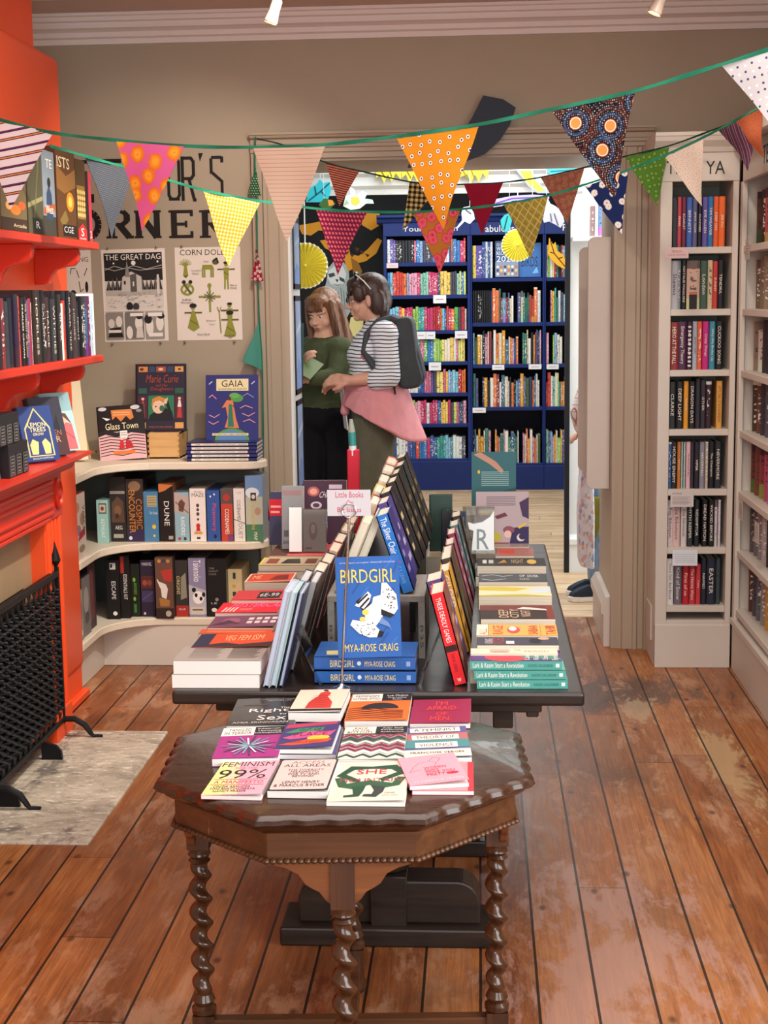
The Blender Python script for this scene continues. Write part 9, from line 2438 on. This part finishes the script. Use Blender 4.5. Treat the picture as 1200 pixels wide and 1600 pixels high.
for s in (-1, 1):
 a = q3(940, 912, s * 0.08)
 sh_ = MB()
 Tm = Matrix.Translation((a.x, a.y, 0)) @ Matrix.Rotation(R(90 + 8), 4, 'Z')
 loop = [(0.045 * math.sin(PI * k / 12) * (1.0), 0.05 * math.cos(PI * k / 12) + 0.03) for k in range(13)]
 out = [(0.042, 0.03), (0.040, 0.10), (0.046, 0.17), (0.036, 0.215), (0.0, 0.235), (-0.036, 0.215), (-0.046, 0.17), (-0.040, 0.10), (-0.042, 0.03), (-0.034, -0.035), (0, -0.05), (0.034, -0.035)]
 sh_.prism(out, 0.0, 0.03, P('#efece6', 0.5), 'Z', Tm @ Matrix.Translation((0, -0.04, 0)))
 up = MB()
 vs = []
 for zz_, f_, sh2 in ((0.03, 0.97, 0), (0.05, 0.93, -0.003), (0.068, 0.80, -0.012), (0.085, 0.62, -0.028)):
  vs.append([(x * f_, (y - 0.05) * f_ + 0.05 + sh2 - 0.04) for x, y in out])
 for i, (z_, L_) in enumerate(zip((0.03, 0.05, 0.068, 0.085), vs)):
  pass
 n_ = len(out)
 V = [Tm @ Vector((x, y, z_)) for z_, L_ in zip((0.03, 0.05, 0.068, 0.085), vs) for x, y in L_]
 up.add(V, [(i * n_ + k, i * n_ + (k + 1) % n_, (i + 1) * n_ + (k + 1) % n_, (i + 1) * n_ + k) for i in range(3) for k in range(n_)] + [tuple(range(3 * n_, 4 * n_))], P('#1d2a3c', 0.7))
 u_ = up.build('trainer', w3, -w3.location, smooth=True)
 sh_.build('sole', u_, bevel=0.004)
 lc = MB()
 for k in range(3):
  lc.tube([Tm @ Vector((-0.025, 0.045 + 0.022 * k, 0.073 - 0.006 * k)), Tm @ Vector((0.025, 0.045 + 0.022 * k, 0.073 - 0.006 * k))], 0.003, P('#f2f0ec', 0.7), 6)
 lc.build('laces', u_)
m, nt, b = newmat('pale_floral_cotton')
g = NT(nt)
co = g.coord()
vo = g.n('ShaderNodeTexVoronoi', ins={'Vector': g.scale(co, (1, 1, 0.5)), 'Scale': 85.0})
nt.links.new(g.ramp(vo.outputs['Color'], [(0.3, lin('#e4e2e8')), (0.5, lin('#cfd8ea')), (0.66, lin('#e0b0a8')), (0.8, lin('#8fa8d0'))], 'CONSTANT'), b.inputs['Base Color'])
b.inputs['Roughness'].default_value = 0.85
tb = thing('tote_bag', 'pale flowered cloth bag hanging at the hidden person in jeans', 'bag', tuple(q3(908, 705, -0.30)))
t_ = MB()
poly = [(0, 0), (0.035, -0.03), (0.045, -0.30), (0.045, -0.58), (-0.03, -0.56), (-0.038, -0.3), (-0.025, -0.04)]
t_.prism(poly, -0.10, 0.10, m, 'Y')
t_.build('cloth_body', tb, bevel=0.012, seg=2, smooth=True)
t_ = MB()
t_.tube([(0.0, -0.04, -0.01), (0.01, -0.01, 0.05), (0.012, 0.03, 0.055), (0.0, 0.06, -0.01)], 0.008, m, 6)
t_.build('handle', tb, smooth=True)
o = MB().prism([(-0.035, 0), (0.035, 0), (0.03, -0.14), (0.005, -0.235), (-0.02, -0.16)], -0.03, 0.03, cloth('olive_satin', '#77742a', 0.2, 0.4), 'Y').build('scarf', None, tuple(q3(925, 768, -0.22)), smooth=True, bevel=0.008, seg=2)
tag(o, 'olive satin scarf hanging below the white end panel beside pale jeans', 'scarf')
# ================================================================ BUNTING
M_tape = cloth('green_cotton_tape', '#1f6b52', 0.12, 0.9, 0.1)
def fabric(name, fn):
 m, nt, b = newmat(name)
 g = NT(nt)
 x, y, z = g.xyz(g.coord())
 col = fn(g, x, z)
 wv_ = g.noise(g.comb(g.m('MULTIPLY', x, 900.0), g.m('MULTIPLY', z, 900.0)), 1.0, 1)
 nt.links.new(g.mix(g.ramp(wv_, [(0.35, (0.12, 0.12, 0.12)), (0.65, (0, 0, 0))]), col, (0.02, 0.02, 0.02, 1)), b.inputs['Base Color'])
 b.inputs['Roughness'].default_value = 0.9
 b.inputs['Specular IOR Level'].default_value = 0.15
 tr = g.n('ShaderNodeBsdfTranslucent')
 nt.links.new(col, tr.inputs[0])
 mx = g.n('ShaderNodeMixShader')
 mx.inputs[0].default_value = 0.25
 nt.links.new(b.outputs[0], mx.inputs[1])
 nt.links.new(tr.outputs[0], mx.inputs[2])
 nt.links.new(mx.outputs[0], nt.nodes['Material Output'].inputs['Surface'])
 return m
def stripes(cols, period, axis='z', ang=0.0):
 def f(g, x, z):
  v = z if axis == 'z' else x
  if ang:
   v = g.m('ADD', g.m('MULTIPLY', z, math.cos(ang)), g.m('MULTIPLY', x, math.sin(ang)))
  fr = g.m('FRACT', g.m('DIVIDE', g.m('ADD', v, 5.0), period))
  return g.ramp(fr, [(p, lin(c)) for p, c in cols], 'CONSTANT')
 return f
def dots(bg, fg, scale, r, rnd=0.0, stag=True, fg2=None):
 def f(g, x, z):
  v = g.comb(g.m('ADD', x, g.m('MULTIPLY', z, 0.5)) if stag else x, z)
  vo = g.n('ShaderNodeTexVoronoi', voronoi_dimensions='2D', ins={'Vector': v, 'Scale': scale, 'Randomness': rnd})
  d = vo.outputs['Distance']
  c = lin(fg)
  if fg2:
   c = g.ramp(vo.outputs['Color'], [(0, lin(fg)), (0.5, lin(fg2))], 'CONSTANT')
  return g.mix(g.m('LESS_THAN', d, r), lin(bg), c)
 return f
def flowers(bg, stops, scale, rnd=0.8, petals=0.0):
 def f(g, x, z):
  v = g.comb(x, z)
  if petals:
   nn = g.noise(v, scale * 3, 2)
  vo = g.n('ShaderNodeTexVoronoi', voronoi_dimensions='2D', ins={'Vector': v, 'Scale': scale, 'Randomness': rnd})
  d = vo.outputs['Distance']
  if petals:
   d = g.m('ADD', d, g.m('MULTIPLY', g.m('SUBTRACT', nn, 0.5), petals))
  return g.ramp(d, [(p, lin(c)) for p, c in stops] + [(stops[-1][0] + 0.06, lin(bg))], 'CONSTANT' if not petals else 'LINEAR')
 return f
def gingham(a, b_, c, period):
 def f(g, x, z):
  u = g.m('LESS_THAN', g.m('FRACT', g.m('DIVIDE', g.m('ADD', x, 5.0), period)), 0.5)
  v = g.m('LESS_THAN', g.m('FRACT', g.m('DIVIDE', g.m('ADD', z, 5.0), period)), 0.5)
  s = g.m('MULTIPLY', g.m('ADD', u, v), 0.5)
  return g.ramp(s, [(0, lin(a)), (0.25, lin(b_)), (0.75, lin(c))], 'CONSTANT')
 return f
def lattice(bg, line, period, dot):
 def f(g, x, z):
  a = g.m('FRACT', g.m('DIVIDE', g.m('ADD', g.m('ADD', x, g.m('MULTIPLY', z, 0.8)), 5.0), period))
  b_ = g.m('FRACT', g.m('DIVIDE', g.m('ADD', g.m('SUBTRACT', x, g.m('MULTIPLY', z, 0.8)), 5.0), period))
  l = g.m('MAXIMUM', g.m('LESS_THAN', a, 0.16), g.m('LESS_THAN', b_, 0.16))
  n = g.noise(g.comb(x, z), 70, 2)
  c = g.mix(g.ramp(n, [(0.4, (0, 0, 0)), (0.6, (1, 1, 1))]), lin(bg), lin(dot))
  return g.mix(l, c, lin(line))
 return f
FAB = {
 'white and coloured stripes': stripes([(0, '#dfe0e4'), (0.40, '#221c28'), (0.45, '#e0935c'), (0.52, '#221c28'), (0.57, '#dfe0e4'), (0.86, '#221c28'), (0.90, '#6d2f58'), (0.965, '#221c28')], 0.052, ang=-0.35),
 'pink with orange blooms': flowers('#d96aa4', [(0, '#e08a2c'), (0.10, '#f0b840'), (0.26, '#e8952a'), (0.38, '#e0783c')], 17, 0.7, 0.25),
 'beige with tiny sprigs': stripes([(0, '#cfb9a4'), (0.80, '#a88c7c'), (0.92, '#cfb9a4')], 0.011),
 'mustard with white buds': flowers('#dc9222', [(0, '#3a1418'), (0.085, '#f2e6dc'), (0.2, '#b06a1c')], 36, 0.5, 0.0),
 'dark blue with dotted circles': None,
 'pale grey with small squares': dots('#cfccce', '#f4f2f0', 60, 0.17, 0.25, False, '#4a4a78'),
 'charcoal with pin dots': dots('#45484f', '#6d727c', 150, 0.22),
 'yellow gingham': gingham('#e6dab2', '#d6b850', '#c29a2e', 0.0125),
 'maroon with coral dots': dots('#741c3c', '#d8606a', 62, 0.30),
 'ochre with red flowers': flowers('#b8702c', [(0, '#7a1f2c'), (0.07, '#d8404c'), (0.3, '#e0607c'), (0.42, '#c83a34')], 22, 0.9, 0.3),
 'olive trellis': lattice('#8a7a2c', '#c0a868', 0.034, '#a08a34'),
 'navy with white daisies': flowers('#1c2a5c', [(0, '#b8404c'), (0.09, '#f0e8e0'), (0.24, '#e8e0e0')], 21, 1.0, 0.16),
 'cream with pink specks': dots('#e6d8c8', '#cf8a80', 75, 0.13, 0.6),
 'orange with red leaves': flowers('#d87a50', [(0, '#a83a2c'), (0.12, '#c8583c'), (0.2, '#e09068')], 40, 0.9, 0.2),
 'purple plaid': stripes([(0, '#6d4a68'), (0.2, '#b8a0b0'), (0.3, '#8a3a4c'), (0.5, '#5a4a70'), (0.8, '#c08a84'), (0.9, '#6d4a68')], 0.06, ang=0.9),
 'coral and brown fine stripes': stripes([(0, '#c0705a'), (0.55, '#5a2c28')], 0.010),
 'black and cream check': gingham('#e0d0a4', '#8a7438', '#1c1815', 0.022),
 'plain crimson': lambda g, x, z: g.mix(0.0, lin('#a81f3c'), lin('#a81f3c')),
 'rose paisley': flowers('#b06a5c', [(0, '#8a4a4c'), (0.1, '#d8b47a'), (0.2, '#a84c50'), (0.32, '#d8b07c')], 34, 0.4, 0.0),
 'green with pale rings': flowers('#5c8f34', [(0, '#5c8f34'), (0.10, '#a8c868'), (0.20, '#5c8f34'), (0.3, '#4a7a28')], 42, 0.5),
 'green with white dots': dots('#2f6a40', '#dfe4d4', 90, 0.2),
 'red with white flowers': flowers('#b0283c', [(0, '#b0283c'), (0.12, '#efe0dc'), (0.3, '#efe0dc')], 52, 0.8),
 'plain teal': lambda g, x, z: g.mix(0.0, lin('#5aa898'), lin('#5aa898')),
 'plain wine red': lambda g, x, z: g.mix(0.0, lin('#8a1f3c'), lin('#8a1f3c')),
}
def aborig(g, x, z):
 v = g.comb(x, z)
 vo = g.n('ShaderNodeTexVoronoi', voronoi_dimensions='2D', ins={'Vector': v, 'Scale': 13.0, 'Randomness': 0.75})
 d = vo.outputs['Distance']
 c = g.ramp(d, [(0, lin('#e09a50')), (0.15, lin('#f0dcc8')), (0.185, lin('#7a2a1c')), (0.22, lin('#17151c')), (0.30, lin('#2c4468')), (0.40, lin('#17151c')), (0.48, lin('#4a2420')), (0.6, lin('#17151c'))], 'CONSTANT')
 sp = g.n('ShaderNodeTexVoronoi', voronoi_dimensions='2D', ins={'Vector': v, 'Scale': 190.0, 'Randomness': 0.3})
 ring = g.m('GREATER_THAN', g.m('SINE', g.m('MULTIPLY', d, 75.0)), 0.1)
 k = g.m('MULTIPLY', g.m('MULTIPLY', g.m('LESS_THAN', sp.outputs['Distance'], 0.30), ring), g.m('GREATER_THAN', d, 0.2))
 return g.mix(k, c, g.ramp(sp.outputs['Color'], [(0, lin('#8fa4b8')), (0.4, lin('#c8b8a8')), (0.7, lin('#a0584a'))], 'CONSTANT'))
FAB['dark blue with dotted circles'] = aborig
FABM = {}
def bunting(name, label, line, flags, tape=0.011, tm=None):
 """line: [(px,py,Y)] of the tape; flags: (fabric, left (px,py,Y), right (px,py,Y), tip (px,py,Y))"""
 pts = [at(x, y, Y=Y) for x, y, Y in line]
 sm = []
 for i in range(len(pts) - 1):
  p0 = pts[max(0, i - 1)]
  p1, p2 = pts[i], pts[i + 1]
  p3 = pts[min(len(pts) - 1, i + 2)]
  for k in range(8):
   t = k / 8
   sm.append(0.5 * ((2 * p1) + (p2 - p0) * t + (2 * p0 - 5 * p1 + 4 * p2 - p3) * t * t + (3 * p1 - p0 - 3 * p2 + p3) * t ** 3))
 sm.append(pts[-1])
 rt = thing(name, label, 'bunting', tuple(pts[0]))
 o0 = pts[0]
 m = MB()
 vs = []
 for i, p in enumerate(sm):
  d = (sm[min(i + 1, len(sm) - 1)] - sm[max(i - 1, 0)]).normalized()
  up = Vector((0, 0, 1)) - d * d.z
  if up.length < 0.2:
   up = Vector((1, 0, 0)) - d * d.x
  up = up.normalized()
  n = d.cross(up).normalized()
  up = (up + n * 0.35 * math.sin(i * 0.9)).normalized()
  h = tape / 2 * (1 - 0.25 * abs(math.sin(i * 0.37)))
  for a, b_ in ((h, 0.0012), (h, -0.0012), (-h, -0.0012), (-h, 0.0012)):
   vs.append(p - o0 + up * a + n * b_)
 N = len(sm)
 m.add(vs, [(4 * i + k, 4 * i + (k + 1) % 4, 4 * i + 4 + (k + 1) % 4, 4 * i + 4 + k) for i in range(N - 1) for k in range(4)] + [(0, 1, 2, 3), (4 * N - 1, 4 * N - 2, 4 * N - 3, 4 * N - 4)], tm or M_tape)
 m.build('tape', rt)
 for j, (fab, L, Rr, Tp) in enumerate(flags):
  if fab not in FABM:
   FABM[fab] = fabric(fab.replace(' ', '_') + '_cotton', FAB[fab])
  A, B, C = at(L[0], L[1], Y=L[2]), at(Rr[0], Rr[1], Y=Rr[2]), at(Tp[0], Tp[1], Y=Tp[2])
  ex = (B - A).normalized()
  nn = ex.cross(Vector((0, 0, 1))).normalized()      # roughly towards +y
  ez = nn.cross(ex).normalized() * -1
  ez = ex.cross(nn) * -1 if ex.cross(nn).z < 0 else ex.cross(nn)
  Mx = Matrix((ex, nn, ez)).transposed().to_4x4()
  ctr = (A + B) / 2
  Mx.translation = ctr - o0
  inv = Mx.inverted()
  a, b_, c = inv @ (A - o0), inv @ (B - o0), inv @ (C - o0)
  m = MB()
  n = 14
  vs, fs = [], []
  idx = {}
  ph = j * 1.7
  for side in (0, 1):
   for i in range(n + 1):
    for k in range(n + 1 - i):
     u, v = k / n, i / n
     p = a + (b_ - a) * u + (c - a) * v
     wv_ = 0.010 * math.sin(v * 5 + ph) * v + 0.006 * math.sin(u * 7 + ph * 2 + v * 3) * (0.2 + v)
     idx[(side, i, k)] = len(vs)
     vs.append(p + Vector((0, wv_ + (0.0009 if side else -0.0009), 0)))
  for side in (0, 1):
   for i in range(n):
    for k in range(n - i):
     t1 = (idx[(side, i, k)], idx[(side, i, k + 1)], idx[(side, i + 1, k)])
     fs.append(t1 if side else t1[::-1])
     if k < n - i - 1:
      t2 = (idx[(side, i, k + 1)], idx[(side, i + 1, k + 1)], idx[(side, i + 1, k)])
      fs.append(t2 if side else t2[::-1])
  rim = [(0, k) for k in range(n + 1)] + [(i, n - i) for i in range(1, n + 1)] + [(i, 0) for i in range(n - 1, 0, -1)]
  for p, q in zip(rim, rim[1:] + rim[:1]):
   fs.append((idx[(0,) + p], idx[(1,) + p], idx[(1,) + q], idx[(0,) + q]))
  m.add(vs, fs, FABM[fab])
  o = m.build('pennant', rt, smooth=True, angle=60)
  o.matrix_local = Mx
  o['label'] = fab + ' pennant'
 return rt
bunting('bunting_string', 'nearest green taped bunting string with the largest pennants, sagging across the whole room',
  [(-40, 176, 4.42), (0, 187, 4.4), (75, 206, 4.36), (160, 217, 4.3), (290, 228, 4.2), (400, 230, 4.1), (508, 226, 4.0), (620, 213, 3.9), (745, 195, 3.8), (865, 170, 3.7), (992, 142, 3.62), (1120, 103, 3.55), (1235, 66, 3.48)],
  [('white and coloured stripes', (-30, 186, 4.4), (84, 206, 4.36), (14, 326, 4.36)), ('pink with orange blooms', (182, 221, 4.28), (288, 229, 4.2), (223, 361, 4.24)), ('beige with tiny sprigs', (396, 232, 4.1), (508, 229, 4.0), (450, 377, 4.05)),
   ('mustard with white buds', (620, 217, 3.9), (747, 198, 3.8), (693, 358, 3.84)), ('dark blue with dotted circles', (863, 174, 3.7), (992, 146, 3.62), (957, 309, 3.66)), ('pale grey with small squares', (1128, 103, 3.55), (1240, 68, 3.48), (1204, 192, 3.5))])
bunting('bunting_string', 'middle green taped bunting string with middle sized pennants, sagging before the doorway',
  [(78, 228, 4.72), (140, 246, 4.85), (205, 264, 4.98), (318, 297, 5.15), (405, 314, 5.3), (495, 326, 5.45), (572, 331, 5.6), (650, 331, 5.75), (718, 327, 5.85), (790, 318, 5.95), (855, 306, 6.0), (915, 288, 6.05), (980, 266, 6.08), (1040, 242, 6.05), (1100, 214, 5.92), (1150, 188, 5.62), (1200, 160, 5.2)],
  [('charcoal with pin dots', (133, 246, 4.85), (206, 268, 4.98), (177, 372, 4.9)), ('yellow gingham', (318, 299, 5.15), (406, 317, 5.3), (356, 416, 5.25)), ('maroon with coral dots', (494, 328, 5.45), (573, 332, 5.6), (526, 430, 5.5)), ('ochre with red flowers', (646, 333, 5.75), (719, 329, 5.85), (687, 427, 5.8)),
   ('olive trellis', (787, 320, 5.95), (856, 307, 6.0), (831, 405, 5.97)), ('navy with white daisies', (914, 291, 6.05), (982, 268, 6.08), (970, 366, 6.06)), ('cream with pink specks', (1040, 246, 6.05), (1099, 218, 5.92), (1096, 322, 5.96)), ('orange with red leaves', (1150, 190, 5.62), (1190, 169, 5.28), (1192, 246, 5.4))])
bunting('bunting_string', 'furthest dark taped bunting string with the smallest pennants, along the top of the doorway',
  [(401, 217, 6.74), (440, 226, 6.73), (510, 254, 6.72), (562, 267, 6.72), (640, 284, 6.71), (690, 288, 6.71), (725, 288, 6.71), (785, 285, 6.71), (845, 277, 6.70), (912, 262, 6.68), (978, 244, 6.45), (1045, 228, 6.36), (1122, 200, 6.2), (1176, 180, 5.72), (1215, 164, 5.2)],
  [('coral and brown fine stripes', (509, 255, 6.72), (562, 267, 6.72), (530, 322, 6.72)), ('black and cream check', (640, 284, 6.71), (690, 288, 6.71), (629, 360, 6.70)), ('plain crimson', (725, 288, 6.71), (786, 286, 6.71), (753, 367, 6.71)), ('rose paisley', (845, 278, 6.70), (913, 263, 6.68), (887, 350, 6.69)),
   ('green with pale rings', (977, 246, 6.45), (1046, 230, 6.36), (1025, 321, 6.40)), ('purple plaid', (1122, 203, 6.2), (1176, 183, 5.72), (1174, 267, 5.8))], tape=0.008, tm=cloth('shaded_green_tape', '#16372c', 0.1, 0.9, 0.1))  # tape coloured darker than the other strings, shade put into its colour
bunting('bunting_string', 'loose end of bunting hanging down the left door architrave with folded pennants', [(399, 214, 6.79), (398, 262, 6.79), (401, 330, 6.79), (402, 400, 6.79), (404, 480, 6.79), (409, 560, 6.79), (411, 640, 6.79), (412, 740, 6.79), (418, 800, 6.775)],
  [('green with white dots', (388, 306, 6.79), (408, 306, 6.775), (398, 262, 6.79)), ('red with white flowers', (393, 438, 6.79), (412, 440, 6.775), (400, 384, 6.79)), ('plain teal', (404, 503, 6.79), (409, 578, 6.775), (381, 566, 6.79)), ('plain wine red', (412, 742, 6.79), (414, 800, 6.775), (424, 816, 6.775))], tape=0.008)
# ================================================================ CEILING SPOTLIGHTS
for (x, y, lab, tx) in ((428, 18, 'white ceiling spotlight at the left, lit, tilted to the left', -0.7), (1030, 4, 'white ceiling spotlight at the right, lit, partly cut by the top edge', -0.25)):
 Y = 5.55
 p = at(x, y, Y=Y)
 sl_ = thing('ceiling_spotlight', lab, 'spotlight', (p.x, p.y, CZ - 0.014))
 MB().lathe([(0.035, 0), (0.035, -0.018), (0.012, -0.022), (0.008, -0.05)][::-1], P('#e8dcd2', 0.4), n=20).build('mount', sl_, smooth=True)
 d = p - Vector((p.x, p.y, CZ - 0.014))
 T = Matrix.Translation((0, 0, d.z)) @ Matrix.Rotation(R(20 if tx < -0.5 else 24), 4, 'Y')
 m = MB()
 m.lathe([(0.024, -0.042), (0.026, -0.038), (0.020, 0.0), (0.019, 0.04), (0.014, 0.047), (0.001, 0.048)], P('#a8968a', 0.4), n=22, cap=False, T=T)
 m.build('lamp_barrel', sl_, smooth=True)
 MB().lathe([(0.0225, -0.036), (0.001, -0.035)], P('#ffe2b0', 0.4, emit=14), n=18, T=T).build('lit_bulb', sl_)
